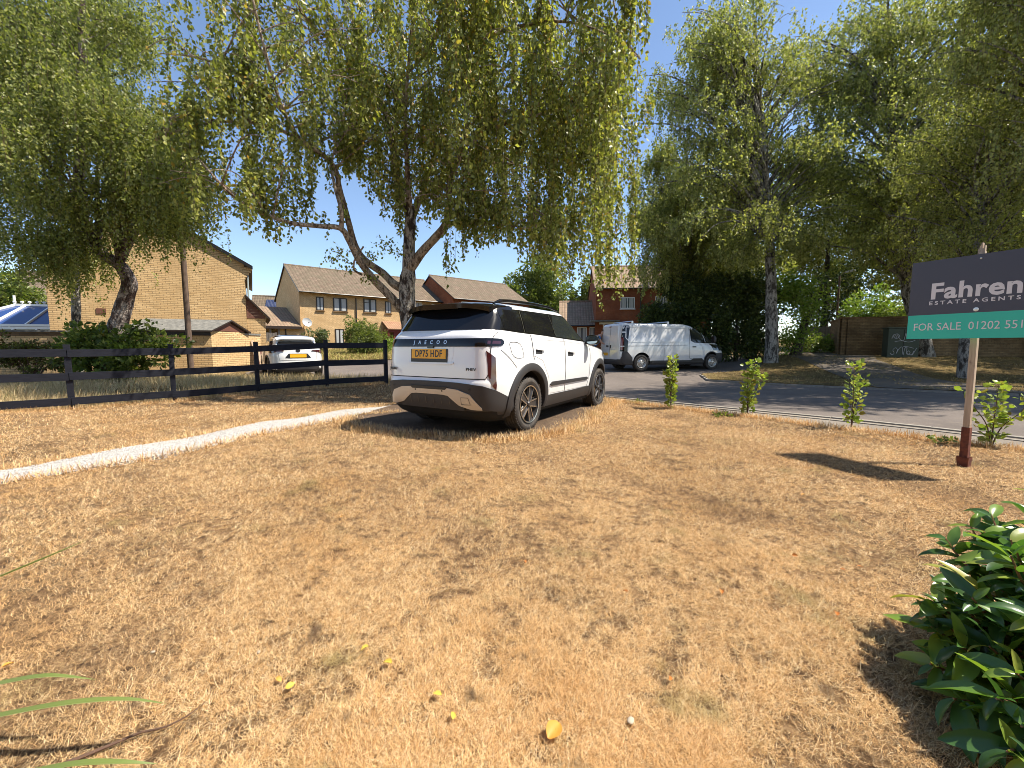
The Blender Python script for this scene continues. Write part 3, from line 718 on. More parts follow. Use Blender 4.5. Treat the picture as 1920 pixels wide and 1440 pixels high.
def outbuilding():
    h = empty('brick_shed', (0, 0, 0), 0, 'small brick outbuilding with a grey felt gabled roof by the lean-to', 'shed')
    A = Vector((-11.5, 16.0, 0)); e = Vector((.10, 1.0, 0)).normalized(); l = Vector((-.928, -.371, 0)).normalized()
    B = A+e*1.75; Lf = 2.5; C2 = A+l*Lf; D2 = B+l*Lf; ze = 1.72
    w = MB(); w.wall(C2, A, -.1, ze); w.wall(A, B, -.1, ze); w.wall(B, D2, -.1, ze); w.wall(D2, C2, -.1, ze); w.build('wall', M['brick_yellow'], h)
    m = (A+B)/2; m2 = (C2+D2)/2; zr = ze+.40
    w = MB(); q = e.cross(Vector((0, 0, 1))); w.face([(A.x+.01, A.y, ze+.02), (B.x+.01, B.y, ze+.02), (m.x+.01, m.y, zr)]); w.build('gable_board', M['timber_red'], h)
    w = MB()
    for s, p, p2 in ((-1, A, C2), (1, B, D2)):
        o = e*s*.16; x0 = p+o-l*.14; x1 = p2+o+l*.14; r0 = m-l*.14; r1 = m2+l*.14; zl = ze-.04
        tp = [(x0.x, x0.y, zl+.07), (x1.x, x1.y, zl+.07), (r1.x, r1.y, zr+.08), (r0.x, r0.y, zr+.08)]
        bt = [(x, y, z-.06) for x, y, z in tp]
        w.face(tp); w.face(bt[::-1], None, 1)
        for i, j in ((0, 1), (1, 2), (2, 3), (3, 0)): w.face([bt[i], bt[j], tp[j], tp[i]], None, 1)
    w.build('roof', [M['felt'], M['trim_dark']], h)
    w = MB(); c = (A+C2)/2+Vector((l.y, -l.x, 0))*(.02); w.box((c.x, c.y-.03, ze-.09), (Lf, .05, .16), math.atan2(l.y, l.x)); w.build('fascia', M['trim_dark'], h)
    g = tag(empty('side_wall', (0, 0, 0)), 'short sunlit brick wall running back from the small outbuilding', 'wall')
    B0 = B+e*.01; B1 = B+e*.95
    w = MB(); w.wall(B0, B1, -.1, 1.62); w.wall(B1-Vector((.22, 0, 0)), B0-Vector((.22, 0, 0)), -.1, 1.62); w.wall(B1, B1-Vector((.22, 0, 0)), -.1, 1.62); w.build('wall', M['brick_yellow'], g)
    w = MB(); c = (B0+B1)/2-Vector((.11, 0, 0)); w.box((c.x, c.y, 1.66), ((B1-B0).length, .28, .07), math.atan2(e.y, e.x)); w.build('coping', M['felt'], g)
outbuilding()

def conservatory():
    h = empty('conservatory', (0, 0, 0), 0, 'white framed conservatory with a blue glass roof behind the garden wall', 'conservatory')
    # long side faces the lawn, ridge parallel; hipped left end
    d = Vector((.96, .28, 0)).normalized(); n = Vector((d.y, -d.x, 0)); b = at(111, 600, 16.6); b.z = 0
    L = 3.6; a = b-d*L; ze, zr = 1.93, 2.82; D = 3.0
    r1 = b-n*D/2; r0 = a+d*1.3-n*D/2; back0 = a-n*D; back1 = b-n*D
    Z = lambda p, z: Vector((p.x, p.y, z))
    g = MB(); g.face([Z(a, ze), Z(b, ze), Z(r1, zr), Z(r0, zr)]); g.face([Z(back0, ze), Z(a, ze), Z(r0, zr)]); g.face([Z(back1, ze), Z(back0, ze), Z(r0, zr), Z(r1, zr)]); g.build('glass_roof', M['blue_glass'], h)
    g = MB(); up = Vector((0, 0, .03))
    for p, q in ((Z(a, ze), Z(b, ze)), (Z(r0, zr), Z(r1, zr)), (Z(a, ze), Z(r0, zr)), (Z(back0, ze), Z(r0, zr)), (Z(b, ze), Z(r1, zr))):
        g.tube([p+up, q+up], .06, 4)
    for k in (1, 2): p = a.lerp(b, .36+.29*(k-1)+.05); q = r0.lerp(r1, .05+.38*(k-1)+.1); g.tube([Z(p, ze)+up, Z(q, zr)+up], .045, 4)
    p = a.lerp(b, .72).lerp(r1, .62); q = b.lerp(r1, .62); g.tube([Z(p, ze+(zr-ze)*.62)+up*1.5, Z(q, ze+(zr-ze)*.62)+up*1.5], .04, 4)
    g.build('roof_frame', M['white_upvc'], h)
    g = MB()
    g.tube([Z(r0, zr+.05), Z(r1, zr+.05)], .03, 6)
    for k in range(9):
        p = r0.lerp(r1, k/9.5); f = MB(); f.lathe([(.018, -.10), (.018, -.05), (.045, -.03), (.06, 0), (.045, .03), (.001, .05)], Matrix.Translation(Z(p, zr+.15)), 8); f.build('finial', M['white_upvc'], h)
    g.build('ridge_rail', M['white_upvc'], h); f = MB(); f.tube([Z(r0, zr), Z(r0, zr+.42)], .04, 6); f.build('finial_post', M['white_upvc'], h)
    g = MB()
    for k in range(6): p = a.lerp(b, k/5); g.box((p.x, p.y, .95), (.07, .07, 1.9), math.atan2(d.y, d.x))
    for zz in (1.86, 1.55, .7): c = (a+b)/2; g.box((c.x, c.y, zz), (L, .065, .09), math.atan2(d.y, d.x))
    g.build('side_frame', M['white_upvc'], h)
    g = MB(); a2, b2 = a-n*.03, b-n*.03; g.wall(a2, b2, .05, 1.86); g.build('side_glass', M['window_glass'], h)
conservatory()

def solar_house(px0, px1, Y, pyr, pye, label, panel):
    h = empty('tiled_house', (0, 0, 0), 0, label, 'house')
    a = at(px0, pye, Y); b = at(px1, pye, Y+1.5); d = (b-a); d.z = 0; L = d.length; d.normalize(); ze = a.z
    zr = at(px0, pyr, Y+3).z; D = 6.0; pitch = math.degrees(math.atan2(zr-ze, D/2))
    A, d, n, _ = house_box(h, (a.x, a.y), (d.x, d.y), L, D, G(a.x, a.y)-.2, ze, pitch, M['brick_yellow'], M['tiles'])
    th = R(pitch); X = d; Yv = (-n*math.cos(th)+Vector((0, 0, math.sin(th)))); Z = X.cross(Yv)
    g = MB()
    for k, (s, t, w, hh) in enumerate(panel):
        c = A+d*(s+w/2)+Vector((0, 0, ze))+Yv*(t+hh/2)+Z*.18
        Mx = Matrix(((X.x, Yv.x, Z.x, c.x), (X.y, Yv.y, Z.y, c.y), (X.z, Yv.z, Z.z, c.z), (0, 0, 0, 1)))
        g.box(None, (w, hh, .05), M=Mx)
    if panel: g.build('solar_panel', [M['solar']], h)
    window(h, A, d, n, L*.35, 1.2, ze-1.6, 1.1, M['white_upvc'])
solar_house(-10, 135, 22, 515, 562, 'tiled house with dark solar panels rising behind the conservatory', [(1.9, .8, 1.2, 1.55), (3.15, .8, 1.3, 1.55)])
solar_house(466, 545, 52, 556, 600, 'distant tiled house with a blue solar panel left of the terrace', [(1.6, .8, 1.9, 1.4), (1.6, 2.25, 1.9, 1.4)])

# --- long terrace
TP = Vector((-17.7, 35.1, 0)); TD = Vector((math.cos(R(40)), math.sin(R(40)), 0)); TN = Vector((TD.y, -TD.x, 0))
def s_of(px, P=TP, d=TD):
    r_ = (px-960)/FPX/math.cos(PITCH)*1.0
    return (P.x-r_*P.y)/(r_*d.y-d.x)
def terrace():
    h = empty('terraced_house', (0, 0, 0), 0, 'long two-storey buff brick terrace with dark brown windows behind the birch trunk', 'house')
    a, d, n, zr = house_box(h, (TP.x, TP.y), (TD.x, TD.y), 13.9, 9.0, .3, 5.85, 30, M['brick_yellow'], M['tiles'], over=.42)
    for p0, p1, z, hh, fr, bars, tp in ((599, 613, 4.25, 1.12, 'trim_dark', 0, 0), (630, 656, 4.25, 1.15, 'trim_dark', 1, 0), (686, 709.6, 4.3, 1.2, 'trim_dark', 1, 1),
                                (726, 737, 4.3, 1.1, 'trim_dark', 0, 0), (778, 794, 4.3, 1.25, 'white_upvc', 1, 0), (812, 820, 4.5, 1.0, 'white_upvc', 0, 0)):
        s0, s1 = s_of(p0), s_of(p1); window(h, a, d, n, s0, s1-s0, z, hh, M[fr], bars, top=bool(tp))
    for p0, p1, z, hh in ((605, 615.5, 1.35, 1.25), (632, 648, 1.2, 1.5), (664, 690, 1.3, 1.3), (770, 800, 1.3, 1.3)):
        s0, s1 = s_of(p0), s_of(p1); window(h, a, d, n, s0, s1-s0, z, hh, M['trim_dark'], 1)
    g = MB(); p = a+d*s_of(672)+n*.08; g.tube([(p.x, p.y, 5.5), (p.x, p.y, .4)], .05, 8); g.build('downpipe', M['trim_black'], h)
    # maroon porch
    s0, s1 = s_of(721), s_of(760); p = a+d*((s0+s1)/2)+n*.6; w = s1-s0
    po = MB()
    for q in (s0+.05, s1-.05): c = a+d*q+n*.6; po.box((c.x, c.y, 1.6), (.1, 1.2, 2.3), math.atan2(d.y, d.x))
    c = a+d*((s0+s1)/2)+n*1.1; po.box((c.x, c.y, 2.62), (w-.2, .1, .25), math.atan2(d.y, d.x)); pr = po.build('porch', M['maroon'], h)
    po = MB(); e0 = a+d*(s0-.1)+n*1.35; e1 = a+d*(s1+.1)+n*1.35; w0 = a+d*(s0-.1)+n*.01; w1 = a+d*(s1+.1)+n*.01
    tp = [(e0.x, e0.y, 2.8), (e1.x, e1.y, 2.8), (w1.x, w1.y, 3.55), (w0.x, w0.y, 3.55)]; bt = [(x, y, z-.08) for x, y, z in tp]
    po.face(tp, [(0, 0), (w, 0), (w, 1.5), (0, 1.5)]); po.face(bt[::-1]); [po.face([bt[i], bt[j], tp[j], tp[i]]) for i, j in ((0, 1), (1, 2), (3, 0))]
    po.build('porch_roof', M['tiles_red'], pr)
    do = MB(); c = a+d*((s0+s1)/2)+n*1.03; rz = math.atan2(d.y, d.x); do.box((c.x, c.y, 1.5), (1.0, .06, 2.0), rz); dr = do.build('door', M['maroon'], h)
    do = MB(); q = c+n*.04; do.prism([(-.25, 0), (.25, 0), (.22, .1), (.12, .2), (0, .24), (-.12, .2), (-.22, .1)], 0, .02, Matrix.Translation((q.x, q.y, 2.0)) @ Matrix.Rotation(rz, 4, 'Z') @ Matrix.Rotation(math.pi/2, 4, 'X')); do.build('fanlight', M['curtain'], dr)
    do = MB(); q = c+d*.38+n*.06; do.box((q.x, q.y, 1.5), (.03, .03, .16), rz); do.build('handle', M['chrome'], dr)
    # satellite dish
    t_ = empty('satellite_dish', (0, 0, 0), 0, 'grey satellite dish fixed to the corner of the terrace', 'satellite dish')
    c = a+d*s_of(578)+n*.45+Vector((0, 0, 3.15)); look = Vector((.75, -.6, .35)).normalized()
    Mx = Matrix.Translation(c) @ look.to_track_quat('Z', 'Y').to_matrix().to_4x4()
    g = MB(); g.lathe([(.001, -.09), (.2, -.06), (.32, -.02), (.4, .05), (.395, .055), (.31, -.01), (.19, -.05), (.001, -.078)], Mx, 24); g.build('reflector', M['dish'], t_, smooth=True)
    g = MB(); g.tube([c-look*.08, a+d*s_of(578)+Vector((0, 0, 3.1))], .025, 6); g.build('bracket', M['dish'], t_)
    g = MB(); e = c+look*.35-Vector((0, 0, .2)); g.tube([c-Vector((0, 0, .36)), e], .012, 6); g.lathe([(.001, 0), (.04, .01), (.04, .1), (.001, .11)], Matrix.Translation(e), 10); g.build('feed_arm', M['trim_black'], t_)
terrace()
def second_terrace():
    h = empty('terraced_house', (0, 0, 0), 0, 'brown-roofed red brick terrace stepped forward at the far end', 'house')
    a, d, n, zr = house_box(h, (-5.9, 42.0), (TD.x, TD.y), 10.3, 9.0, .6, 6.05, 30, M['brick_red'], M['tiles'], over=.4)
    for s in (1.0, 4.6, 7.6): window(h, a, d, n, s, 1.7, 4.55, 1.15, M['white_upvc'], 1); window(h, a, d, n, s, 1.5, 1.7, 1.2, M['white_upvc'], 1)
    g = MB(); p = a+d*.35+n*.06; g.box((p.x, p.y, 2.0), (.9, .06, 2.0), math.atan2(d.y, d.x)); g.build('door', M['maroon'], h)
second_terrace()

def garage():
    h = empty('garage', (0, 0, 0), 0, 'low garage with pale pantile roof against the terrace end wall', 'garage')
    a = TP-TD*3.95+TN*.3; L = 3.9; z0 = .3; ze = 2.62
    w = MB(); d, n = TD, TN; b = a+d*L
    w.wall(a+d*1.55, a+d*1.75, z0, ze); w.wall(a+d*2.35, b, z0, ze); w.wall(b, b-n*5, z0, ze+1.8); w.wall(a-n*5, b-n*5, z0, ze+1.9); w.build('wall', M['brick_yellow'], h)
    w = MB(); p0 = a-d*.6+n*.3; p1 = b+n*.3; q0 = a-d*.6-n*5; q1 = b-n*5
    tp = [(p0.x, p0.y, ze+.16), (p1.x, p1.y, ze+.16), (q1.x, q1.y, ze+2.1), (q0.x, q0.y, ze+2.1)]; bt = [(x, y, z-.1) for x, y, z in tp]
    w.face(tp, [(0, 0), (4.5, 0), (4.5, 5.6), (0, 5.6)]); w.face(bt[::-1], None, 1); [w.face([bt[i], bt[j], tp[j], tp[i]], None, 1) for i, j in ((0, 1), (1, 2), (2, 3), (3, 0))]
    w.build('roof', [M['tiles_light'], M['trim_dark']], h)
    w = MB(); c = (p0+p1)/2+n*.02; w.box((c.x, c.y, ze+.06), (4.5, .05, .22), math.atan2(d.y, d.x)); w.build('fascia', M['trim_dark'], h)
    w = MB()
    for s in (1.65, 2.25): c = a+d*s+n*.08; w.box((c.x, c.y, (z0+ze)/2), (.12, .12, ze-z0), math.atan2(d.y, d.x))
    w.build('post', M['grey_timber'], h)
    w = MB(); c = a+d*2.75+n*.08; w.tube([(c.x, c.y, z0), (c.x, c.y, ze)], .05, 8); w.build('downpipe', M['trim_black'], h)
garage()

def board_fence(name, a, b, z0, hgt, label, m):
    f = empty(name, (0, 0, 0), 0, label, 'fence'); a, b = Vector(a), Vector(b); d = b-a; L = d.length; d.normalize(); g = MB(); n = int(L/.13)
    for i in range(n):
        c = a+d*(L*(i+.5)/n); g.box((c.x, c.y+(.012 if i % 2 else 0), z0+hgt/2+random.uniform(-.02, .02)), (L/n-.008, .02, hgt), math.atan2(d.y, d.x))
    g.build('boards', m, f)
    g = MB(); c = (a+b)/2; nn = Vector((-d.y, d.x, 0))*.05
    for z in (z0+hgt*.25, z0+hgt*.8): g.box((c.x+nn.x, c.y+nn.y, z), (L, .05, .08), math.atan2(d.y, d.x))
    g.build('rails', m, f)
p0 = at(496, 655, 30); p1 = at(521, 655, 30.5)
board_fence('board_fence', (p0.x-.6, p0.y, 0), (p1.x, p1.y, 0), .4, 1.75, 'grey weathered board fence between lean-to and garage', M['grey_timber'])
p0 = at(1506, 640, 26); p1 = at(1566, 640, 25)
board_fence('board_fence', (p0.x, p0.y, 0), (p1.x, p1.y, 0), 1.1, 1.25, 'old board fence at the end of the tarmac footpath', M['grey_timber'])

def bungalow():
    h = empty('bungalow', (0, 0, 0), 0, 'low red brick bungalow with pale tiled roof behind the white van', 'bungalow')
    d = Vector((1, -.12, 0)).normalized()
    a, d, n, zr = house_box(h, (4.3, 37.5), (d.x, d.y), 3.6, 6.5, .6, 3.15, 34, M['brick_red'], M['tiles_light'], over=.35)
    for s in (1.5, 2.6): window(h, a, d, n, s, .85, 1.5, 1.35, M['white_upvc'], 0)
    g = MB(); p = a+d*4.1+n*.7; g.box((p.x, p.y, 3.12), (1.5, 1.4, .14), math.atan2(d.y, d.x)); pr = g.build('porch_roof', M['white_upvc'], h)
    g = MB()
    for s in (3.7, 4.8): p = a+d*s+n*1.3; g.box((p.x, p.y, 1.85), (.12, .12, 2.4), math.atan2(d.y, d.x))
    g.build('porch_post', M['white_upvc'], h)
bungalow()
def red_house():
    h = empty('brick_house', (0, 0, 0), 0, 'two-storey red brick house half hidden by foliage above the van', 'house')
    d = Vector((1, -.1, 0)).normalized()
    a, d, n, zr = house_box(h, (7.25, 36.5), (d.x, d.y), 9.6, 7.5, .6, 6.2, 32, M['brick_red'], M['tiles_light'], over=.3)
    s0, s1 = s_of(1160, a, d), s_of(1186, a, d); window(h, a, d, n, s0, s1-s0, 4.4, .95, M['white_upvc'], 1)
    window(h, a, d, n, 5.0, 1.3, 4.4, 1.0, M['white_upvc'], 1); window(h, a, d, n, 1.2, 1.6, 1.6, 1.2, M['white_upvc'], 1)
    g = MB(); p = a+d*s_of(1197, a, d)+n*.07; g.tube([(p.x, p.y, 6.0), (p.x, p.y, .7)], .05, 8); g.build('downpipe', M['trim_black'], h)
    g = MB(); p = a+d*.7+n*.6; g.box((p.x, p.y, 3.3), (2.4, 1.3, .12), math.atan2(d.y, d.x)); g.build('canopy', M['felt'], h)
red_house()

def own_house():
    h = empty('brick_house', (0, 0, 0), 0, 'buff brick house standing behind the viewpoint, mirrored in the car tail', 'house')
    a, d, n, zr = house_box(h, (8.5, -3.0), (-1, 0), 15, 8, -.1, 4.9, 32, M['brick_yellow'], M['tiles'], over=.35)
    for s in (2.0, 6.2, 10.6): window(h, a, d, n, s, 1.8, 3.3, 1.15, M['white_upvc'], 1)
    for s in (1.8, 10.4): window(h, a, d, n, s, 2.2, .9, 1.25, M['white_upvc'], 2)
    g = MB(); p = a+d*7.2+n*.05; g.box((p.x, p.y, 1.05), (.95, .08, 2.1), math.atan2(d.y, d.x)); g.build('door', M['maroon'], h)
# own_house is called after the brick material exists

def verge_wall():
    h = empty('boundary_wall', (0, 0, 0), 0, 'weathered brown brick boundary wall behind the for sale board', 'wall')
    P = [(18.6, 24.5), (16.45, 20.9), (19.6, 20.2), (25.5, 18.6), (33, 16.5)]
    w = MB(); c = MB(); u = 0
    for a, b in zip(P, P[1:]):
        z0 = min(G(*a), G(*b))-.2; zt = .72+1.80
        u = w.wall(a, b, z0, zt, u0=u); d = Vector((b[0]-a[0], b[1]-a[1], 0)).normalized(); n = Vector((-d.y, d.x, 0))*.22
        w.wall((b[0]+n.x, b[1]+n.y), (a[0]+n.x, a[1]+n.y), z0, zt, u0=u)
        m = ((a[0]+b[0])/2+n.x/2, (a[1]+b[1])/2+n.y/2); c.box((m[0], m[1], zt+.04), (math.hypot(b[0]-a[0], b[1]-a[1])+.1, .28, .08), math.atan2(d.y, d.x))
    w.build('wall', M['brick_wall'], h); c.build('coping', M['brick_brown'], h)
M['brick_wall'] = brick_mat('mossy_brick', (.36, .25, .13), (.24, .155, .08), (.10, .085, .06), .35)
verge_wall()
own_house()

def cabinet():
    h = empty('utility_cabinet', (0, 0, 0), 0, 'dark green roadside cabinet sprayed with white graffiti', 'cabinet')
    c = at(1688, 646, 19.3); z0 = G(c.x, c.y)+.02; rz = R(-12); W, D, H = 1.22, .4, 1.32
    g = MB(); g.box((c.x, c.y, z0+H/2), (W, D, H), rz); g.build('body', M['box_green'], h, bevel=.015)
    g = MB(); g.box((c.x, c.y, z0+H+.03), (W+.08, D+.08, .05), rz); g.build('cap', M['box_green'], h, bevel=.01)
    F = Matrix.Translation((c.x, c.y, z0)) @ Matrix.Rotation(rz, 4, 'Z') @ Matrix.Translation((0, -D/2-.006, 0))
    g = MB(); g.box(None, (.012, .014, H*.92), M=F @ Matrix.Translation((0, 0, H*.5))); g.build('door_gap', M['seam'], h)
    # two sprayed tags : loops and strokes lying on the doors
    tags_ = [[(-.5, .2), (-.42, .12), (-.34, .2), (-.40, .34), (-.30, .44), (-.22, .34), (-.26, .18), (-.16, .40), (-.05, .48), (-.02, .30), (.02, .12), (.06, .40), (.14, .46), (.14, .2), (.22, .12), (.28, .22), (.22, .3), (.16, .2), (.34, .12), (.42, .3), (.36, .1), (.52, .42)],
             [(-.42, .98), (-.30, .86), (-.18, .98), (-.30, 1.08), (-.12, .8), (.0, .8), (.06, 1.1), (.12, .84), (.2, 1.12), (.24, .84), (.36, 1.12), (.34, .86)],
             [(-.35, .72), (-.1, .76), (.2, .70), (.44, .78)], [(-.48, .86), (-.38, 1.06), (-.28, .9)], [(.0, .5), (.2, .48), (.4, .42)]]
    g = MB()
    for tl in tags_:
        P = [F @ Vector((x, -.004, z)) for x, z in tl]; Q = []
        for i in range(len(P)-1):
            p0, p1, p2, p3 = P[max(i-1, 0)], P[i], P[i+1], P[min(i+2, len(P)-1)]
            for k in range(5):
                t_ = k/5; Q.append(.5*((2*p1)+(p2-p0)*t_+(2*p0-5*p1+4*p2-p3)*t_*t_+(3*p1-p0-3*p2+p3)*t_**3))
        Q.append(P[-1]); g.tube(Q, .012, 4)
    g.build('graffiti', M['graffiti'], h)
cabinet()

def pole(name, x, y, hgt, r0, r1, m, label, cat, head=None, lean=(0, 0)):
    h = empty(name, (x, y, G(x, y)), 0, label, cat)
    g = MB(); g.tube([(0, 0, -.1), (lean[0]*.5, lean[1]*.5, hgt*.5), (lean[0], lean[1], hgt)], [r0, (r0+r1)/2, r1], 12); g.build('shaft', m, h, smooth=True)
    if head: head(h, hgt, lean)
    return h
def cap_head(h, z, ln):
    g = MB(); g.lathe([(.001, .07), (.05, .06), (.075, .0), (.07, -.03), (.001, -.03)], Matrix.Translation((ln[0], ln[1], z)), 12); g.build('cap', M['felt'], h, smooth=True)
def lantern_head(h, z, ln):
    g = MB(); g.tube([(0, 0, z-.02), (.0, -.15, z+.1), (0, -.5, z+.14)], .028, 8); g.build('bracket', M['grey_timber'], h, smooth=True)
    g = MB(); g.box((0, -.75, z+.13), (.18, .5, .1)); g.build('lantern', M['dish'], h, bevel=.03)
pole('wooden_pole', -10.35, 13.4, 6.4, .085, .07, M['pole_wood'], 'slim brown wooden pole standing before the gable wall', 'pole', cap_head)
lp = at(1565, 655, 24.0)
pole('street_lamp', lp.x, lp.y, 4.3, .06, .045, M['pole_wood'], 'thin street lamp column at the footpath end', 'street lamp', lantern_head)

# timber leaning by the outbuilding
tl = empty('leaning_planks', (0, 0, 0), 0, 'loose reddish planks leaning behind the small brick outbuilding', 'planks')
for k in range(4):
    a = Vector((-10.95+.09*k, 17.9+.05*k, .05)); b = a+Vector((-.28-.03*k, .18, 1.35-.1*k))
    g = MB(); X = (b-a).normalized(); Yv = X.orthogonal().normalized(); Z = X.cross(Yv); c = (a+b)/2
    g.box(None, ((b-a).length, .1, .025), M=Matrix(((X.x, Yv.x, Z.x, c.x), (X.y, Yv.y, Z.y, c.y), (X.z, Yv.z, Z.z, c.z), (0, 0, 0, 1))))
    g.build('plank', M['timber_red'] if k % 2 else M['post_wood'], tl)

# ------------------------------------------------------------------ vehicles
class Body:
    """body shell as a stack of rounded plan outlines; every panel is laid on the same surface"""
    def __init__(s, tab, yc, nr, nf, hubs=(), flare=.0, hub_r=.36):
        z = np.array([t[0] for t in tab]); s.z0, s.z1 = z[0], z[-1]
        s.Z = np.linspace(z[0], z[-1], 600)
        def sm_(k, w=9):
            a = np.interp(s.Z, z, [t[k] for t in tab]); p = np.pad(a, w, mode='edge'); q = np.convolve(p, np.hanning(2*w+1)/np.hanning(2*w+1).sum(), 'same')[w:-w]; q[0], q[-1] = a[0], a[-1]; return q
        s.W, s.YR, s.YF = sm_(1, 5), sm_(2, 5), sm_(3, 4)
        s.yc = yc; s.nr = nr; s.nf = nf; s.hubs = hubs; s.fl = flare; s.hr = hub_r; s.cache = {}
    def w(s, z): return float(np.interp(z, s.Z, s.W))
    def yr(s, z): return float(np.interp(z, s.Z, s.YR))
    def yf(s, z): return float(np.interp(z, s.Z, s.YF))
    def side(s, y, z, sg=1):
        w = s.w(z)
        if y < s.yc: b = s.yc-s.yr(z); n = s.nr
        else: b = s.yf(z)-s.yc; n = s.nf
        q = min(1, abs(y-s.yc)/b); x = w*max(0, 1-q**n)**(1/n)
        for h in s.hubs:
            d = math.hypot(y-h, z-s.hr); x += s.fl*math.exp(-((d-.46)/.14)**2)
        return Vector((sg*x, y, z))
    def nside(s, y, z, sg):
        e = .01; a = s.side(y+e, z, sg)-s.side(y-e, z, sg); b = s.side(y, z+e, sg)-s.side(y, z-e, sg)
        n = a.cross(b).normalized(); return n if n.x*sg > 0 else -n
    def rear(s, x, z):
        w = s.w(z); b = s.yc-s.yr(z); return Vector((x, s.yc-b*max(0, 1-min(1, abs(x)/w)**s.nr)**(1/s.nr), z))
    def nrear(s, x, z):
        e = .01; n = (s.rear(x+e, z)-s.rear(x-e, z)).cross(s.rear(x, z+e)-s.rear(x, z-e)).normalized(); return n if n.y < 0 else -n
    def front(s, x, z):
        w = s.w(z); b = s.yf(z)-s.yc; return Vector((x, s.yc+b*max(0, 1-min(1, abs(x)/w)**s.nf)**(1/s.nf), z))
    def nfront(s, x, z):
        e = .01; n = (s.front(x+e, z)-s.front(x-e, z)).cross(s.front(x, z+e)-s.front(x, z-e)).normalized(); return n if n.y > 0 else -n
    def outline(s, z):
        k = round(z, 4)
        if k in s.cache: return s.cache[k]
        w = s.w(z); out = []
        for n, b, sg in ((s.nr, s.yc-s.yr(z), -1), (s.nf, s.yf(z)-s.yc, 1)):
            t_ = np.linspace(0, math.pi/2, 400); x = w*np.abs(np.sin(t_))**(2/n); y = s.yc+sg*b*np.abs(np.cos(t_))**(2/n)
            x[0] = 0
            L = np.concatenate([[0], np.cumsum(np.hypot(np.diff(x), np.diff(y)))]); m = 44
            # denser at the corner
            q = np.linspace(0, L[-1], m); xs = np.interp(q, L, x); ys = np.interp(q, L, y)
            out.append(np.stack([xs, ys], 1))
        s.cache[k] = out; return out
    def around(s, q, z, sg=1):
        """q metres round the rear corner from the centre line of the tail"""
        o = s.outline(z)[0]; L = np.concatenate([[0], np.cumsum(np.hypot(np.diff(o[:, 0]), np.diff(o[:, 1])))])
        return Vector((sg*float(np.interp(q, L, o[:, 0])), float(np.interp(q, L, o[:, 1])), z))
    def naround(s, q, z, sg):
        e = .012; n = (s.around(q+e, z, sg)-s.around(max(0, q-e), z, sg)).cross(s.around(q, z+e, sg)-s.around(q, z-e, sg)).normalized()
        c = Vector((sg*.2, -.4, 0)); p = s.around(q, z, sg); out = Vector((p.x, p.y-s.yc*.6, 0)); return n if n.dot(out) > 0 else -n
    def shell(s, name, mats, parent, zs, well_r=.43, matf=None, hubs_z=None, roofn=8, xin=.56):
        V = []; rows = []
        for z in zs:
            r_, f_ = s.outline(z)
            ring = [(x, y) for x, y in r_]+[(x, y) for x, y in f_[::-1][1:]]          # rear centre -> front centre on +x
            ring = [(s.side(y, z).x if .3 < x and s.fl and z < 1.0 else x, y) for x, y in ring]
            full = ring+[(-x, y) for x, y in ring[::-1][1:-1]]
            rows.append([Vector((x, y, z)) for x, y in full])
        bm = bmesh.new(); vr = [[bm.verts.new(p) for p in r] for r in rows]; n = len(vr[0])
        for a, b in zip(vr, vr[1:]):
            for k in range(n): bm.faces.new((a[k], a[(k+1) % n], b[(k+1) % n], b[k]))
        bm.faces.new(vr[0][::-1]); bm.faces.new(vr[-1])
        bmesh.ops.recalc_face_normals(bm, faces=bm.faces)
        me = bpy.data.meshes.new(name); bm.to_mesh(me); bm.free()
        o = bpy.data.objects.new(name, me); COL.objects.link(o)
        if s.hubs:
            cb = bmesh.new()
            for h in s.hubs:
                for sg in (1, -1):
                    r = bmesh.ops.create_cone(cb, cap_ends=True, segments=48, radius1=well_r, radius2=well_r, depth=.9)
                    bmesh.ops.transform(cb, verts=r['verts'], matrix=Matrix.Translation((sg*(xin+.45), h, s.hr+.02)) @ Matrix.Rotation(math.pi/2, 4, 'Y'))
            cm = bpy.data.meshes.new('cut'); cb.to_mesh(cm); cb.free(); co = bpy.data.objects.new('cut', cm); COL.objects.link(co)
            md = o.modifiers.new('b', 'BOOLEAN'); md.operation = 'DIFFERENCE'; md.object = co; md.solver = 'EXACT'
            dg = bpy.context.evaluated_depsgraph_get(); dg.update(); nm = bpy.data.meshes.new_from_object(o.evaluated_get(dg)); o.modifiers.clear()
            o.data = nm; bpy.data.objects.remove(co); bpy.data.meshes.remove(cm); me = nm; me.name = name
        me.materials.clear()
        for m in mats: me.materials.append(m)
        for p in me.polygons:
            c = p.center; p.material_index = matf(c, p.normal, s) if matf else 0; p.use_smooth = True
        try: me.set_sharp_from_angle(angle=R(42))
        except Exception: pass
        if parent: o.parent = parent
        return o
    def panel(s, name, kind, us, lo, hi, off, m, parent, sg=1, nz=4, depth=.012, step=.05, smooth=True, mis=None):
        """closed sheet laid on the body: between curves lo(u) and hi(u)"""
        U = []
        for a, b in zip(us, us[1:]):
            k = max(1, int(abs(b-a)/step)); U += [a+(b-a)*i/k for i in range(k)]
        U.append(us[-1])
        fl = lo if callable(lo) else (lambda u, L=lo: float(np.interp(u, us, L)) if hasattr(L, '__len__') else L)
        fh = hi if callable(hi) else (lambda u, L=hi: float(np.interp(u, us, L)) if hasattr(L, '__len__') else L)
        P = {'side': lambda u, v: (s.side(u, v, sg), s.nside(u, v, sg)), 'rear': lambda u, v: (s.rear(u, v), s.nrear(u, v)),
             'front': lambda u, v: (s.front(u, v), s.nfront(u, v)), 'around': lambda u, v: (s.around(u, v, sg), s.naround(u, v, sg))}[kind]
        F, Bk = [], []
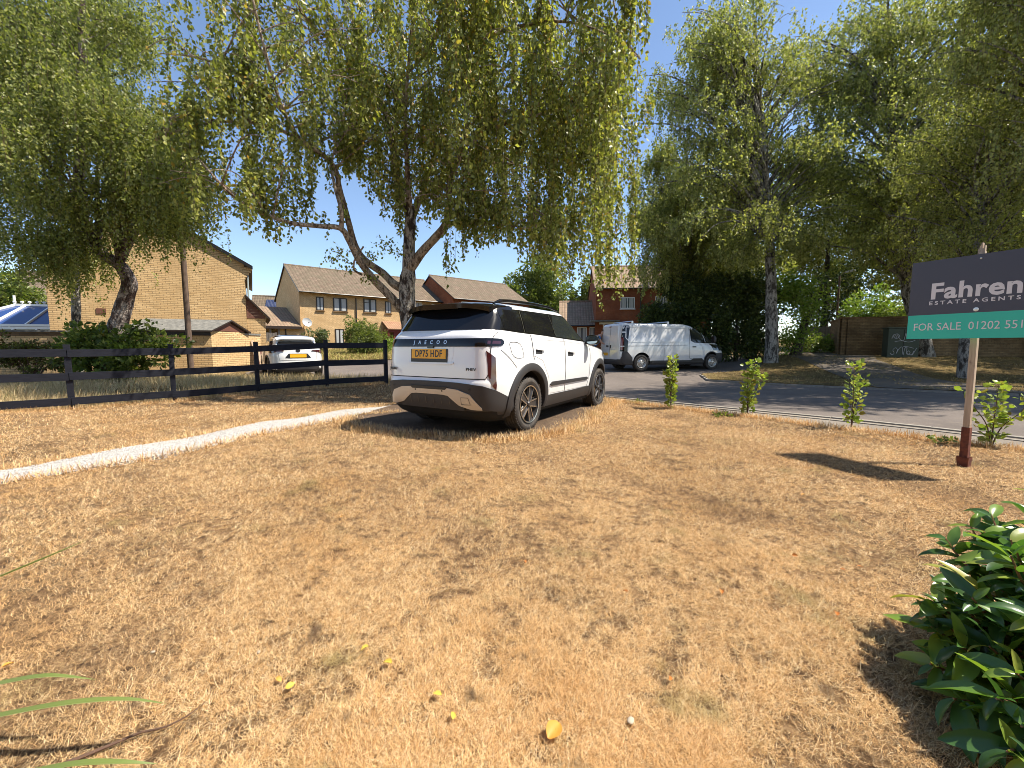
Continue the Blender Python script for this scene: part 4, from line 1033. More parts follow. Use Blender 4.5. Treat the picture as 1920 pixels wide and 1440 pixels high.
        for j in range(nz+1):
            f, b = [], []
            for u in U:
                v = fl(u)+(fh(u)-fl(u))*j/nz; p, n = P(u, v); f.append(p+n*off); b.append(p+n*(off-depth))
            F.append(f); Bk.append(b)
        g = MB(); g.grid(F); g.grid([r[::-1] for r in Bk])
        g.grid([F[0], Bk[0]]); g.grid([F[-1][::-1], Bk[-1][::-1]])
        g.grid([[r[0] for r in F][::-1], [r[0] for r in Bk][::-1]]); g.grid([[r[-1] for r in F], [r[-1] for r in Bk]])
        return g.build(name, m, parent, smooth=R(35) if smooth else False, merge=1e-5)
    def line(s, name, kind, pts, wd, off, m, parent, sg=1):
        """a thin groove following points (u, v)"""
        P = []
        for (a, b), (c, d) in zip(pts, pts[1:]):
            k = max(1, int(math.hypot(c-a, d-b)/.04)); P += [(a+(c-a)*i/k, b+(d-b)*i/k) for i in range(k)]
        P.append(pts[-1]); f = {'side': lambda u, v: (s.side(u, v, sg), s.nside(u, v, sg)), 'rear': lambda u, v: (s.rear(u, v), s.nrear(u, v)), 'around': lambda u, v: (s.around(u, v, sg), s.naround(u, v, sg))}[kind]
        g = MB(); A, B = [], []
        for i, (u, v) in enumerate(P):
            p, n = f(u, v); q, _ = f(*P[min(i+1, len(P)-1)]); r_, _ = f(*P[max(i-1, 0)]); t_ = (q-r_).normalized(); w = n.cross(t_)*wd/2
            A.append(p+n*off-w); B.append(p+n*off+w)
        g.grid([A, B]); return g.build(name, m, parent, smooth=True)
    def arch(s, name, hub, hz, r0, r1, off, m, parent, sg, a0=-10, a1=190, n=40, lip=.06):
        g = MB(); rows = [[] for _ in range(6)]
        for k in range(n+1):
            a = R(a0+(a1-a0)*k/n); c, sn = math.cos(a), math.sin(a)
            for j, (r, o) in enumerate(((r1, -.01), (r1, off*.8), (r1-.012, off), (r0+.015, off+.004), (r0, off-.004), (r0, -lip))):
                y, z = hub+r*c, max(s.z0+.005, hz+r*sn); p = s.side(y, z, sg); rows[j].append(p+Vector((sg*o, 0, 0)))
        g.grid(rows); return g.build(name, m, parent, smooth=R(50), merge=1e-5)

def text_mesh(name, txt, size, m, parent, Mx, align='CENTER', bold=.0, sx=1.0, space=1.0, depth=.002, shear=0):
    c = bpy.data.curves.new(name, 'FONT'); c.body = txt; c.size = size; c.align_x = align; c.align_y = 'CENTER'; c.offset = bold; c.extrude = depth; c.space_character = space; c.shear = shear; c.resolution_u = 3
    o = bpy.data.objects.new('tmp', c); COL.objects.link(o); dg = bpy.context.evaluated_depsgraph_get(); dg.update()
    me = bpy.data.meshes.new_from_object(o.evaluated_get(dg)); bpy.data.objects.remove(o); bpy.data.curves.remove(c)
    me.name = name; me.transform(Mx @ Matrix.Diagonal((sx, 1, 1, 1))); me.materials.clear(); me.materials.append(m)
    o = bpy.data.objects.new(name, me); COL.objects.link(o); o.parent = parent; return o

def frame_on(p, n, up=Vector((0, 0, 1))):
    """matrix whose z is the outward normal n at p, y close to up"""
    n = n.normalized(); x = up.cross(n).normalized(); y = n.cross(x)
    return Matrix(((x.x, y.x, n.x, p.x), (x.y, y.y, n.y, p.y), (x.z, y.z, n.z, p.z), (0, 0, 0, 1)))

def tyre_mesh(r, w, rr):
    h = w/2; prof = [(rr, -h+.02), (rr+.015, -h+.008), (rr+.05, -h), (r-.045, -h), (r-.022, -h+.006), (r-.006, -h+.02), (r-.001, -h+.034)]
    for gx in (-.062, -.02, .022, .064):
        k = gx*w/.235; prof += [(r, k-.006), (r-.009, k-.004), (r-.009, k+.004), (r, k+.006)]
    prof += [(r-.001, h-.034), (r-.006, h-.02), (r-.022, h-.006), (r-.045, h), (r-.06, h+.002), (rr+.05, h), (rr+.015, h-.008), (rr, h-.02)]
    return prof

def wheel(parent, x, y, z, r, w, rr, sg, style):
    o = empty('wheel', (0, 0, 0)); o.parent = parent; 
    Mx = Matrix.Translation((x, y, z)) @ Matrix.Rotation(sg*math.pi/2, 4, 'Y')      # local z points outward
    g = MB(); g.lathe(tyre_mesh(r, w, rr), Mx, 64)
    # shoulder tread blocks
    for k in range(56):
        a = 2*math.pi*k/56
        for s_ in (-1, 1):
            c = Mx @ Matrix.Rotation(a, 4, 'Z') @ Matrix.Translation((r-.004, 0, s_*(w/2-.026))); g.box(None, (.012, .018, .030), M=c)
    ty = g.build('tyre', M['tyre'], o, smooth=R(30))
    g = MB(); h = w/2
    if style == 'suv':
        g.lathe([(rr+.006, h-.004), (rr+.004, h+.002), (rr-.010, h-.004), (rr-.016, h-.03), (rr-.03, h-.11), (.0, h-.115)], Mx, 56, 0)
        g.lathe([(rr+.006, h-.003), (rr+.004, h+.004), (rr-.009, h+.001)], Mx, 56, 1)
        for k in range(5):
            a = 2*math.pi*k/5+.3; Rk = Mx @ Matrix.Rotation(a, 4, 'Z')
            # wide grey blade with two bright edges
            g.prism([(.03, -.032), (rr-.012, -.046), (rr-.012, .046), (.03, .032)], h-.06, h-.022, Rk, 0)
            for sgn in (-1, 1):
                g.prism([(.035, sgn*.024), (rr-.008, sgn*.050), (rr-.008, sgn*.064), (.045, sgn*.038)][::sgn], h-.055, h-.012, Rk, 1)
                g.prism([(.14, sgn*.060), (rr-.01, sgn*.094), (rr-.01, sgn*.100), (.14, sgn*.066)][::sgn], h-.055, h-.03, Rk, 0)
        g.lathe([(.001, h+.0), (.03, h-.001), (.036, h-.008), (.036, h-.03), (.075, h-.035), (.085, h-.05), (.085, h-.09)], Mx, 24, 0)
        for k in range(5):
            a = 2*math.pi*k/5+.9; p = Matrix.Rotation(a, 4, 'Z') @ Vector((.056, 0, 0)); g.lathe([(.009, h-.03), (.009, h-.018), (.001, h-.018)], Mx @ Matrix.Translation(p), 8, 1)
        ri = g.build('rim', [M['rim_grey'], M['rim_bright']], o, smooth=R(30))
        g = MB(); g.lathe([(.08, h-.10), (.155, h-.10), (.155, h-.108)], Mx, 40); g.build('brake_disc', M['disc'], o)
    elif style == 'steel':
        g.lathe([(rr+.004, h-.004), (rr+.002, h+.006), (rr-.012, h+.0), (rr-.02, h-.03), (rr-.05, h-.045), (.10, h-.02), (.085, h-.004), (.06, h-.004), (.05, h+.01), (.001, h+.016)], Mx, 40, 0)
        for k in range(12):
            a = 2*math.pi*k/12; c = Mx @ Matrix.Rotation(a, 4, 'Z') @ Matrix.Translation((rr-.05, 0, h-.036)); g.box(None, (.024, .03, .012), M=c, mi=1)
        for k in range(5):
            a = 2*math.pi*k/5; p = Matrix.Rotation(a, 4, 'Z') @ Vector((.075, 0, 0)); g.lathe([(.012, h-.01), (.012, h+.012), (.001, h+.012)], Mx @ Matrix.Translation(p), 8, 1)
        g.build('rim', [M['silver'], M['dark_void']], o, smooth=R(30))
    else:
        g.lathe([(rr+.004, h-.004), (rr, h+.004), (rr-.012, h-.002), (rr-.02, h-.05), (0, h-.06)], Mx, 40, 1)
        for k in range(5): g.prism([(.02, -.03), (rr-.005, -.03), (rr-.005, .03), (.02, .03)], h-.04, h-.008, Mx @ Matrix.Rotation(2*math.pi*k/5, 4, 'Z'), 0)
        g.build('rim', [M['rim_bright'], M['rim_grey']], o, smooth=R(30))
    return o

def place(root, x, y, yaw, z=None):
    """car frame: x right, y forward; yaw turns the nose towards +x"""
    root.location = (x, y, G(x, y) if z is None else z); root.rotation_euler = (0, 0, -yaw)

# ---------------------------------------------------------------- the white SUV
def suv():
    r = empty('parked_suv', (0, 0, 0), 0, 'white SUV with yellow rear plate reading DP75 HDF parked on the lawn edge', 'SUV')
    T = [(.20, .80, -.66, 3.30), (.27, .855, -.80, 3.47), (.36, .89, -.875, 3.53), (.46, .905, -.905, 3.55), (.60, .918, -.925, 3.565), (.69, .925, -.93, 3.565), (.73, .925, -.905, 3.56),
         (.90, .925, -.895, 3.545), (1.0, .922, -.885, 3.50), (1.06, .918, -.882, 3.40), (1.10, .912, -.88, 3.15), (1.14, .905, -.878, 2.80), (1.17, .90, -.872, 2.50), (1.21, .892, -.862, 2.36),
         (1.25, .878, -.845, 2.28), (1.29, .858, -.81, 2.20), (1.32, .845, -.775, 2.14), (1.45, .812, -.675, 1.86), (1.56, .775, -.60, 1.58), (1.60, .758, -.57, 1.47), (1.635, .735, -.53, 1.36), (1.665, .68, -.46, 1.2), (1.685, .58, -.34, 1.0), (1.695, .40, -.1, .8)]
    B = Body(T, 1.25, 8.0, 4.6, (0, 2.672), .014, .36)
    zs = list(np.linspace(.20, 1.0, 28))+list(np.linspace(1.02, 1.34, 30))+list(np.linspace(1.36, 1.60, 14))+[1.612, 1.624, 1.636, 1.648, 1.658, 1.667, 1.676, 1.684, 1.69, 1.695]
    def mf(c, n, s):
        if abs(c.x) < .62 and (abs(c.y) < .5 or abs(c.y-2.672) < .5) and c.z < .9: return 2
        if n.z < -.5: return 2
        for h in (0, 2.672):
            if math.hypot(c.y-h, c.z-.38) < .428 and c.z < .85: return 2
        if c.z < .42: return 1
        return 0
    B.shell('body', [M['paint_white'], M['plastic'], M['dark_void']], r, zs, .43, mf)
    # rear bumper : black plastic wrapping the tail, dipping lower at the sides
    for sg in (1, -1):
        B.panel('bumper_cladding', 'around', [0, .45, .62, .78, .95, 1.12, 1.24], [.42, .42, .40, .37, .34, .32, .32], [.695, .69, .68, .66, .60, .52, .46], .014, M['plastic'], r, sg, 5)
        B.panel('skid_plate', 'around', [.0, .22, .3, .46, .62, .74], [.54, .54, .53, .42, .38, .375], [.625, .625, .62, .61, .56, .40], .026, M['silver'], r, sg, 4)
        B.panel('sill_cladding', 'side', [.44, .6, 1.4, 2.16], [.28, .27, .27, .28], [.435, .43, .43, .44], .016, M['plastic'], r, sg, 3)
        B.arch('wheel_arch_trim', 0, .38, .425, .525, .022, M['plastic'], r, sg, -14, 196)
        B.arch('wheel_arch_trim', 2.672, .38, .425, .525, .022, M['plastic'], r, sg, -14, 196)
        B.panel('front_bumper_trim', 'side', [3.16, 3.3, 3.45], [.25, .25, .26], [.52, .48, .42], .012, M['plastic'], r, sg, 3)
        # vertical reflector slit and tail lamp end
        B.panel('reflector', 'side', [-.80, -.77, -.71], [.78, .66, .60], [1.07, 1.04, .99], .008, M['lamp_dark'], r, sg, 6, step=.02)
        B.panel('tail_lamp', 'around', [.76, .85, .95, 1.0, 1.04], [1.118, 1.120, 1.124, 1.13, 1.15], [1.215, 1.215, 1.212, 1.205, 1.18], .012, M['gloss_black'], r, sg, 3)
        B.panel('lamp_glow', 'around', [.80, .9, .98], [1.15, 1.15, 1.15], [1.185, 1.185, 1.183], .014, M['lamp_dark'], r, sg, 2)
        # glasshouse
        B.panel('quarter_window', 'side', [-.46, -.06], [1.33, 1.308], [1.575, 1.582], .006, M['glass_dark'], r, sg, 6)
        B.panel('rear_door_window', 'side', [.0, .76, .84], [1.305, 1.27, 1.266], [1.583, 1.588, 1.50], .006, M['glass_dark'], r, sg, 6)
        B.panel('front_door_window', 'side', [.86, .93, 1.34, 1.86], [1.264, 1.262, 1.245, 1.22], [1.44, 1.588, 1.575, 1.29], .006, M['glass_front'], r, sg, 6)
        B.panel('window_surround', 'side', [-.50, -.2, 1.0, 1.35, 1.7, 2.10], [1.318, 1.298, 1.245, 1.23, 1.212, 1.195], [1.595, 1.598, 1.603, 1.598, 1.455, 1.215], .003, M['gloss_black'], r, sg, 8)
        B.panel('rear_pillar', 'around', [.70, .80, .92, 1.00], [1.33, 1.322, 1.32, 1.318], [1.63, 1.635, 1.635, 1.62], .004, M['gloss_black'], r, sg, 8)
        B.line('pillar_trim', 'side', [(-.035, 1.305), (-.035, 1.58)], .010, .009, M['rim_bright'], r, sg); B.line('pillar_trim', 'side', [(.885, 1.27), (.80, 1.585)], .008, .009, M['rim_bright'], r, sg)
        # doors (proud sheets with a dark gap round them)
        B.panel('door', 'side', [.10, .35, .52, .62, 1.10], [1.0, .93, .70, .45, .445], [1.285, 1.275, 1.268, 1.262, 1.237], .0035, M['paint_white'], r, sg, 10)
        fd = B.panel('door', 'side', [1.115, 2.02, 2.10, 2.15], [.445, .445, .55, .80], [1.236, 1.195, 1.19, 1.186], .0035, M['paint_white'], r, sg, 10)
        B.line('door_gap', 'side', [(.09, 1.285), (.085, 1.0), (.11, .94)], .010, .0045, M['seam'], r, sg)
        B.line('door_gap', 'side', [(1.108, 1.236), (1.10, .9), (1.125, .44)], .011, .006, M['seam'], r, sg)
        B.line('door_gap', 'side', [(2.13, 1.19), (2.16, .95), (2.12, .62), (2.04, .44)], .010, .0055, M['seam'], r, sg)
        B.line('crease_shade', 'side', [(.35, 1.215), (1.1, 1.20), (2.05, 1.155)], .006, .0055, mat('crease_shadow', (.45, .45, .45), .5) if sg > 0 else M['silver'], r, sg)  # flat grey line, paints the shade of the door crease
        B.line('bonnet_gap', 'side', [(2.16, 1.15), (2.6, 1.105), (3.1, 1.04)], .008, .003, M['seam'], r, sg)
        B.line('bumper_gap', 'side', [(-.62, 1.08), (-.45, .96), (-.34, .86)], .007, .003, M['seam'], r, sg)
        B.panel('door_moulding', 'side', [.58, .64, 2.0, 2.04], [.575, .555, .555, .565], [.585, .615, .605, .585], .018, M['plastic'], r, sg, 2)
        B.panel('handle', 'side', [.17, .40], [1.075, 1.06], [1.10, 1.09], .024, M['paint_white'], r, sg, 2)
        B.panel('handle_shadow', 'side', [.15, .34], [1.02, 1.015], [1.078, 1.072], .0045, M['seam'], r, sg, 2)  # dark sheet painted as the shade under the rear door handle
        B.panel('handle', 'side', [1.22, 1.46], [1.035, 1.02], [1.06, 1.05], .024, M['paint_white'], r, sg, 2)
        B.panel('handle_shadow', 'side', [1.20, 1.40], [.975, .97], [1.038, 1.032], .0045, M['seam'], r, sg, 2)  # same painted shade below the front handle
        # roof rail
        g = MB(); pts = [(-.42, 1.66), (-.32, 1.70), (-.1, 1.715), (.5, 1.728), (1.0, 1.718), (1.25, 1.69), (1.36, 1.64)]
        g.tube([(sg*(B.side(y, 1.60, 1).x-.075), y, z) for y, z in pts], [.012]+[.019]*5+[.012], 8); g.build('roof_rail', M['gloss_black'], r, smooth=True)
        # mirror
        g = MB(); c = Vector((sg*1.02, 2.02, 1.235))
        rows = []
        for k, (f, sc) in enumerate(((-.055, .90), (-.045, 1.0), (.0, 1.03), (.05, .88), (.09, .55), (.105, .1))):
            rows.append([c+Vector((sg*.115*sc*math.copysign(abs(math.cos(a))**.75, math.cos(a)), f, .082*sc*math.copysign(abs(math.sin(a))**.75, math.sin(a)))) for a in np.linspace(0, 2*math.pi, 25)])
        g.grid(rows); g.box((sg*.90, 2.06, 1.185), (.10, .05, .045)); mr = g.build('mirror', M['gloss_black'], r, smooth=R(50), merge=1e-5)
        g = MB(); n = 24; g.face([c+Vector((sg*.100*math.copysign(abs(math.cos(a))**.8, math.cos(a)), -.050, .070*math.copysign(abs(math.sin(a))**.8, math.sin(a)))) for a in np.linspace(0, 2*math.pi, n, endpoint=False)][::-sg]); g.build('mirror_glass', M['mirror'], mr)
    # tailgate
    tg = B.panel('tailgate', 'rear', [-.80, -.78, .78, .80], [.80, .745, .745, .80], [1.118, 1.118, 1.118, 1.118], .004, M['paint_white'], r, 1, 8)
    B.line('tailgate_gap', 'rear', [(-.80, 1.30), (-.812, 1.10), (-.808, .80), (-.78, .738), (.78, .738), (.808, .80), (.812, 1.10), (.80, 1.30)], .010, .004, M['seam'], r)
    B.panel('number_plate_recess', 'rear', [-.36, -.33, .33, .36], [1.02, .925, .925, 1.02], [1.112, 1.112, 1.112, 1.112], .0055, M['paint_white'], r, 1, 4)
    B.panel('recess_lip', 'rear', [-.37, -.33, .33, .37], [.915, .905, .905, .915], [.93, .925, .925, .93], .018, M['paint_white'], r, 1, 2)
    B.panel('light_bar', 'rear', [-.76, .76], [1.118, 1.118], [1.215, 1.215], .010, M['gloss_black'], r, 1, 3)
    p = B.rear(0, 1.168); n = B.nrear(0, 1.168); text_mesh('lettering', 'JAECOO', .064, M['rim_bright'], r, frame_on(p+n*.013-Vector((.015, 0, 0)), n), space=2.9, bold=.002)
    B.panel('camera_housing', 'rear', [-.05, .05], [1.10, 1.10], [1.13, 1.13], .022, M['gloss_black'], r, 1, 2)
    # number plate
    p = B.rear(-.03, 1.02); n = Vector((0, -1, .04)); F = frame_on(p+Vector((0, -.012, 0)), n)
    g = MB(); g.box(None, (.60, .165, .012), M=F @ Matrix.Translation((0, -.012, 0))); npf = g.build('number_plate_holder', M['plate_black'], r, bevel=.002)
    g = MB(); g.box(None, (.565, .118, .004), M=F @ Matrix.Translation((0, .010, .009))); npp = g.build('number_plate', M['plate_yellow'], r)
    text_mesh('registration', 'DP75 HDF', .118, M['plate_black'], npp, F @ Matrix.Translation((0, .008, .012)), sx=.80, bold=.0022, space=1.08, depth=.001)
    # badges
    p = B.rear(-.66, .835)+Vector((0, -.006, 0)); n = Vector((-.16, -1, 0)).normalized(); text_mesh('badge', 'JAECOO 7', .045, M['trim_black'], r, frame_on(p+n*.006, n), sx=.75, bold=.002)
    p = B.rear(.62, .85); n = B.nrear(.62, .85); text_mesh('badge', 'PHEV', .045, M['trim_dark'], r, frame_on(p+n*.006, n), sx=1.3, bold=.0005)
    # lower insert, tow cover, sensors
    B.panel('bumper_insert', 'rear', [-.52, -.40, .40, .52], [.36, .36, .36, .36], [.40, .535, .535, .40], .018, M['plastic'], r, 1, 4)
    for k in range(6): B.line('insert_rib', 'rear', [(-.32+k*.128, .42), (-.32+k*.128, .50)], .008, .026, M['rim_grey'], r)
    B.line('tow_cover', 'rear', [(.50, .44), (.50, .52), (.60, .52), (.62, .44), (.50, .44)], .005, .0285, M['seam'], r)
    B.panel('step_recess', 'rear', [-.30, -.27, .27, .30], [.622, .60, .60, .622], [.635, .635, .635, .635], .028, M['trim_black'], r, 1, 1)
    for x in (-.62, -.22, .22, .62):
        p = B.rear(x, .585 if abs(x) < .3 else .62); n = B.nrear(x, .6); g = MB(); g.lathe([(.011, 0), (.011, .004), (.001, .004)], Matrix.Translation(p+n*.024) @ n.to_track_quat('Z', 'Y').to_matrix().to_4x4(), 12); g.build('parking_sensor', M['trim_black'], r)
    # rear glass and spoiler
    B.panel('rear_window', 'rear', [-.70, -.66, .66, .70], [1.335, 1.322, 1.322, 1.335], [1.50, 1.60, 1.60, 1.50], .006, M['glass_dark'], r, 1, 8)
    g = MB(); rows = []
    for t_ in np.linspace(0, 1, 9):
        row = []
        for x in np.linspace(-1, 1, 41):
            hw = .725-.045*t_; xx = x*hw; ye = -.72+.13*abs(x)**3; yi = -.28; y = yi+(ye-yi)*t_; z = 1.692-.030*t_*t_-.055*abs(x)**4-.006*t_
            row.append((xx, y, z))
        rows.append(row)
    und = [[(x*.985, y+.012, z-.055*(1-.10*i)-.004) for x, y, z in rr] for i, rr in enumerate(rows[::-1])]
    g.grid(rows); g.grid([rows[-1], und[0]]); g.grid(und); 
    g.grid([[q[0] for q in rows], [q[0] for q in und[::-1]]]); g.grid([[q[-1] for q in rows], [q[-1] for q in und[::-1]]])
    g.build('spoiler', M['gloss_black'], r, smooth=R(35), merge=1e-5)
    g = MB(); g.box((0, -.69, 1.608), (.34, .012, .012)); g.build('brake_light', M['lamp_red'], r)
    # roof black panel edge, aerial fin, windscreen, front end (seen from other sides)
    g = MB(); g.prism([(-.10, 0), (.10, 0), (-.06, .055), (-.10, .06)], -.012, .012, Matrix.Translation((0, -.12, 1.66)) @ Matrix.Rotation(math.pi/2, 4, 'Z') @ Matrix.Rotation(math.pi/2, 4, 'X')); g.build('aerial_fin', M['gloss_black'], r)
    B.panel('windscreen', 'front', [-.72, .72], [1.235, 1.235], [1.56, 1.56], .006, M['glass_front'], r, 1, 8)
    B.panel('grille', 'front', [-.62, .62], [.55, .55], [.98, .98], .01, M['gloss_black'], r, 1, 4)
    B.panel('front_bumper', 'front', [-.80, .80], [.27, .27], [.45, .45], .014, M['plastic'], r, 1, 3)
    for sg in (1, -1): B.panel('headlight', 'front', sorted([sg*.62, sg*.86]), [.93, .93], [1.01, 1.01], .01, M['glass_front'], r, 1, 2)
    # fuel flap : rounded outline
    o = []
    for a in np.linspace(0, 2*math.pi, 29):
        o.append((-.31+.13*math.copysign(abs(math.cos(a))**.6, math.cos(a))+.05*math.sin(a)*-1, 1.075+.10*math.copysign(abs(math.sin(a))**.6, math.sin(a))))
    B.line('fuel_flap', 'side', o, .006, .003, M['seam'], r, 1)
    for sg in (1, -1):
        for y in (0, 2.672): wheel(r, sg*.80, y, .36, .36, .235, .246, sg, 'suv')
    g = MB(); g.box((0, 1.3, .30), (1.2, 3.8, .14)); g.box((0, 0, .33), (1.3, .12, .12)); g.tube([(.45, -.2, .27), (.45, -.72, .27)], .035, 10); g.build('underbody', M['dark_void'], r)
    place(r, -.545, 5.957, .551, .012)
    return r
suv()

# ---------------------------------------------------------------- panel van
def van():
    r = empty('panel_van', (0, 0, 0), 0, 'white panel van with roof bars parked across the road under the trees', 'van')
    T = [(.24, .88, -.90, 4.30), (.34, .93, -.965, 4.42), (.60, .95, -.968, 4.43), (.85, .95, -.955, 4.40), (1.02, .945, -.95, 4.26), (1.12, .94, -.948, 4.08), (1.22, .935, -.945, 3.86), (1.34, .92, -.94, 3.70), (1.6, .875, -.925, 3.22), (1.8, .835, -.91, 2.84), (1.88, .80, -.90, 2.66), (1.93, .76, -.87, 2.45), (1.955, .68, -.78, 2.2), (1.965, .5, -.6, 1.9)]
    B = Body(T, 1.4, 14, 4.2, (0, 3.498), .0, .335)
    zs = list(np.linspace(.24, 1.0, 20))+list(np.linspace(1.04, 1.9, 30))+[1.92, 1.935, 1.945, 1.955, 1.965]
    def mf(c, n, s):
        if abs(c.x) < .68 and (abs(c.y) < .5 or abs(c.y-3.498) < .5) and c.z < .85: return 2
        if n.z < -.5: return 2
        for h in (0, 3.498):
            if math.hypot(c.y-h, c.z-.355) < .402 and c.z < .8: return 2
        if c.z < .40: return 1
        return 0
    B.shell('body', [M['paint_van'], M['plastic'], M['dark_void']], r, zs, .405, mf, xin=.64)
    for sg in (1, -1):
        B.panel('door_window', 'side', [2.42, 2.58, 3.30, 3.52], [1.27, 1.20, 1.17, 1.18], [1.70, 1.78, 1.50, 1.26], .006, M['glass_front'], r, sg, 6)
        B.panel('window_surround', 'side', [2.36, 2.54, 3.36, 3.66], [1.24, 1.165, 1.135, 1.14], [1.73, 1.83, 1.53, 1.22], .003, M['gloss_black'], r, sg, 6)
        B.line('pillar', 'side', [(3.13, 1.18), (3.03, 1.62)], .03, .009, M['paint_van'], r, sg)
        B.line('door_gap', 'side', [(2.32, 1.80), (2.30, 1.2), (2.32, .50), (2.85, .42)], .012, .004, M['seam'], r, sg)
        B.line('door_gap', 'side', [(1.05, .95), (1.05, .36)], .012, .004, M['seam'], r, sg)
        # pressed panel frame along the load bay
        for off_, m_, wd in ((.012, M['paint_van'], .035),):
            B.line('pressing', 'side', [(-.70, 1.77), (-.74, 1.35), (-.60, 1.20), (1.95, 1.20), (2.16, 1.36), (2.16, 1.78), (-.70, 1.79)], wd, off_, m_, r, sg)
        B.line('side_groove', 'side', [(-.70, 1.02), (2.2, 1.06)], .03, .003, M['dish'], r, sg)
        B.panel('door_handle', 'side', [2.44, 2.62], [.965, .965], [1.01, 1.01], .03, M['trim_black'], r, sg, 1)
        B.panel('side_moulding', 'side', [.46, 2.2, 3.0], [.34, .34, .34], [.42, .425, .43], .02, M['plastic'], r, sg, 1)
        B.panel('side_moulding', 'side', [2.35, 2.5, 2.95, 3.06], [.38, .38, .38, .38], [.40, .50, .50, .40], .024, M['trim_black'], r, sg, 1)
        B.arch('wheel_arch_trim', 3.498, .355, .40, .44, .012, M['plastic'], r, sg, -8, 188)
        B.panel('bumper_corner', 'around', [.62, .84, .92, 1.12, 1.36], [.28, .28, .28, .28, .30], [.48, .48, .80, .80, .55], .014, M['plastic'], r, sg, 3)
        B.panel('tail_lamp', 'around', [.82, .90, .93], [.86, .86, .87], [1.36, 1.36, 1.35], .016, M['lamp_red'], r, sg, 4)
        B.panel('corner_trim', 'around', [.82, .90, 1.04, 1.12], [.80, .80, .78, .80], [1.84, 1.85, 1.85, 1.80], .010, M['gloss_black'], r, sg, 6)
        for z in (.98, 1.55): B.panel('hinge', 'around', [.83, .97], [z, z], [z+.05, z+.05], .028, M['paint_van'], r, sg, 1)
        g = MB(); c = Vector((sg*1.06, 3.42, 1.30)); rows = []
        for f, sc in ((-.06, .9), (-.05, 1.), (0, 1.05), (.06, .85), (.10, .2)): rows.append([c+Vector((sg*.11*sc*math.copysign(abs(math.cos(a))**.7, math.cos(a)), f, .155*sc*math.copysign(abs(math.sin(a))**.7, math.sin(a)))) for a in np.linspace(0, 2*math.pi, 21)])
        g.grid(rows); g.box((sg*.95, 3.45, 1.22), (.12, .05, .06)); mr = g.build('mirror', M['plastic'], r, smooth=R(50))
        B.panel('headlight', 'front', sorted([sg*.60, sg*.88]), [.80, .84], [1.06, 1.10], .012, M['glass_front'], r, 1, 3)
    B.line('rear_door_gap', 'rear', [(0, .46), (0, 1.86)], .016, .010, M['seam'], r)
    for sg in (1, -1):
        B.panel('rear_door', 'rear', sorted([sg*.012, sg*.79]), [.47, .47], [1.85, 1.85], .007, M['paint_van'], r, 1, 8)
        B.line('pressing', 'rear', [(sg*.10, .86), (sg*.70, .86)], .02, .009, M['dish'], r)
    B.panel('handle', 'rear', [-.28, -.10], [.99, .99], [1.05, 1.05], .03, M['trim_black'], r, 1, 1)
    B.panel('handle', 'rear', [.06, .11], [.93, .93], [1.07, 1.07], .03, M['trim_black'], r, 1, 1)
    B.panel('high_brake_lamp', 'rear', [-.12, .04], [1.80, 1.80], [1.845, 1.845], .014, M['lamp_red'], r, 1, 1)
    B.panel('number_plate', 'rear', [-.62, -.12], [.62, .62], [.74, .74], .014, M['plate_yellow'], r, 1, 1)
    B.panel('rear_bumper', 'rear', [-.86, .86], [.28, .28], [.47, .47], .03, M['plastic'], r, 1, 3, depth=.04)
    B.panel('windscreen', 'front', [-.76, .76], [1.26, 1.26], [1.80, 1.80], .006, M['glass_front'], r, 1, 8)
    B.panel('front_bumper', 'front', [-.86, .86], [.26, .26], [.72, .72], .014, M['plastic'], r, 1, 3)
    for y in (-.35, 1.35):
        g = MB(); g.tube([(-.74, y, 2.03), (.74, y, 2.03)], .022, 8)
        for sx in (-.72, .72): g.box((sx, y, 1.985), (.05, .07, .09))
        g.build('roof_bar', M['alu'], r)
    for sg in (1, -1):
        for y in (0, 3.498): wheel(r, sg*.83, y, .335, .335, .215, .215, sg, 'steel')
    g = MB(); g.box((0, 1.7, .32), (1.3, 4.9, .14)); g.build('underbody', M['dark_void'], r)
    # van hub position from the photograph: right rear wheel ~ (5.3,17.3)
    yaw = R(74); cx, cy = 5.32-.90*math.cos(yaw), 17.15+.90*math.sin(yaw)
    place(r, cx, cy, yaw); r.rotation_euler = (0, 0, -yaw)
    r.location.z = G(cx, cy)-.03
van()

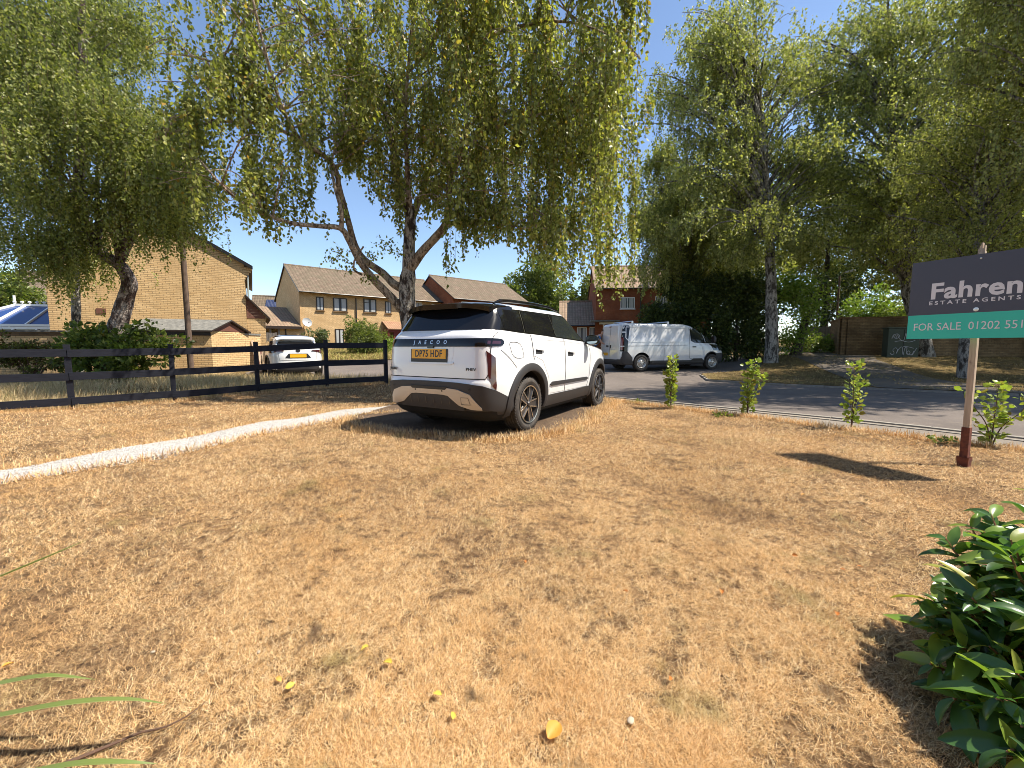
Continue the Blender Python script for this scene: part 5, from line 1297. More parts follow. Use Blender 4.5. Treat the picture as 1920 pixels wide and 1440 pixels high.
# ---------------------------------------------------------------- white crossover behind the fence
def hatch(name, label, cat, paint, x, y, yaw, style):
    r = empty(name, (0, 0, 0), 0, label, cat)
    T = [(.18, .78, -.70, 3.15), (.30, .86, -.84, 3.32), (.5, .895, -.87, 3.38), (.75, .90, -.86, 3.36), (.90, .89, -.83, 3.1), (1.0, .875, -.82, 2.5), (1.06, .85, -.80, 2.2), (1.12, .80, -.74, 2.05), (1.3, .73, -.50, 1.65), (1.42, .66, -.30, 1.3), (1.48, .58, -.12, 1.1), (1.515, .42, .1, .85)]
    B = Body(T, 1.15, 4.4, 4.0, (0, 2.64), .02, .335)
    zs = list(np.linspace(.18, .85, 18))+list(np.linspace(.88, 1.14, 16))+list(np.linspace(1.17, 1.45, 12))+[1.47, 1.485, 1.5, 1.515]
    def mf(c, n, s):
        if n.z < -.5 or (abs(c.x) < .6 and c.z < .8 and (abs(c.y) < .45 or abs(c.y-2.64) < .45)): return 2
        for h in (0, 2.64):
            if math.hypot(c.y-h, c.z-.355) < .40 and c.z < .78: return 2
        return 1 if (style == 'white' and c.z > 1.40) else 0
    B.shell('body', [M[paint], M['gloss_black'], M['dark_void']], r, zs, .40, mf)
    for sg in (1, -1):
        B.arch('wheel_arch_trim', 0, .355, .395, .455, .016, M['plastic'], r, sg, -8, 188); B.arch('wheel_arch_trim', 2.64, .355, .395, .455, .016, M['plastic'], r, sg, -8, 188)
        B.panel('rear_door_window', 'side', [-.25, .1, .92], [1.11, 1.08, 1.06], [1.2, 1.37, 1.40], .006, M['glass_dark'], r, sg, 5)
        B.panel('front_door_window', 'side', [.98, 1.3, 1.95], [1.06, 1.06, 1.06], [1.40, 1.37, 1.12], .006, M['glass_front'], r, sg, 5)
        B.line('door_gap', 'side', [(.95, 1.05), (.95, .35)], .012, .003, M['seam'], r, sg); B.line('door_gap', 'side', [(1.95, 1.04), (1.98, .4)], .012, .003, M['seam'], r, sg); B.line('door_gap', 'side', [(.02, 1.06), (.1, .80), (.42, .5)], .012, .003, M['seam'], r, sg)
        B.panel('sill', 'side', [.42, 2.2], [.22, .22], [.30, .30], .012, M['plastic'], r, sg, 2)
        B.panel('tail_lamp', 'around', [.44, .70, .90, 1.12, 1.20], [.93, .90, .86, .86, .92], [.965, .975, .98, .985, .96], .022, M['lamp_dark'], r, sg, 3)
        g = MB(); c = Vector((sg*.98, 1.92, 1.05)); rows = []
        for f, sc in ((-.05, .9), (0, 1.05), (.07, .7), (.09, .1)): rows.append([c+Vector((sg*.10*sc*math.cos(a), f, .07*sc*math.sin(a))) for a in np.linspace(0, 2*math.pi, 17)])
        g.grid(rows); g.box((sg*.88, 1.95, 1.02), (.1, .05, .04)); g.build('mirror', M['gloss_black'], r, smooth=R(60))
        for y_ in (0, 2.64): wheel(r, sg*.78, y_, .335, .335, .215, .225, sg, 'alloy')
    B.panel('rear_window', 'rear', [-.60, -.54, .54, .60], [1.07, 1.055, 1.055, 1.07], [1.2, 1.27, 1.27, 1.2], .010, M['glass_dark'], r, 1, 6)
    g = MB(); rows = []
    for t_ in np.linspace(0, 1, 6):
        rows.append([(x*(.64-.02*t_), -.30-.32*t_+.12*abs(x)**3, 1.465-.09*t_-.05*x**4) for x in np.linspace(-1, 1, 25)])
    g.grid(rows); g.grid([[(x, y+.01, z-.035) for x, y, z in q] for q in rows[::-1]]); g.grid([rows[-1], [(x, y+.01, z-.035) for x, y, z in rows[-1]]]); g.build('spoiler', M[paint], r, smooth=R(40))
    F = frame_on(B.rear(0, .77)+Vector((0, -.016, 0)), Vector((0, -1, .05)))
    B.panel('plate_recess', 'rear', [-.40, -.30, .30, .40], [.70, .69, .69, .70], [.72, .85, .85, .72], .006, M['trim_black'], r, 1, 2)
    g = MB(); g.box(None, (.52, .111, .006), M=F); npl = g.build('number_plate', M['plate_yellow'], r)
    B.panel('rear_bumper', 'rear', [-.70, -.62, .62, .70], [.24, .22, .22, .24], [.34, .46, .46, .34], .014, M['plastic'], r, 1, 3)
    g = MB(); p = B.rear(0, .95); g.lathe([(.001, .016), (.05, .014), (.055, .004)], Matrix.Translation(p) @ Vector((0, -1, .1)).to_track_quat('Z', 'Y').to_matrix().to_4x4() @ Matrix.Diagonal((1.4, 1, 1, 1)), 20); g.build('emblem', M['trim_black'], r, smooth=True)
    B.line('tailgate_gap', 'rear', [(-.62, 1.0), (-.58, .62), (.58, .62), (.62, 1.0)], .010, .004, M['seam'], r)
    B.panel('windscreen', 'front', [-.64, .64], [1.07, 1.07], [1.40, 1.40], .006, M['glass_front'], r, 1, 6)
    g = MB(); g.box((0, 1.2, .28), (1.1, 3.4, .12)); g.build('underbody', M['dark_void'], r)
    place(r, x, y, yaw); r.location.z -= .02
    return r
hatch('parked_car', 'white crossover car with black roof parked behind the dark rail fence', 'car', 'paint_white', -8.0, 15.35, R(-35), 'white')
hatch('parked_car', 'bright yellow hatchback mostly hidden behind the large white SUV', 'car', 'paint_yellow', -5.0, 23.2, R(72), 'plain')

# ---------------------------------------------------------------- person behind the van
def skin_mesh(name, joints, edges, m, parent, sub=2):
    me = bpy.data.meshes.new(name); me.from_pydata([j[:3] for j in joints], edges, []); o = bpy.data.objects.new(name, me); COL.objects.link(o)
    md = o.modifiers.new('s', 'SKIN'); 
    for v, j in zip(me.skin_vertices[0].data, joints): v.radius = (j[3], j[4] if len(j) > 4 else j[3])
    me.skin_vertices[0].data[0].use_root = True
    o.modifiers.new('u', 'SUBSURF').levels = sub; dg = bpy.context.evaluated_depsgraph_get(); dg.update()
    nm = bpy.data.meshes.new_from_object(o.evaluated_get(dg)); o.modifiers.clear(); o.data = nm; nm.name = name
    nm.materials.clear(); nm.materials.append(m)
    for p in nm.polygons: p.use_smooth = True
    o.parent = parent; return o
def person():
    r = empty('person', (0, 0, 0), 0, 'person in a blue top leaning forward beside the open rear of the van', 'person')
    # local: facing +x, bent at the hips
    J = [(0, 0, .95, .13, .15), (.10, 0, 1.10, .13, .16), (.26, 0, 1.28, .13, .18), (.36, 0, 1.40, .10, .15), (.42, 0, 1.47, .05, .05), (.48, 0, 1.54, .075, .07), (.50, 0, 1.63, .085, .075),
         (0, .10, .90, .09), (.06, .11, .50, .065), (-.02, .11, .09, .045), (.14, .12, .03, .035),
         (0, -.10, .90, .09), (.04, -.11, .50, .065), (-.06, -.11, .09, .045), (.10, -.12, .03, .035),
         (.34, .19, 1.36, .06), (.46, .23, 1.12, .045), (.66, .18, 1.02, .035), (.74, .17, 1.00, .03), (.34, -.19, 1.36, .06), (.46, -.23, 1.12, .045), (.66, -.18, 1.02, .035), (.74, -.17, 1.0, .03)]
    Ed = [(0, 1), (1, 2), (2, 3), (3, 4), (4, 5), (5, 6), (0, 7), (7, 8), (8, 9), (9, 10), (0, 11), (11, 12), (12, 13), (13, 14), (3, 15), (15, 16), (16, 17), (17, 18), (3, 19), (19, 20), (20, 21), (21, 22)]
    skin_mesh('body', J, Ed, M['skin'], r)
    T_ = [(0.02, 0, .98, .155, .17), (.10, 0, 1.10, .155, .19), (.26, 0, 1.28, .155, .205), (.355, 0, 1.39, .125, .17), (.35, .20, 1.36, .08), (.40, .225, 1.24, .07), (.35, -.20, 1.36, .08), (.40, -.225, 1.24, .07)]
    skin_mesh('shirt', T_, [(0, 1), (1, 2), (2, 3), (3, 4), (4, 5), (3, 6), (6, 7)], M['blue_cloth'], r)
    T_ = [(0, 0, .96, .15, .165), (0, .10, .88, .115), (.06, .11, .50, .085), (-.02, .11, .12, .07), (0, -.10, .88, .115), (.04, -.11, .50, .085), (-.06, -.11, .12, .07)]
    skin_mesh('trousers', T_, [(0, 1), (1, 2), (2, 3), (0, 4), (4, 5), (5, 6)], M['jeans'], r)
    skin_mesh('hair', [(.46, 0, 1.64, .085, .085), (.50, 0, 1.68, .085, .08)], [(0, 1)], M['hair'], r)
    p = at(1109, 660, 18.6); r.location = (p.x, p.y, G(p.x, p.y)); r.rotation_euler = (0, 0, R(-20))
person()

# ---------------------------------------------------------------- estate agent's board
def board():
    r = empty('for_sale_board', (0, 0, 0), 0, 'navy and teal estate agent for sale board on a wooden post', 'sign')
    base = at(1806, 880, 3.84); base.z = 0
    top = at(1842, 472, 3.86)
    ax = (top-base).normalized(); rz = R(-64)
    Mx = Matrix.Translation(base) @ (Matrix.Rotation(math.acos(max(-1, min(1, ax.z))), 4, Vector((-ax.y, ax.x, 0)).normalized()) if abs(ax.z) < .99999 else Matrix()) @ Matrix.Rotation(rz, 4, 'Z')
    H = (top-base).length
    g = MB(); g.box(None, (.046, .046, H-.28), M=Mx @ Matrix.Translation((0, 0, .28+(H-.28)/2))); g.build('post', M['post_wood'], r, bevel=.002)
    g = MB()
    for k in range(5): g.prism([(-.022+.009*k, -.02), (-.013+.009*k, -.02), (-.010+.007*k, .02)], 0, .03+.025*((k*7) % 3), Mx @ Matrix.Translation((0, 0, H-.001)))
    g.build('splintered_top', M['post_wood'], r)
    g = MB(); g.box(None, (.056, .056, .30), M=Mx @ Matrix.Translation((0, 0, .23))); g.build('steel_sleeve', M['rust'], r, bevel=.002)
    g = MB()
    for s0, s1, z0, z1 in ((.085, .055, .10, -.14),):
        rows = []
        for z, s_ in ((z0, .085), (z1, .05)): rows.append([Mx @ Vector((x*s_/2, y*s_/2, z)) for x, y in ((-1, -1), (1, -1), (1, 1), (-1, 1), (-1, -1))])
        g.grid(rows); rows = [[Mx @ Vector((x*s_/2*.9, y*s_/2*.9, z)) for x, y in ((-1, -1), (1, -1), (1, 1), (-1, 1), (-1, -1))] for z, s_ in ((z1, .05), (z0, .085))]; g.grid(rows)
    g.build('ground_socket', M['rust'], r)
    # board : plane through the post, facing the camera side
    c = at(1836, 556, 3.80); d = (Vector((4.43, 3.42, 0))-Vector((4.05, 4.24, 0))).normalized(); n = Vector((d.y, -d.x, 0));
    if n.dot(Vector((0, 0, 0))-c) < 0: n = -n
    up = Vector((0, 0, 1)); W, Hh, tz = .95, .745, .23
    F = Matrix(((d.x, up.x, n.x, c.x+n.x*.03), (d.y, up.y, n.y, c.y+n.y*.03), (d.z, up.z, n.z, c.z), (0, 0, 0, 1)))
    g = MB(); g.box(None, (W, Hh-tz, .006), M=F @ Matrix.Translation((0, tz/2, 0))); bd = g.build('board', M['sign_navy'], r)
    g = MB(); g.box(None, (W, tz, .006), M=F @ Matrix.Translation((0, -(Hh-tz)/2-.0005, .0005))); gs_ = g.build('slip_panel', M['sign_teal'], r)
    T_ = lambda x, y: F @ Matrix.Translation((x, y, .0042))
    text_mesh('lettering', 'Fahren', .205, M['sign_white'], bd, T_(-.325, .07), 'LEFT', bold=.006, sx=1.0, space=1.05, depth=.0005)
    text_mesh('lettering', 'ESTATE AGENTS', .048, M['sign_white'], bd, T_(-.328, -.035), 'LEFT', bold=.0010, sx=1.18, space=1.5, depth=.0005)
    text_mesh('lettering', 'FOR SALE  01202 551', .100, M['sign_white'], gs_, T_(-.430, -.262), 'LEFT', bold=.0002, sx=.80, space=1.0, depth=.0012)
    for y, rr in ((.335, .008), (-.115, .018)):
        g = MB(); g.lathe([(rr, 0), (rr, .005), (.001, .007)], T_(0, y), 14); g.build('bolt', M['bolt'], r)
board()

# ------------------------------------------------------------------ foliage
def leaf_arrays(P, A, S, wr=.62, fold=.25, jit=.6, flat=0.0):
    """P base points, A leaf axis (unit-ish), S lengths -> vertices and triangles of folded four-point leaves"""
    n = len(P); A = A+rng.normal(0, jit, (n, 3)); A /= np.linalg.norm(A, axis=1)[:, None]
    r = rng.normal(0, 1, (n, 3)); r[:, 2] *= (1-flat*.8); 
    if flat: r = np.cross(A, np.stack([np.zeros(n), np.zeros(n), np.ones(n)], 1))+rng.normal(0, 1-flat, (n, 3))
    sd = r-A*np.sum(r*A, 1)[:, None]; sd /= np.maximum(1e-6, np.linalg.norm(sd, axis=1))[:, None]
    nn = np.cross(A, sd); S = S[:, None]; w = S*wr*.5
    V = np.stack([P, P+A*S*.45-sd*w+nn*w*fold, P+A*S-nn*S*.08, P+A*S*.45+sd*w+nn*w*fold], 1)
    b = (np.arange(n)*4)[:, None]
    F = np.concatenate([b+np.array([[0, 1, 2]]), b+np.array([[0, 2, 3]])])
    return V.reshape(-1, 3), F

def leaves(name, P, A, S, m, parent, **kw):
    V, F = leaf_arrays(np.asarray(P, float), np.asarray(A, float), np.asarray(S, float), **kw)
    return np_mesh(name, V, F, m, parent)

def curve(pts, k=5):
    """Catmull-Rom through points"""
    P = [Vector(p) for p in pts]; Q = []
    for i in range(len(P)-1):
        p0, p1, p2, p3 = P[max(i-1, 0)], P[i], P[i+1], P[min(i+2, len(P)-1)]
        for j in range(k):
            t_ = j/k; Q.append(.5*((2*p1)+(p2-p0)*t_+(2*p0-5*p1+4*p2-p3)*t_*t_+(3*p1-p0-3*p2+p3)*t_**3))
    Q.append(P[-1]); return Q

def taper(a, b, n, pw=1.0): return [a+(b-a)*(i/(n-1))**pw for i in range(n)]

def rough_tube(g, pts, rad, n, amp=.0):
    """limb with a knobbly surface"""
    b0 = len(g.v); g.tube(pts, rad, n)
    if amp:
        k = 0
        for i, p in enumerate(pts):
            for j in range(n):
                v = Vector(g.v[b0+k]); d = v-Vector(p); s = 1+amp*(math.sin(v.z*9+j*2.1)+math.sin(v.z*23+j*5.7)*.6+random.uniform(-.5, .5))
                g.v[b0+k] = tuple(Vector(p)+d*s); k += 1

def strands(starts, lens, spacing=.045, size=.06, sway=.12, wind=(0, 0)):
    """hanging twigs: returns leaf points, axes, sizes and the twig polylines"""
    P, A, S, tw = [], [], [], []
    for st, L in zip(starts, lens):
        az = random.uniform(0, 6.283); dx, dy = math.cos(az)*sway, math.sin(az)*sway
        n = max(3, int(L/spacing)); x, y, z = st; ln = []
        ph = random.uniform(0, 6.28)
        for k in range(n):
            f = k/n; out = max(0, 1-f*2.2)
            x += (dx*out*1.6+wind[0]*f+.12*math.sin(ph+k*.35)*.3)*spacing; y += (dy*out*1.6+wind[1]*f+.12*math.cos(ph*1.7+k*.31)*.3)*spacing; z -= spacing*(1-.5*out)
            if k % 4 == 0: ln.append((x, y, z))
            for q in range(2 if random.random() < .55 else 1):
                a = random.uniform(0, 6.283); rr = random.uniform(.0, .06)
                P.append((x+rr*math.cos(a), y+rr*math.sin(a), z)); A.append((math.cos(a)*.55, math.sin(a)*.55, -.85)); S.append(size*random.uniform(.65, 1.3))
        tw.append(ln)
    return P, A, S, tw

def twig_mesh(name, lines, w, m, parent):
    """very thin twigs as flat three-sided strips"""
    V, F = [], []
    for ln in lines:
        if len(ln) < 2: continue
        b = len(V)
        for x, y, z in ln: V += [(x-w, y, z), (x+w, y-w, z), (x, y+w, z)]
        for i in range(len(ln)-1):
            k = b+3*i
            for a_, b_ in ((0, 1), (1, 2), (2, 0)): F += [(k+a_, k+b_, k+3+b_), (k+a_, k+3+b_, k+3+a_)]
    return np_mesh(name, np.array(V, float), np.array(F), m, parent)

# ---------------------------------------------------------------- the weeping birch by the drive
def main_birch():
    r = empty('birch_tree', (-2.75, 11.2, 0), 0, 'large weeping silver birch with forked trunk rising behind the white SUV', 'tree')
    O = Vector((-2.75, 11.2, 0)); g = MB(); H = []      # H : points on limbs from which twigs grow
    Q = lambda px, py, Y: at(px, py, Y)-O
    # trunk
    tr = curve([Vector((0, 0, -.15)), Q(772, 640, 11.2), Q(765, 590, 11.2), Q(763, 540, 11.2), Q(766, 505, 11.2), Q(767, 458, 11.15), Q(769, 403, 11.1), Q(757, 367, 11.1), Q(742, 321, 11.1), Q(735, 257, 11.2), Q(712, 183, 11.3), Q(680, 110, 11.4), Q(662, 30, 11.4), Q(655, -60, 11.3)], 5)
    rad = [.30, .27, .25, .24, .235, .232, .23, .228, .225, .222, .22, .22, .215, .21, .21, .21, .205, .20, .20, .19]+taper(.165, .02, len(tr)-20)
    rough_tube(g, tr, rad, 16, .035); g.build('trunk', M['bark_main'], r, smooth=True); 
    for k in range(9):      # root flare
        pass
    limbs = [
        ([(758, 585, 11.2), (728, 552, 11.1), (701, 524, 10.9), (676, 492, 10.6), (655, 452, 10.4), (638, 428, 10.2), (600, 424, 9.9), (545, 418, 9.5), (490, 399, 9.2), (445, 374, 8.9), (400, 330, 8.6)], .125, .02),
        ([(762, 545, 11.15), (738, 532, 11.3), (718, 512, 11.4), (682, 486, 11.3), (664, 455, 11.2), (650, 403, 11.0), (637, 355, 10.8), (630, 321, 10.6), (609, 293, 10.3), (563, 261, 9.9), (531, 206, 9.6), (508, 137, 9.3), (488, 60, 9.0), (470, -20, 8.8)], .12, .02),
        ([(640, 430, 10.2), (640, 395, 10.1), (628, 350, 10.2), (622, 300, 10.4), (640, 250, 10.7), (650, 180, 10.9)], .06, .012),
        ([(768, 505, 11.15), (792, 472, 11.0), (815, 447, 10.8), (833, 425, 10.6), (843, 394, 10.5), (843, 339, 10.4), (861, 293, 10.2), (874, 229, 10.0), (872, 150, 9.8), (866, 46, 9.5), (860, -40, 9.3)], .135, .02),
        ([(834, 424, 10.6), (866, 419, 10.4), (921, 419, 10.1), (994, 428, 9.7), (1050, 425, 9.3)], .035, .01),
        ([(768, 420, 11.1), (785, 378, 11.2), (802, 331, 11.5), (826, 260, 11.9), (850, 190, 12.3), (880, 100, 12.7), (900, 10, 12.9)], .10, .015),
        ([(788, 378, 11.2), (820, 354, 11.4), (861, 339, 11.7), (930, 290, 12.0), (1003, 225, 12.2), (1080, 170, 12.3), (1150, 130, 12.2)], .065, .012),
        ([(769, 400, 11.1), (765, 340, 10.8), (760, 220, 10.4), (766, 120, 10.0), (775, 0, 9.6)], .09, .015),
        ([(875, 270, 10.1), (940, 235, 9.8), (1010, 215, 9.6), (1090, 200, 9.4), (1170, 210, 9.5)], .05, .01),
        ([(845, 330, 10.4), (930, 305, 10.6), (1020, 318, 10.9), (1110, 312, 11.2)], .04, .01),
        ([(735, 257, 11.2), (700, 200, 11.8), (640, 150, 12.2), (560, 110, 12.5), (480, 90, 12.6)], .06, .012),
        ([(563, 261, 9.9), (500, 235, 9.6), (430, 228, 9.4), (350, 240, 9.3), (290, 265, 9.4)], .045, .01),
        ([(531, 206, 9.6), (460, 150, 9.3), (380, 110, 9.2), (300, 100, 9.3)], .045, .01),
        ([(866, 100, 9.7), (940, 60, 9.3), (1040, 40, 9.1), (1130, 60, 9.2), (1200, 110, 9.6)], .05, .01),
        ([(712, 183, 11.3), (790, 110, 10.4), (830, 40, 9.4), (850, -30, 8.7)], .05, .01),
        ([(678, 110, 11.4), (600, 60, 10.4), (560, 10, 9.4), (540, -60, 8.7)], .05, .01),
        ([(1003, 225, 12.2), (1060, 260, 12.4), (1130, 250, 12.5), (1190, 290, 12.4)], .035, .01),
        ([(678, 515, 10.8), (664, 505, 10.5), (666, 485, 10.4), (682, 462, 10.4)], .03, .02),
    ]
    g = MB()
    for pts, a, b in limbs:
        c = curve([Q(*p) for p in pts], 5); rough_tube(g, c, taper(a, b, len(c), .8), 9, .03)
        for i, p in enumerate(c):
            if i > len(c)*.3: H.append(p)
    for i, p in enumerate(tr):
        if i > 34: H.append(p)
    # secondary boughs arching from the limbs
    zb = lambda px: float(np.interp(px, [250, 330, 400, 450, 480, 500, 540, 565, 600, 660, 700, 740, 765, 800, 850, 900, 950, 1000, 1050, 1100, 1160, 1205, 1230], [400, 400, 415, 400, 450, 468, 440, 370, 340, 312, 345, 440, 455, 400, 415, 455, 440, 480, 520, 555, 570, 540, 340]))
    def pix(p):
        w = p+O; c_, s_ = math.cos(PITCH), math.sin(PITCH); dz = w.z-CAM_H; d = w.y*c_-dz*s_; return 960+FPX*w.x/d, 720-FPX*(w.y*s_+dz*c_)/d
    starts = []; L = []
    nb = 0
    for _ in range(430):
        h = random.choice(H); w = h+O; px, py = pix(h)
        if py > zb(px)-12: continue
        az = random.uniform(0, 6.283); ln = random.uniform(.9, 2.6)
        c1 = h+Vector((math.cos(az)*ln*.5, math.sin(az)*ln*.4, ln*.30)); c2 = h+Vector((math.cos(az)*ln, math.sin(az)*ln*.8, ln*random.uniform(.0, .35)))
        wz = c2+O
        if wz.y < 6.2 or wz.y > 15 or wz.x < -8.8 or wz.x > 3.4 or (wz.x > 2.4 and wz.y < 9): continue
        px, py = pix(c2); 
        if (zb(px)-py)/FPX*wz.y < .25 or px < 245 or px > 1222: continue
        c = curve([h, c1, c2], 5); g.tube(c, taper(.02, .004, len(c)), 5); cl = random.choice((1, 4, 12, 24))
        nb += 1
        tufts = []
        for k in range(3):
            t_ = random.uniform(.3, 1); p = c[min(len(c)-1, int(t_*(len(c)-1)))]; tufts.append((p+Vector((random.gauss(0, .15), random.gauss(0, .15), random.gauss(0, .1))), random.uniform(.3, 1.5)))
        for k in range(cl):
            p, tl = random.choice(tufts); p = p+Vector((random.gauss(0, .085), random.gauss(0, .085), random.gauss(0, .08)))
            px, py = pix(p); lim = zb(px); d = (p+O).y
            room = (lim-py)/FPX*d
            if px < 245 or px > 1222 or room < .12: continue
            l = tl*random.uniform(.55, 1.1)*(1.35 if px > 1000 else 1)
            if random.random() < .16: l = room*random.uniform(.6, 1.25)
            elif room < .8 and random.random() < .5: l *= 1.5
            l = min(l, room*1.2, 3.4)
            starts.append(p); L.append(l)
    g.build('limbs', M['bark_limb'], r, smooth=True)
    # long separate streamers hanging below the crown
    for px, py0, py1, Y in ((743, 330, 442, 10.7), (748, 340, 455, 10.8), (738, 300, 420, 10.6), (868, 330, 470, 9.8), (872, 400, 500, 9.8), (840, 380, 560, 10.0), (500, 300, 470, 9.2), (496, 330, 462, 9.2), (520, 280, 440, 9.3),
                            (935, 330, 470, 9.7), (940, 300, 440, 9.6), (1010, 300, 470, 9.6), (1036, 300, 535, 9.9), (1042, 330, 520, 9.9), (1032, 350, 505, 9.8), (1000, 340, 450, 9.6), (905, 340, 440, 9.9), (560, 250, 380, 9.6), (470, 280, 430, 9.2),
                            (1120, 330, 560, 10.5), (1140, 330, 575, 10.6), (1160, 340, 590, 10.7), (1175, 300, 560, 10.8), (1190, 330, 520, 11),
                            (530, 380, 470, 9.5), (545, 330, 450, 9.6), (580, 320, 430, 9.8), (566, 360, 440, 9.8), (612, 280, 372, 10.2), (655, 270, 352, 10.6), (700, 300, 395, 11.0), (722, 330, 425, 11.0), (480, 330, 440, 9.1), (640, 380, 440, 10.4), (610, 400, 455, 10.0)):
        for q in range(5):
            p = Q(px+random.uniform(-7, 7), py0+random.uniform(-20, 20), Y+random.uniform(-.1, .1)); e = Q(px, py1-random.uniform(0, 50)*(q > 0), Y); starts.append(p); L.append(max(.2, p.z-e.z))
    for _ in range(400):      # sunlit outer curtains on the right and the dense top
        if random.random() < .5: px = random.gauss(1120, 48); py = random.uniform(20, 500); Y = random.uniform(9.6, 12.2)
        else: px = random.uniform(250, 1200); py = random.uniform(-60, 230); Y = random.uniform(7.6, 12.5)
        if px > 1208 or (px > 1150 and py > 300 and random.random() < .4): continue
        p = Q(px, py, Y); room = (zb(px)-py)/FPX*Y
        if room < .2: continue
        starts.append(p); L.append(min(room, random.uniform(.4, 1.6)))
    P, A, S, tw = strands(starts, L, .060, .092, .15)
    # small leaf sprays on the low left limb
    for cx, cy in ((640, 470), (700, 478), (720, 455), (625, 485), (690, 520), (740, 470), (655, 500)):
        for _ in range(48): P.append(Q(random.gauss(cx, 11), random.gauss(cy, 7), 10.7+random.gauss(0, .15))); A.append((random.gauss(0, .5), random.gauss(0, .5), -.7)); S.append(random.uniform(.06, .10))
    leaves('crown', [tuple(p) for p in P], A, S, M['leaf_birch'], r, wr=.66, jit=.45)
    twig_mesh('twigs', tw, .0022, M['twig'], r)
    print('main birch leaves', len(P), 'boughs', nb)
main_birch()

# ---------------------------------------------------------------- other trees
def gen_tree(name, label, base, trunk, tr_rad, crown, n_limb, n_leaf, size, bark_m, leaf_m, weep=.5, seed=1, low=.25, cat='tree', group=None, wind=(0, 0), limb_r=.10, gaps=1.0, box=None, trunk_n=12):
    """crown: list of (cx, cy, cz, rx, ry, rz) ellipsoids (world). trunk: world points"""
    random.seed(seed); r = empty(name, base, 0, label, cat, group); O = Vector(base)
    g = MB(); c = curve([Vector(p)-O for p in trunk], 6); rough_tube(g, c, taper(tr_rad[0], tr_rad[1], len(c), .7), trunk_n, .03); g.build('trunk', bark_m, r, smooth=True)
    g = MB(); P, A, S = [], [], []; starts, L = [], []; vol = [e[3]*e[4]*e[5] for e in crown]
    ends = []
    for i in range(n_limb):
        e = random.choices(crown, vol)[0]
        u = Vector((random.gauss(0, 1), random.gauss(0, 1), random.gauss(0, 1))).normalized()*random.uniform(.5, 1.05)
        t_ = Vector((e[0]+u.x*e[3], e[1]+u.y*e[4], e[2]+u.z*e[5]))-O
        k = [p for p in c[int(len(c)*low):] if p.z < t_.z+.3] or [c[int(len(c)*low)]]
        s = min(k, key=lambda p: (p-t_).length+abs((t_.z-p.z)-(Vector((p.x-t_.x, p.y-t_.y, 0)).length)*.7)*.8)
        m1 = s.lerp(t_, .35)+Vector((0, 0, .15*(t_-s).length)); m2 = s.lerp(t_, .72)+Vector((random.gauss(0, .15), random.gauss(0, .15), .14*(t_-s).length))
        cc = curve([s, m1, m2, t_], 4); d = (t_-s).length; rough_tube(g, cc, taper(min(limb_r, .011*d+.008), .005, len(cc)), 6, .0)
        ends.append(cc)
    per = max(3, int(n_leaf/max(1, len(ends))/(14 if weep > .2 else 1)))
    for cc in ends:
        cl = random.choice((.15, .5, 1.1, 1.9))
        if weep > .2:
            for _ in range(int(per*cl)):
                t_ = random.uniform(.45, 1)**.55; p = cc[int(t_*(len(cc)-1))]+Vector((random.gauss(0, .38), random.gauss(0, .38), random.gauss(0, .28)))
                starts.append(p); L.append(random.uniform(.25, 1.15)*weep*1.3)
        else:
            for _ in range(int(per*cl)):
                t_ = random.uniform(.5, 1)**.6; p = cc[int(t_*(len(cc)-1))]+Vector((random.gauss(0, .36), random.gauss(0, .36), random.gauss(0, .28)))
                P.append(p); A.append((random.gauss(0, 1), random.gauss(0, 1), random.gauss(-.2, .7))); S.append(size*random.uniform(.6, 1.35))
    if starts:
        a, b, d, tw = strands(starts, L, .062, size, .15, wind); P += [Vector(p) for p in a]; A += b; S += d
        twig_mesh('twigs', tw[::2], .003, M['twig'], r)
    g.build('limbs', bark_m, r, smooth=True)
    leaves('crown', [tuple(p) for p in P], A, S, leaf_m, r, jit=.5)
    print(name, len(P)); return r

def gp(px, py, Y): p = at(px, py, Y); return (p.x, p.y, p.z)
def gb(px, Y): p = at(px, 650, Y); return (p.x, p.y, G(p.x, p.y)-.05)
def el(px, py, Y, rx, ry, rz): p = at(px, py, Y); return (p.x, p.y, p.z, rx, ry, rz)

# left group
b = gb(219, 12.8)
gen_tree('birch_tree', 'leaning birch with a bent knobbly trunk rising out of the shrub', b, [b, gp(219, 625, 12.8), gp(227, 592, 12.8), gp(236, 559, 12.8), gp(243, 532, 12.75), gp(232, 506, 12.7), gp(212, 488, 12.6), gp(190, 473, 12.4), gp(160, 420, 12.1), gp(150, 330, 11.9), gp(160, 220, 11.7), gp(155, 80, 11.6), gp(150, -60, 11.6)],
         (.29, .07), [el(190, 255, 10.6, 2.6, 1.8, 1.6), el(310, 345, 10.3, 1.3, 1.2, 1.0), el(90, 400, 10.8, 1.2, 1.2, 1.2), el(350, 400, 11.2, .9, .9, .5), el(250, 340, 11.0, 1.6, 1.2, .6), el(160, 120, 11.5, 1.9, 1.8, 1.8)], 85, 82000, .078, M['bark_purple'], M['leaf_left'], .75, 3, .45)
b = gb(142, 13.9)
gen_tree('birch_tree', 'straight ivy-clad birch stem left of the bent trunk', b, [b, gp(143, 600, 13.9), gp(142, 500, 13.9), gp(141, 400, 13.8), gp(146, 250, 13.7), gp(150, 90, 13.6), gp(148, -80, 13.6)],
         (.145, .05), [el(132, 500, 13.6, .5, .45, 1.5), el(120, 470, 13.2, 1.2, .8, 1.1), el(90, 150, 13.4, 2.2, 1.8, 2.6), el(210, 60, 13.2, 1.6, 1.5, 1.8)], 50, 36000, .085, M['bark_grey'], M['leaf_left'], .6, 4, .4)
b = gb(-75, 12.2)
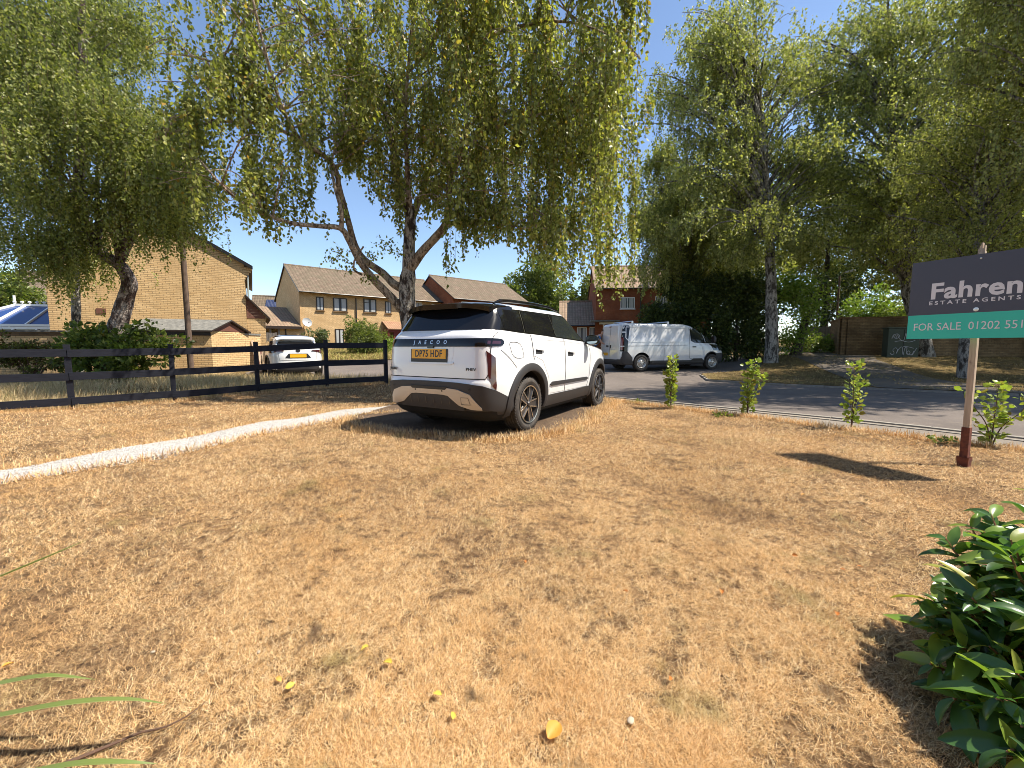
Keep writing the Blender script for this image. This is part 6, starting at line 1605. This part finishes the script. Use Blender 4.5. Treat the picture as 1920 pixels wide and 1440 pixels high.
gen_tree('birch_tree', 'pale-stemmed birch at the far left edge of the garden', b, [b, gp(-70, 560, 12.2), gp(-35, 400, 12.2), gp(20, 240, 12.2), gp(20, 120, 12.2), gp(14, -60, 12.2)],
         (.19, .05), [el(15, 300, 11.6, 1.5, 1.6, 3.0), el(20, 60, 11.8, 1.7, 1.8, 1.8), el(40, 460, 11.9, 1.0, 1.0, .9), el(-70, 250, 12, 1.4, 1.5, 3)], 60, 38000, .078, M['bark_grey'], M['leaf_left'], .7, 5, .35)
# right group
b = gb(1447, 19.0)
gen_tree('birch_tree', 'tall open-crowned birch on the verge right of the van', b, [b, gp(1447, 640, 19), gp(1446, 560, 19), gp(1444, 480, 19), gp(1440, 400, 19), gp(1436, 330, 19), gp(1428, 230, 19), gp(1420, 120, 19), gp(1415, 40, 19)],
         (.33, .06), [el(1385, 95, 18.8, 3.6, 2.8, 2.4), el(1285, 195, 18.6, 2.2, 2.2, 2.6), el(1500, 200, 19.2, 2.4, 2.4, 2.6), el(1385, 300, 18.2, 4.0, 2.5, 1.9), el(1275, 350, 18.2, 2.0, 1.8, 1.8), el(1540, 300, 19.4, 2.0, 2, 2.4), el(1510, 420, 18.6, 1.7, 2.0, 1.6), el(1370, 440, 18.0, 3.2, 2.2, 1.1), el(1340, 110, 18.6, 2.6, 2.4, 2.0)], 240, 130000, .105, M['bark_grey'], M['leaf_birch_far'], .42, 6, .42, wind=(-.12, 0))
b = gb(1290, 23.5)
gen_tree('birch_tree', 'paler birch set back behind the van, left of the open-crowned one', b, [b, gp(1292, 560, 23.5), gp(1296, 450, 23.5), gp(1290, 330, 23.5), gp(1285, 260, 23.5)],
         (.22, .05), [el(1270, 430, 22.6, 3.3, 2.4, 3.4), el(1235, 340, 22.4, 2.0, 1.8, 2.6), el(1330, 470, 22.6, 3.0, 2, 2.2), el(1235, 505, 21.5, 1.5, 1.2, 1.2)], 150, 85000, .125, M['bark_grey'], M['leaf_birch_far'], .7, 7, .3, wind=(-.12, 0))
b = gb(1735, 19.6)
gen_tree('birch_tree', 'big birch with a flared pale foot before the brick boundary wall', b, [b, gp(1731, 650, 19.6), gp(1722, 610, 19.6), gp(1702, 545, 19.5), gp(1700, 480, 19.4), gp(1690, 380, 19.3), gp(1680, 260, 19.2), gp(1670, 130, 19.2), gp(1665, 30, 19.2)],
         (.42, .06), [el(1740, 110, 18.8, 3.6, 3.0, 2.3), el(1650, 90, 19.4, 4.3, 3.2, 2.6), el(1650, 280, 18.8, 4.4, 3.2, 3.0), el(1560, 160, 19.6, 2.2, 2.2, 2.6), el(1700, 430, 18.8, 4.4, 2.6, 2.2), el(1600, 470, 18.8, 2.4, 2, 1.4), el(1820, 260, 19.5, 3.4, 2.8, 3.4)], 320, 190000, .11, M['bark_grey'], M['leaf_birch_far'], .32, 8, .4, wind=(-.12, 0))
b = gb(1812, 14.2)
gen_tree('birch_tree', 'slim birch with patchy bark seen just left of the sign post', b, [b, gp(1808, 660, 14.2), gp(1812, 600, 14.2), gp(1830, 480, 14.1), gp(1850, 330, 14.0), gp(1870, 180, 14.0), gp(1880, 90, 14)],
         (.19, .05), [el(1870, 300, 13.8, 3.2, 2.6, 2.7), el(1950, 200, 13.4, 2.6, 2.6, 2.6), el(1850, 440, 13.6, 2.4, 2.2, 1.1)], 170, 100000, .08, M['bark_grey'], M['leaf_birch_far'], .35, 9, .35, wind=(-.12, 0))
gen_tree('birch_tree', 'roadside birch on the verge just beyond the right edge', (15.0, 11.3, .05), [(15.0, 11.3, 0), (15.0, 11.3, 2.5), (14.8, 11.2, 5.5), (14.6, 11.2, 8.5), (14.0, 11.0, 12.5)],
         (.24, .05), [(14.2, 10.8, 9.6, 3.8, 3.0, 2.8), (11.6, 9.8, 11.6, 2.6, 2.6, 1.9), (13.6, 11.0, 6.8, 2.2, 2.2, 1.5)], 150, 90000, .08, M['bark_grey'], M['leaf_birch_far'], .6, 10, .35, wind=(-.12, 0))
gen_tree('birch_tree', 'farther roadside birch behind the sign, right edge of the verge', (19.5, 14.6, .3), [(19.5, 14.6, .1), (19.5, 14.6, 4), (19.3, 14.5, 8), (19.2, 14.5, 12)],
         (.24, .05), [(19.0, 14.6, 9.2, 3.6, 3.2, 3.4)], 110, 70000, .09, M['bark_grey'], M['leaf_birch_far'], .5, 12, .35)

for i, (x, y, h_, lab) in enumerate(((23.5, 12.5, 12, 'birch standing out of frame right, its shade falling on the verge'), (26.5, 17.5, 12, 'birch out of frame right near the boundary wall, shading the verge'), (17.5, 8.6, 14.0, 'birch out of frame right beside the road, shading the tarmac'))):
    gen_tree('birch_tree', lab, (x, y, G(x, y)), [(x, y, 0), (x, y, 4), (x-.2, y, 8), (x-.3, y, h_)], (.24, .05), [(x-.3, y, h_-3.2, 3.9, 3.4, 3.4), (x-1.5, y+.5, h_-5.5, 2.4, 2.4, 1.8)], 110, 85000, .11, M['bark_grey'], M['leaf_birch_far'], .35, 90+i, .35)

def blob(name, label, cat, clusters, n, size, leaf_m, stems=(), stem_m=None, shell=.55, seed=1, flat=0, group=None, base=None, jit=.6, part='foliage', wr=.62):
    """shrub or distant tree: leaves through the volume of many small uneven clumps; clusters (x, y, z, rx, ry, rz)"""
    R_ = np.random.default_rng(seed); P = []; A = []; vol = np.array([c[3]*c[4]*c[5] for c in clusters])**.75; vol /= vol.sum()
    sub = []
    for c, v in zip(clusters, vol):
        k = max(5, int(46*v*len(clusters)**.4))
        for _ in range(k):
            u = R_.normal(0, 1, 3); u /= np.linalg.norm(u); rr = R_.uniform(.35, 1.0)
            sub.append((np.array(c[:3])+u*rr*np.array(c[3:]), min(c[3:])*R_.uniform(.22, .48), u))
    w = np.array([s_[1]**2 for s_ in sub]); w /= w.sum()
    idx = R_.choice(len(sub), n, p=w)
    cs = np.array([s_[0] for s_ in sub])[idx]; rs = np.array([s_[1] for s_ in sub])[idx]; us = np.array([s_[2] for s_ in sub])[idx]
    u = R_.normal(0, 1, (n, 3)); u /= np.linalg.norm(u, axis=1)[:, None]
    P = cs+u*(rs*R_.uniform(shell, 1.05, n))[:, None]
    A = u*.8+us*.4+np.array([0, 0, -.15])
    zb = np.array([G(x, y) for x, y in P[:, :2]])+.02; k = P[:, 2] > zb
    if base is None: base = (clusters[0][0], clusters[0][1], G(clusters[0][0], clusters[0][1]))
    r = empty(name, base, 0, label, cat, group); O = np.array(base)
    S = size*R_.uniform(.6, 1.35, n)
    leaves(part, (P-O)[k], A[k], S[k], leaf_m, r, jit=jit, wr=wr)
    if stem_m:
        g = MB()
        for s_ in (stems or [((base[0], base[1], base[2]), tuple(s2[0])) for s2 in sub[::4]]):
            a, b_ = Vector(s_[0])-Vector(base), Vector(s_[1])-Vector(base); m_ = a.lerp(b_, .5)+Vector((0, 0, .15*(b_-a).length)); c_ = curve([a+Vector((random.gauss(0, .05), random.gauss(0, .05), -.05)), m_, b_], 4)
            g.tube(c_, taper(s_[2] if len(s_) > 2 else .02*max(1, size*8), .006, len(c_)), 6)
        g.build('stems', stem_m, r, smooth=True)
    return r

def pc(px, py, Y, rx, ry, rz): p = at(px, py, Y); return (p.x, p.y, p.z, rx, ry, rz)
# shrub round the bent trunk
blob('laurel_shrub', 'broad dark laurel shrub round the foot of the bent birch', 'shrub', [pc(170, 650, 12.3, .95, .7, .55), pc(240, 655, 12.2, .9, .7, .5), pc(300, 660, 12.4, .55, .5, .42), pc(200, 690, 12.0, 1.3, .6, .4), pc(150, 625, 12.5, .4, .4, .3), pc(262, 628, 12.4, .35, .3, .3), pc(182, 606, 12.4, .16, .14, .22), pc(292, 606, 12.3, .14, .14, .2), pc(268, 600, 12.4, .12, .12, .18), pc(335, 640, 12.3, .3, .3, .2)], 5200, .15, M['leaf_shrub'], stem_m=M['twig'], seed=21)
blob('bramble', 'low brown-green bramble in front of the garden wall at far left', 'shrub', [pc(60, 665, 12.3, 1.1, .6, .42), pc(10, 655, 12.2, .8, .6, .5), pc(100, 690, 11.8, .8, .5, .3)], 4200, .085, leaf_mat('bramble_leaves', [(0, (.10, .05, .03)), (.4, (.09, .10, .03)), (1, (.20, .22, .06))]), stem_m=M['twig'], seed=22)
# garden shrubs before the terrace
c0 = at(680, 615, 29.5)
blob('garden_shrub', 'rounded dark green bush on the front lawn of the terrace', 'shrub', [(c0.x, c0.y, 1.75, 1.45, 1.2, 1.15), (c0.x-.1, c0.y, 2.6, .95, .9, .75), (c0.x+.5, c0.y-.2, 1.5, .9, .9, .7)], 7500, .13, M['leaf_oak'], stem_m=M['bark_brown'], seed=23)
c0 = at(597, 625, 32.5)
blob('garden_shrub', 'grey-green climbing bush against the corner of the terrace', 'shrub', [(c0.x, c0.y, 1.6, .9, .6, .95), (c0.x+.5, c0.y, 2.0, .55, .5, .7), (c0.x-.75, c0.y, 1.8, .45, .4, .8)], 3600, .12, leaf_mat('greygreen_leaves', [(0, (.07, .10, .05)), (.6, (.14, .18, .09)), (1, (.26, .24, .14))]), stem_m=M['bark_brown'], seed=24)
c0 = at(722, 640, 31)
blob('garden_shrub', 'small lime green bush beside the maroon porch', 'shrub', [(c0.x, c0.y, 1.35, .75, .6, .65)], 1200, .12, M['leaf_lime'], seed=25)
c0 = at(503, 622, 38)
blob('garden_shrub', 'small bright bush glimpsed over the weathered board fence', 'shrub', [(c0.x, c0.y, 2.3, .8, .6, .8)], 900, .14, M['leaf_lime'], seed=26)
# far trees
def far_tree(label, px, pyt, pyb, Y, w, n, size, m, seed, name='oak_tree'):
    top = at(px, pyt, Y).z; bot = at(px, pyb, Y).z; x = at(px, 650, Y).x; h = top-bot; rr = random.Random(seed); cl = []
    for k in range(9):
        a = rr.uniform(0, 6.28); q = rr.uniform(.15, .62)*w; zz = bot+h*rr.uniform(.28, .72); s_ = rr.uniform(.32, .5)
        cl.append((x+math.cos(a)*q, Y+math.sin(a)*q*.7, zz, w*s_, w*s_*.8, h*s_*.62))
    cl.append((x, Y, bot+h*.62, w*.5, w*.4, h*.36))
    g0 = G(x, min(Y, 60)); r = blob(name, label, 'tree', cl, n, size, m, seed=seed, base=(x, Y, g0), part='crown')
    g = MB(); c_ = curve([Vector((0, 0, -.3)), Vector((.1, 0, (bot-g0)*.6+.5)), Vector((0, 0, bot-g0+h*.5))], 5); rough_tube(g, c_, taper(w*.06+.1, .08, len(c_)), 10, .03); g.build('trunk', M['bark_brown'], r, smooth=True)
    return r
far_tree('big round-crowned oak on the skyline beyond the red brick terrace', 1012, 487, 640, 62, 7.8, 20000, .42, M['leaf_oak'], 31)
far_tree('darker tree right of the skyline oak, behind the bungalow', 1105, 520, 640, 60, 5.5, 9000, .40, M['leaf_oak'], 32)
far_tree('dark tree peeping over the roofs beside the distant solar panel', 478, 565, 630, 64, 3.4, 2600, .34, M['leaf_oak'], 33)
far_tree('yellow-green tree behind the conservatory roof at the left edge', 30, 505, 640, 20.5, 2.2, 6500, .15, M['leaf_shrub'], 34, 'garden_tree')
far_tree('leafy tree between the red house and the dark hollies', 1340, 300, 640, 31, 6.5, 26000, .24, M['leaf_birch_far'], 35)
far_tree('tall leafy tree behind the footpath', 1540, 240, 640, 30, 6.2, 28000, .22, M['leaf_birch_far'], 36)
far_tree('broad tree behind the boundary wall, centre', 1700, 200, 640, 27, 6.6, 30000, .2, M['leaf_birch_far'], 37)
far_tree('broad tree behind the boundary wall, right edge', 1890, 190, 640, 25, 6.2, 26000, .2, M['leaf_oak'], 38)
# dark hollies behind the van
H0 = []
for px, Y, top in ((1225, 22.3, 560), (1262, 22.0, 520), (1300, 21.6, 500), (1340, 21.3, 500), (1380, 21.2, 490), (1415, 21.6, 500)):
    p = at(px, 650, Y); zt = at(px, top, Y).z
    H0.append((px, Y, p.x, zt))
for i, (px, Y, x, zt) in enumerate(H0):
    lab = ['dark holly behind the roof of the van, leftmost of the row', 'second dark holly from the left behind the van', 'dark holly rising above the van cab', 'dark holly just right of the van bonnet', 'tallest dark holly beside the open-crowned birch', 'dark holly directly behind the birch on the verge'][i]
    g0 = G(x, Y)
    blob('holly_tree', lab, 'tree', [(x, Y, g0+(zt-g0)*.28, .95, .9, (zt-g0)*.28), (x+.1, Y, g0+(zt-g0)*.62, .95, .9, (zt-g0)*.30), (x-.1, Y+.1, g0+(zt-g0)*.85, .6, .6, (zt-g0)*.16)], 9000, .13, M['leaf_dark'], group='dark hollies behind the van', stem_m=M['bark_brown'], stems=[((x, Y, g0), (x, Y, g0+(zt-g0)*.8), .12)], seed=40+i, part='crown', base=(x, Y, g0))
# ivy-clad leaning stem, shrubs at the path end, growth over the wall
b = gb(1492, 21.0)
r_ = gen_tree('ivy_clad_tree', 'leaning ivy-clad tree with bright feathery growth beside the footpath', b, [b, gp(1500, 635, 21), gp(1512, 600, 21), gp(1530, 565, 21), gp(1545, 535, 21)], (.3, .08), [el(1478, 585, 20.9, .75, .6, 1.0), el(1490, 635, 20.9, .7, .5, .8), el(1535, 560, 20.8, .7, .5, .6), el(1480, 540, 20.9, .8, .7, .8)], 30, 7000, .13, M['bark_brown'], M['leaf_lime'], .0, 50, .05)
for i, (px, py, Y, s_, m_, lab) in enumerate(((1525, 645, 23.0, .75, 'leaf_shrub', 'dusty low bush left of the street lamp column'), (1556, 640, 23.4, .7, 'leaf_lime', 'bright weeds at the foot of the street lamp column'), (1580, 650, 22.6, .5, 'leaf_shrub', 'small bush at the end of the boundary wall'))):
    c0 = at(px, py, Y); g0 = G(c0.x, c0.y); blob('path_shrub', lab, 'shrub', [(c0.x, c0.y, g0+s_*.6, s_, s_*.8, s_*.7)], 1500, .10, M[m_], seed=60+i, base=(c0.x, c0.y, g0))
for i, (px, top, Y, m_, lab) in enumerate(((1625, 540, 22.6, 'leaf_lime', 'bright yellow-green bush spilling over the boundary wall'), (1680, 560, 21.8, 'leaf_shrub', 'green bush over the wall behind the graffiti cabinet'), (1760, 500, 21.6, 'leaf_shrub', 'tall bush over the wall behind the sign board'), (1860, 480, 21.0, 'leaf_shrub', 'tall bush over the wall behind the sign post'), (1590, 470, 25, 'leaf_dark', 'dark evergreen bush behind the left end of the boundary wall'), (1530, 500, 27, 'leaf_dark', 'dark evergreen bush behind the old board fence'))):
    zt = at(px, top, Y).z; x = at(px, 650, Y).x; g0 = G(x, Y); blob('wall_shrub', lab, 'shrub', [(x, Y, (zt+2)/2, 1.3, .9, (zt-1.6)/2), (x+.6, Y+.3, (zt+1)/2, 1.2, .9, (zt-1.2)/2)], 4200, .13, M[m_], seed=70+i, base=(x, Y, g0), stem_m=M['bark_brown'])
blob('ivy', 'dark ivy tumbling down the boundary wall at the right edge', 'plant', [(24.6, 18.6, 1.6, .9, .25, .8), (23.9, 18.8, 1.0, .4, .2, .4)], 1800, .12, M['leaf_dark'], seed=81)

# ---------------------------------------------------------------- hedging saplings along the drive edge
def sapling(px, pyb, pyt, label, spread, seed, n, lean):
    random.seed(seed); Y = (CAM_H)*FPX/(pyb-650); b = at(px, pyb, Y); g0 = Vector((b.x, b.y, lawn_h(b.x, b.y))); h = at(px, pyt, Y).z-g0.z
    r = empty('hedging_sapling', g0, 0, label, 'sapling', 'hedging saplings along the lawn edge'); g = MB(); P, A, S = [], [], []
    ns = 4
    for k in range(ns):
        az = random.uniform(0, 6.28); sp = spread*random.uniform(.4, 1)*(k > 0); hh = h*(1 if k == 0 else random.uniform(.55, .9))
        e = Vector((math.cos(az)*sp+lean*hh, math.sin(az)*sp, hh)); c = curve([Vector((0, 0, -.03)), Vector((e.x*.25, e.y*.25, hh*.4)), Vector((e.x*.8, e.y*.8, hh*.75)), e], 6)
        g.tube(c, taper(.0075, .002, len(c)), 6)
        m_ = int(n*(1.3 if k == 0 else .8))
        for q in range(m_):
            t_ = random.uniform(.06, 1.0)**.85; i = min(len(c)-2, int(t_*(len(c)-1))); p = c[i].lerp(c[i+1], random.random()); a = random.uniform(0, 6.28); sp_ = random.uniform(.015, .075)
            d = Vector((math.cos(a), math.sin(a), random.uniform(.1, .9))); P.append(tuple(p+d*sp_)); A.append(tuple(d)); S.append(random.uniform(.045, .08))
    g.build('stems', M['twig'], r, smooth=True)
    # rounded leaves : six-sided blades with a keel
    V, F = [], []
    for p, a, s in zip(P, A, S):
        a = Vector(a).normalized(); sd = a.orthogonal().normalized(); sd.rotate(Matrix.Rotation(random.uniform(0, 6.28), 3, a)); nn = a.cross(sd); p = Vector(p); b_ = len(V); w = s*.42
        for u, v, q in ((0, 0, 0), (.25, -.8, .3), (.62, -1, .4), (1, 0, -.15), (.62, 1, .4), (.25, .8, .3), (.5, 0, 0)): V.append(p+a*u*s+sd*v*w+nn*q*w*.6)
        for i in range(6): F.append((b_+6, b_+i, b_+(i+1) % 6))
    np_mesh('foliage', np.array([tuple(v) for v in V]), np.array(F), M['leaf_hedge'], r, smooth=True)
sapling(1258, 766, 672, 'young hedging sapling nearest the white SUV, slim and upright', .11, 1, 90, -.01)
sapling(1400, 779, 678, 'second hedging sapling from the SUV, leaning right with dense leaves', .15, 2, 95, .10)
sapling(1596, 806, 680, 'third hedging sapling from the SUV, with two open leafy arms', .24, 3, 52, -.02)
sapling(1858, 838, 722, 'hedging sapling just right of the for sale post, sprawling sideways', .32, 5, 60, .02)
def weed(px, py, label, n, seed, s_=.07):
    Y = CAM_H*FPX/(py-650); b = at(px, py, Y); random.seed(seed)
    P = [(b.x+random.gauss(0, s_), b.y+random.gauss(0, s_*.6), lawn_h(b.x, b.y)+.012+random.uniform(0, .05)) for _ in range(n)]
    r = empty('lawn_weed', (b.x, b.y, lawn_h(b.x, b.y)), 0, label, 'weed'); leaves('foliage', [(x-b.x, y-b.y, z-lawn_h(b.x, b.y)) for x, y, z in P], [(random.gauss(0, 1), random.gauss(0, 1), .4) for _ in P], [random.uniform(.03, .06) for _ in P], M['leaf_shrub'], r)
weed(1194, 757, 'flat green weed at the lawn edge near the first sapling', 70, 1)
weed(1768, 833, 'pale green weed on the lawn edge left of the sign post', 60, 2)
weed(1352, 782, 'small weed beside the second hedging sapling', 40, 3)

# ---------------------------------------------------------------- near bush, bottom right
def big_leaf(V, F, p, a, up, L, W, droop, curl):
    """one glossy leaf: 7 x 5 grid with midrib fold, droop and wavy edge"""
    a = a.normalized(); sd = a.cross(up); sd = sd.normalized() if sd.length > .05 else a.orthogonal().normalized(); nn = sd.cross(a); b = len(V); ph = random.uniform(0, 6)
    pos = p.copy(); prev = 0; n = 8
    for i in range(n+1):
        t_ = i/n; wd = W*(math.sin(math.pi*min(1, t_*.96+.03))**.72)*(1-.25*t_)*.5
        ang = -droop*t_; dvec = (a*math.cos(ang)+nn*math.sin(ang)); 
        if i: pos = pos+dvec*(L/n)
        n2 = (nn*math.cos(ang)-a*math.sin(ang))
        for j in (-2, -1, 0, 1, 2):
            q = abs(j)/2; V.append(pos+sd*(j/2*wd)+n2*(curl*wd*q*q+.07*wd*math.sin(t_*14+ph+j)*q))
    for i in range(n):
        for j in range(4): k = b+i*5+j; F.append((k, k+1, k+6, k+5))
def near_bush():
    random.seed(77); base = Vector((1.80, 1.22, 0)); r = empty('laurel_bush', base, 0, 'glossy dark green laurel bush cut by the lower right corner', 'shrub')
    g = MB(); V, F = [], []
    stems = []
    for k in range(46):
        az = random.uniform(0, 6.28); el_ = random.uniform(.12, 1.35); L = random.uniform(.34, .52)*(.75+.25*math.sin(el_))
        d = Vector((math.cos(az)*math.cos(el_)*1.0, math.sin(az)*math.cos(el_)*.8, math.sin(el_)*1.02)); e = d*L+Vector((0, 0, .10))
        if (base+e).y < .70 or (base+e).x < 1.24+.15*abs((base+e).y-1.3) or e.z > .50: continue
        stems.append(e)
    for px, py, Y in ((1775, 975, 1.5), (1800, 985, 1.45), (1745, 1062, 1.4), (1765, 1050, 1.45), (1722, 1140, 1.32), (1735, 1165, 1.3), (1730, 1215, 1.26), (1830, 990, 1.45), (1770, 1290, 1.15), (1790, 1340, 1.08), (1880, 940, 1.5), (1850, 1000, 1.35), (1800, 1100, 1.25), (1810, 1200, 1.15), (1860, 1250, 1.05), (1870, 1350, .98), (1900, 1150, 1.1)):
        stems.append(at(px+45, py+12, Y)-base)
    for px, py, Y in ((1735, 1000, 1.5), (1712, 1115, 1.36), (1708, 1165, 1.3), (1706, 1235, 1.22), (1750, 1300, 1.12), (1905, 912, 1.6), (1820, 955, 1.5), (1770, 1130, 1.25), (1760, 1200, 1.2), (1830, 1300, 1.02), (1850, 1400, .95), (1890, 1420, .92)):
        stems.append(at(px+38, py+10, Y)-base)
    for e in stems:
        c = curve([Vector((random.gauss(0, .05), random.gauss(0, .05), .02)), e*.45+Vector((0, 0, .08)), e*.8, e], 6); g.tube(c, taper(.009, .0025, len(c)), 6)
        tip = (c[-1]-c[-4]).normalized()
        for i in range(12):
            t_ = .42+.58*i/11+random.uniform(-.02, .02); k_ = min(len(c)-2, int(t_*(len(c)-1))); p = c[k_].lerp(c[k_+1], random.random()); a_ = i*2.4+random.uniform(-.4, .4)
            o = tip.orthogonal().normalized(); o.rotate(Matrix.Rotation(a_, 3, tip)); d = (o*.9+tip*random.uniform(.3, 1.0)+Vector((0, 0, .1))).normalized()
            L = random.uniform(.075, .165)*(1-.35*(i > 8)); big_leaf(V, F, p, d, Vector((random.gauss(0, .35), random.gauss(0, .35), 1)), L, L*random.uniform(.36, .46), random.uniform(.2, 1.1), random.uniform(.15, .5))
    g.build('stems', mat('red_green_stem', (.22, .10, .05), .5), r, smooth=True)
    np_mesh('foliage', np.array([tuple(v) for v in V]), np.array(F), M['leaf_laurel'], r, smooth=True)
near_bush()

# ---------------------------------------------------------------- strap leaves, bottom left
def strap_plant():
    base = Vector((-1.95, 1.05, 0)); r = empty('strap_leaf_plant', base, 0, 'plant with long arching green strap leaves at the lower left edge', 'plant')
    paths = [([(-120, 1130, 1.42), (0, 1079, 1.42), (95, 1040, 1.46), (165, 1011, 1.52)], .011), ([(-150, 1330, 1.14), (-60, 1296, 1.12), (0, 1280, 1.12), (90, 1266, 1.12), (180, 1274, 1.14)], .017),
             ([(-150, 1385, 1.10), (-50, 1352, 1.08), (0, 1340, 1.08), (120, 1318, 1.08), (230, 1310, 1.10), (312, 1319, 1.12)], .017), ([(-120, 1490, .97), (60, 1446, .97), (150, 1430, .97), (230, 1428, .98), (296, 1432, 1.0)], .014),
             ([(-260, 1250, 1.2), (-180, 1150, 1.25), (-120, 1100, 1.3)], .014)]
    for pts, w in [(a_, b_*.62) for a_, b_ in paths]:
        P = [at(*p)-base for p in pts]; P = [Vector((0, 0, .0)), P[0]*.5+Vector((0, 0, .10))]+P; c = curve(P, 7); g = MB(); rows = []
        for i, p in enumerate(c):
            t_ = (c[min(i+1, len(c)-1)]-c[max(i-1, 0)]).normalized(); sd = t_.cross(Vector((0, 0, 1)))
            sd = sd.normalized() if sd.length > .01 else Vector((0, 1, 0)); f = i/(len(c)-1); ww = w*(1 if f < .7 else max(.04, 1-((f-.7)/.3)**1.6)); up = sd.cross(t_)
            rows.append([p-sd*ww, p-sd*ww*.5-up*.0025*ww/w, p-up*.005*ww/w, p+sd*ww*.5-up*.0025*ww/w, p+sd*ww])
        g.grid(rows); g.build('leaf', M['leaf_strap'], r, smooth=True)
strap_plant()

# ---------------------------------------------------------------- fallen leaves, pebbles, twig
def fallen(px, py, size, m, label, group, seed):
    random.seed(seed); v = (py-650)/FPX
    Y = 1.13/math.tan(math.atan((py-720)/FPX)+PITCH); b = at(px, py, Y); z = lawn_h(b.x, b.y)+.022
    r = empty('fallen_leaf', (b.x, b.y, z), random.uniform(0, 6.28), label, 'leaf', group)
    V, F = [], []; a = Vector((1, 0, random.uniform(.0, .35))); big_leaf(V, F, Vector((-size/2, 0, 0)), a, Vector((random.gauss(0, .3), random.gauss(0, .3), 1)), size, size*.8, random.uniform(.2, .9), random.uniform(.2, .9))
    np_mesh('blade', np.array([tuple(v) for v in V]), np.array(F), M[m], r, smooth=True)
fallen(1040, 1392, .062, 'leaf_fallen_orange', 'largest fallen leaf, golden orange, nearest the bottom edge', 'fallen leaves on the lawn', 1)
FL = [(684, 1229, .028, 'yellow', 'yellow fallen leaf at the upper left of the loose yellow group'), (727, 1258, .034, 'yellow', 'largest yellow fallen leaf, just right of the upper left one'),
      (820, 1322, .029, 'yellow', 'folded yellow fallen leaf in the middle of the lower centre lawn'), (850, 1363, .024, 'yellow', 'lowest yellow fallen leaf, nearest the big golden orange leaf'),
      (545, 1298, .028, 'yellow', 'yellow fallen leaf farthest left, beside a small orange one'), (524, 1282, .024, 'orange', 'small orange leaf close beside the leftmost yellow leaf'),
      (640, 975, .026, 'orange', 'lone orange leaf mid-lawn left of centre, far from the others'), (1505, 935, .03, 'orange', 'orange leaf nearest the shadow of the sign board'),
      (15, 1245, .03, 'orange', 'orange leaf at the far left edge of the lawn'), (1353, 1128, .028, 'red', 'broadest russet leaf, right of the lawn centre'),
      (1490, 1052, .026, 'red', 'single russet leaf left of the russet pair'), (1567, 1170, .026, 'red', 'russet leaf nearest the shadow of the laurel bush'),
      (1613, 1068, .027, 'red', 'brighter right-hand leaf of the russet pair'), (1580, 1077, .022, 'red', 'smaller left-hand leaf of the russet pair'),
      (1255, 1287, .025, 'red', 'lowest russet leaf on the right half of the lawn'), (1172, 1121, .022, 'red', 'small russet leaf just left of the broadest russet one'), (985, 1060, .022, 'red', 'small russet leaf near the centre of the lawn')]
for i, (px, py, s_, c_, lab) in enumerate(FL): fallen(px, py, s_, 'leaf_fallen_'+c_, lab, 'fallen leaves on the lawn', 10+i)
def pebble(px, py, s_, seed, lab):
    random.seed(seed); Y = 1.13/math.tan(math.atan((py-720)/FPX)+PITCH); b = at(px, py, Y); bm = bmesh.new(); bmesh.ops.create_icosphere(bm, subdivisions=3, radius=s_)
    for v in bm.verts: v.co = Vector((v.co.x*1.25, v.co.y*.9, v.co.z*.6))*(1+.14*math.sin(v.co.x*190+seed)*math.cos(v.co.y*170)+.08*math.sin(v.co.z*260))
    me = bpy.data.meshes.new('stone'); bm.to_mesh(me); bm.free(); me.materials.append(M['pebble']); [setattr(p, 'use_smooth', True) for p in me.polygons]
    o = bpy.data.objects.new('stone', me); COL.objects.link(o); o.location = (b.x, b.y, lawn_h(b.x, b.y)+s_*.6+.008); o.rotation_euler = (0, 0, seed)
    tag(o, lab, 'stone', 'pale stones in the lawn')
for i, (px, py, s_, lab) in enumerate(((1182, 1366, .011, 'largest pale stone, right of the big golden orange leaf'), (485, 1225, .006, 'small pale stone right of the twig tip'), (286, 1217, .007, 'small pale stone left of the twig tip'))): pebble(px, py, s_, i+1, lab)
def ground_twig():
    pts = [(70, 1446), (150, 1416), (215, 1390), (262, 1372), (310, 1362), (352, 1342), (385, 1318)]
    P = []
    for px, py in pts: Y = 1.13/math.tan(math.atan((py-720)/FPX)+PITCH); b = at(px, py, Y); P.append(Vector((b.x, b.y, lawn_h(b.x, b.y)+.016)))
    g = MB(); c = curve(P, 6); rough_tube(g, [p-P[0] for p in c], taper(.006, .0008, len(c)), 8, .05)
    o = g.build('fallen_twig', M['twig'], smooth=True); o.location = P[0]; tag(o, 'long thin dark twig lying across the lawn at lower left', 'twig')
ground_twig()
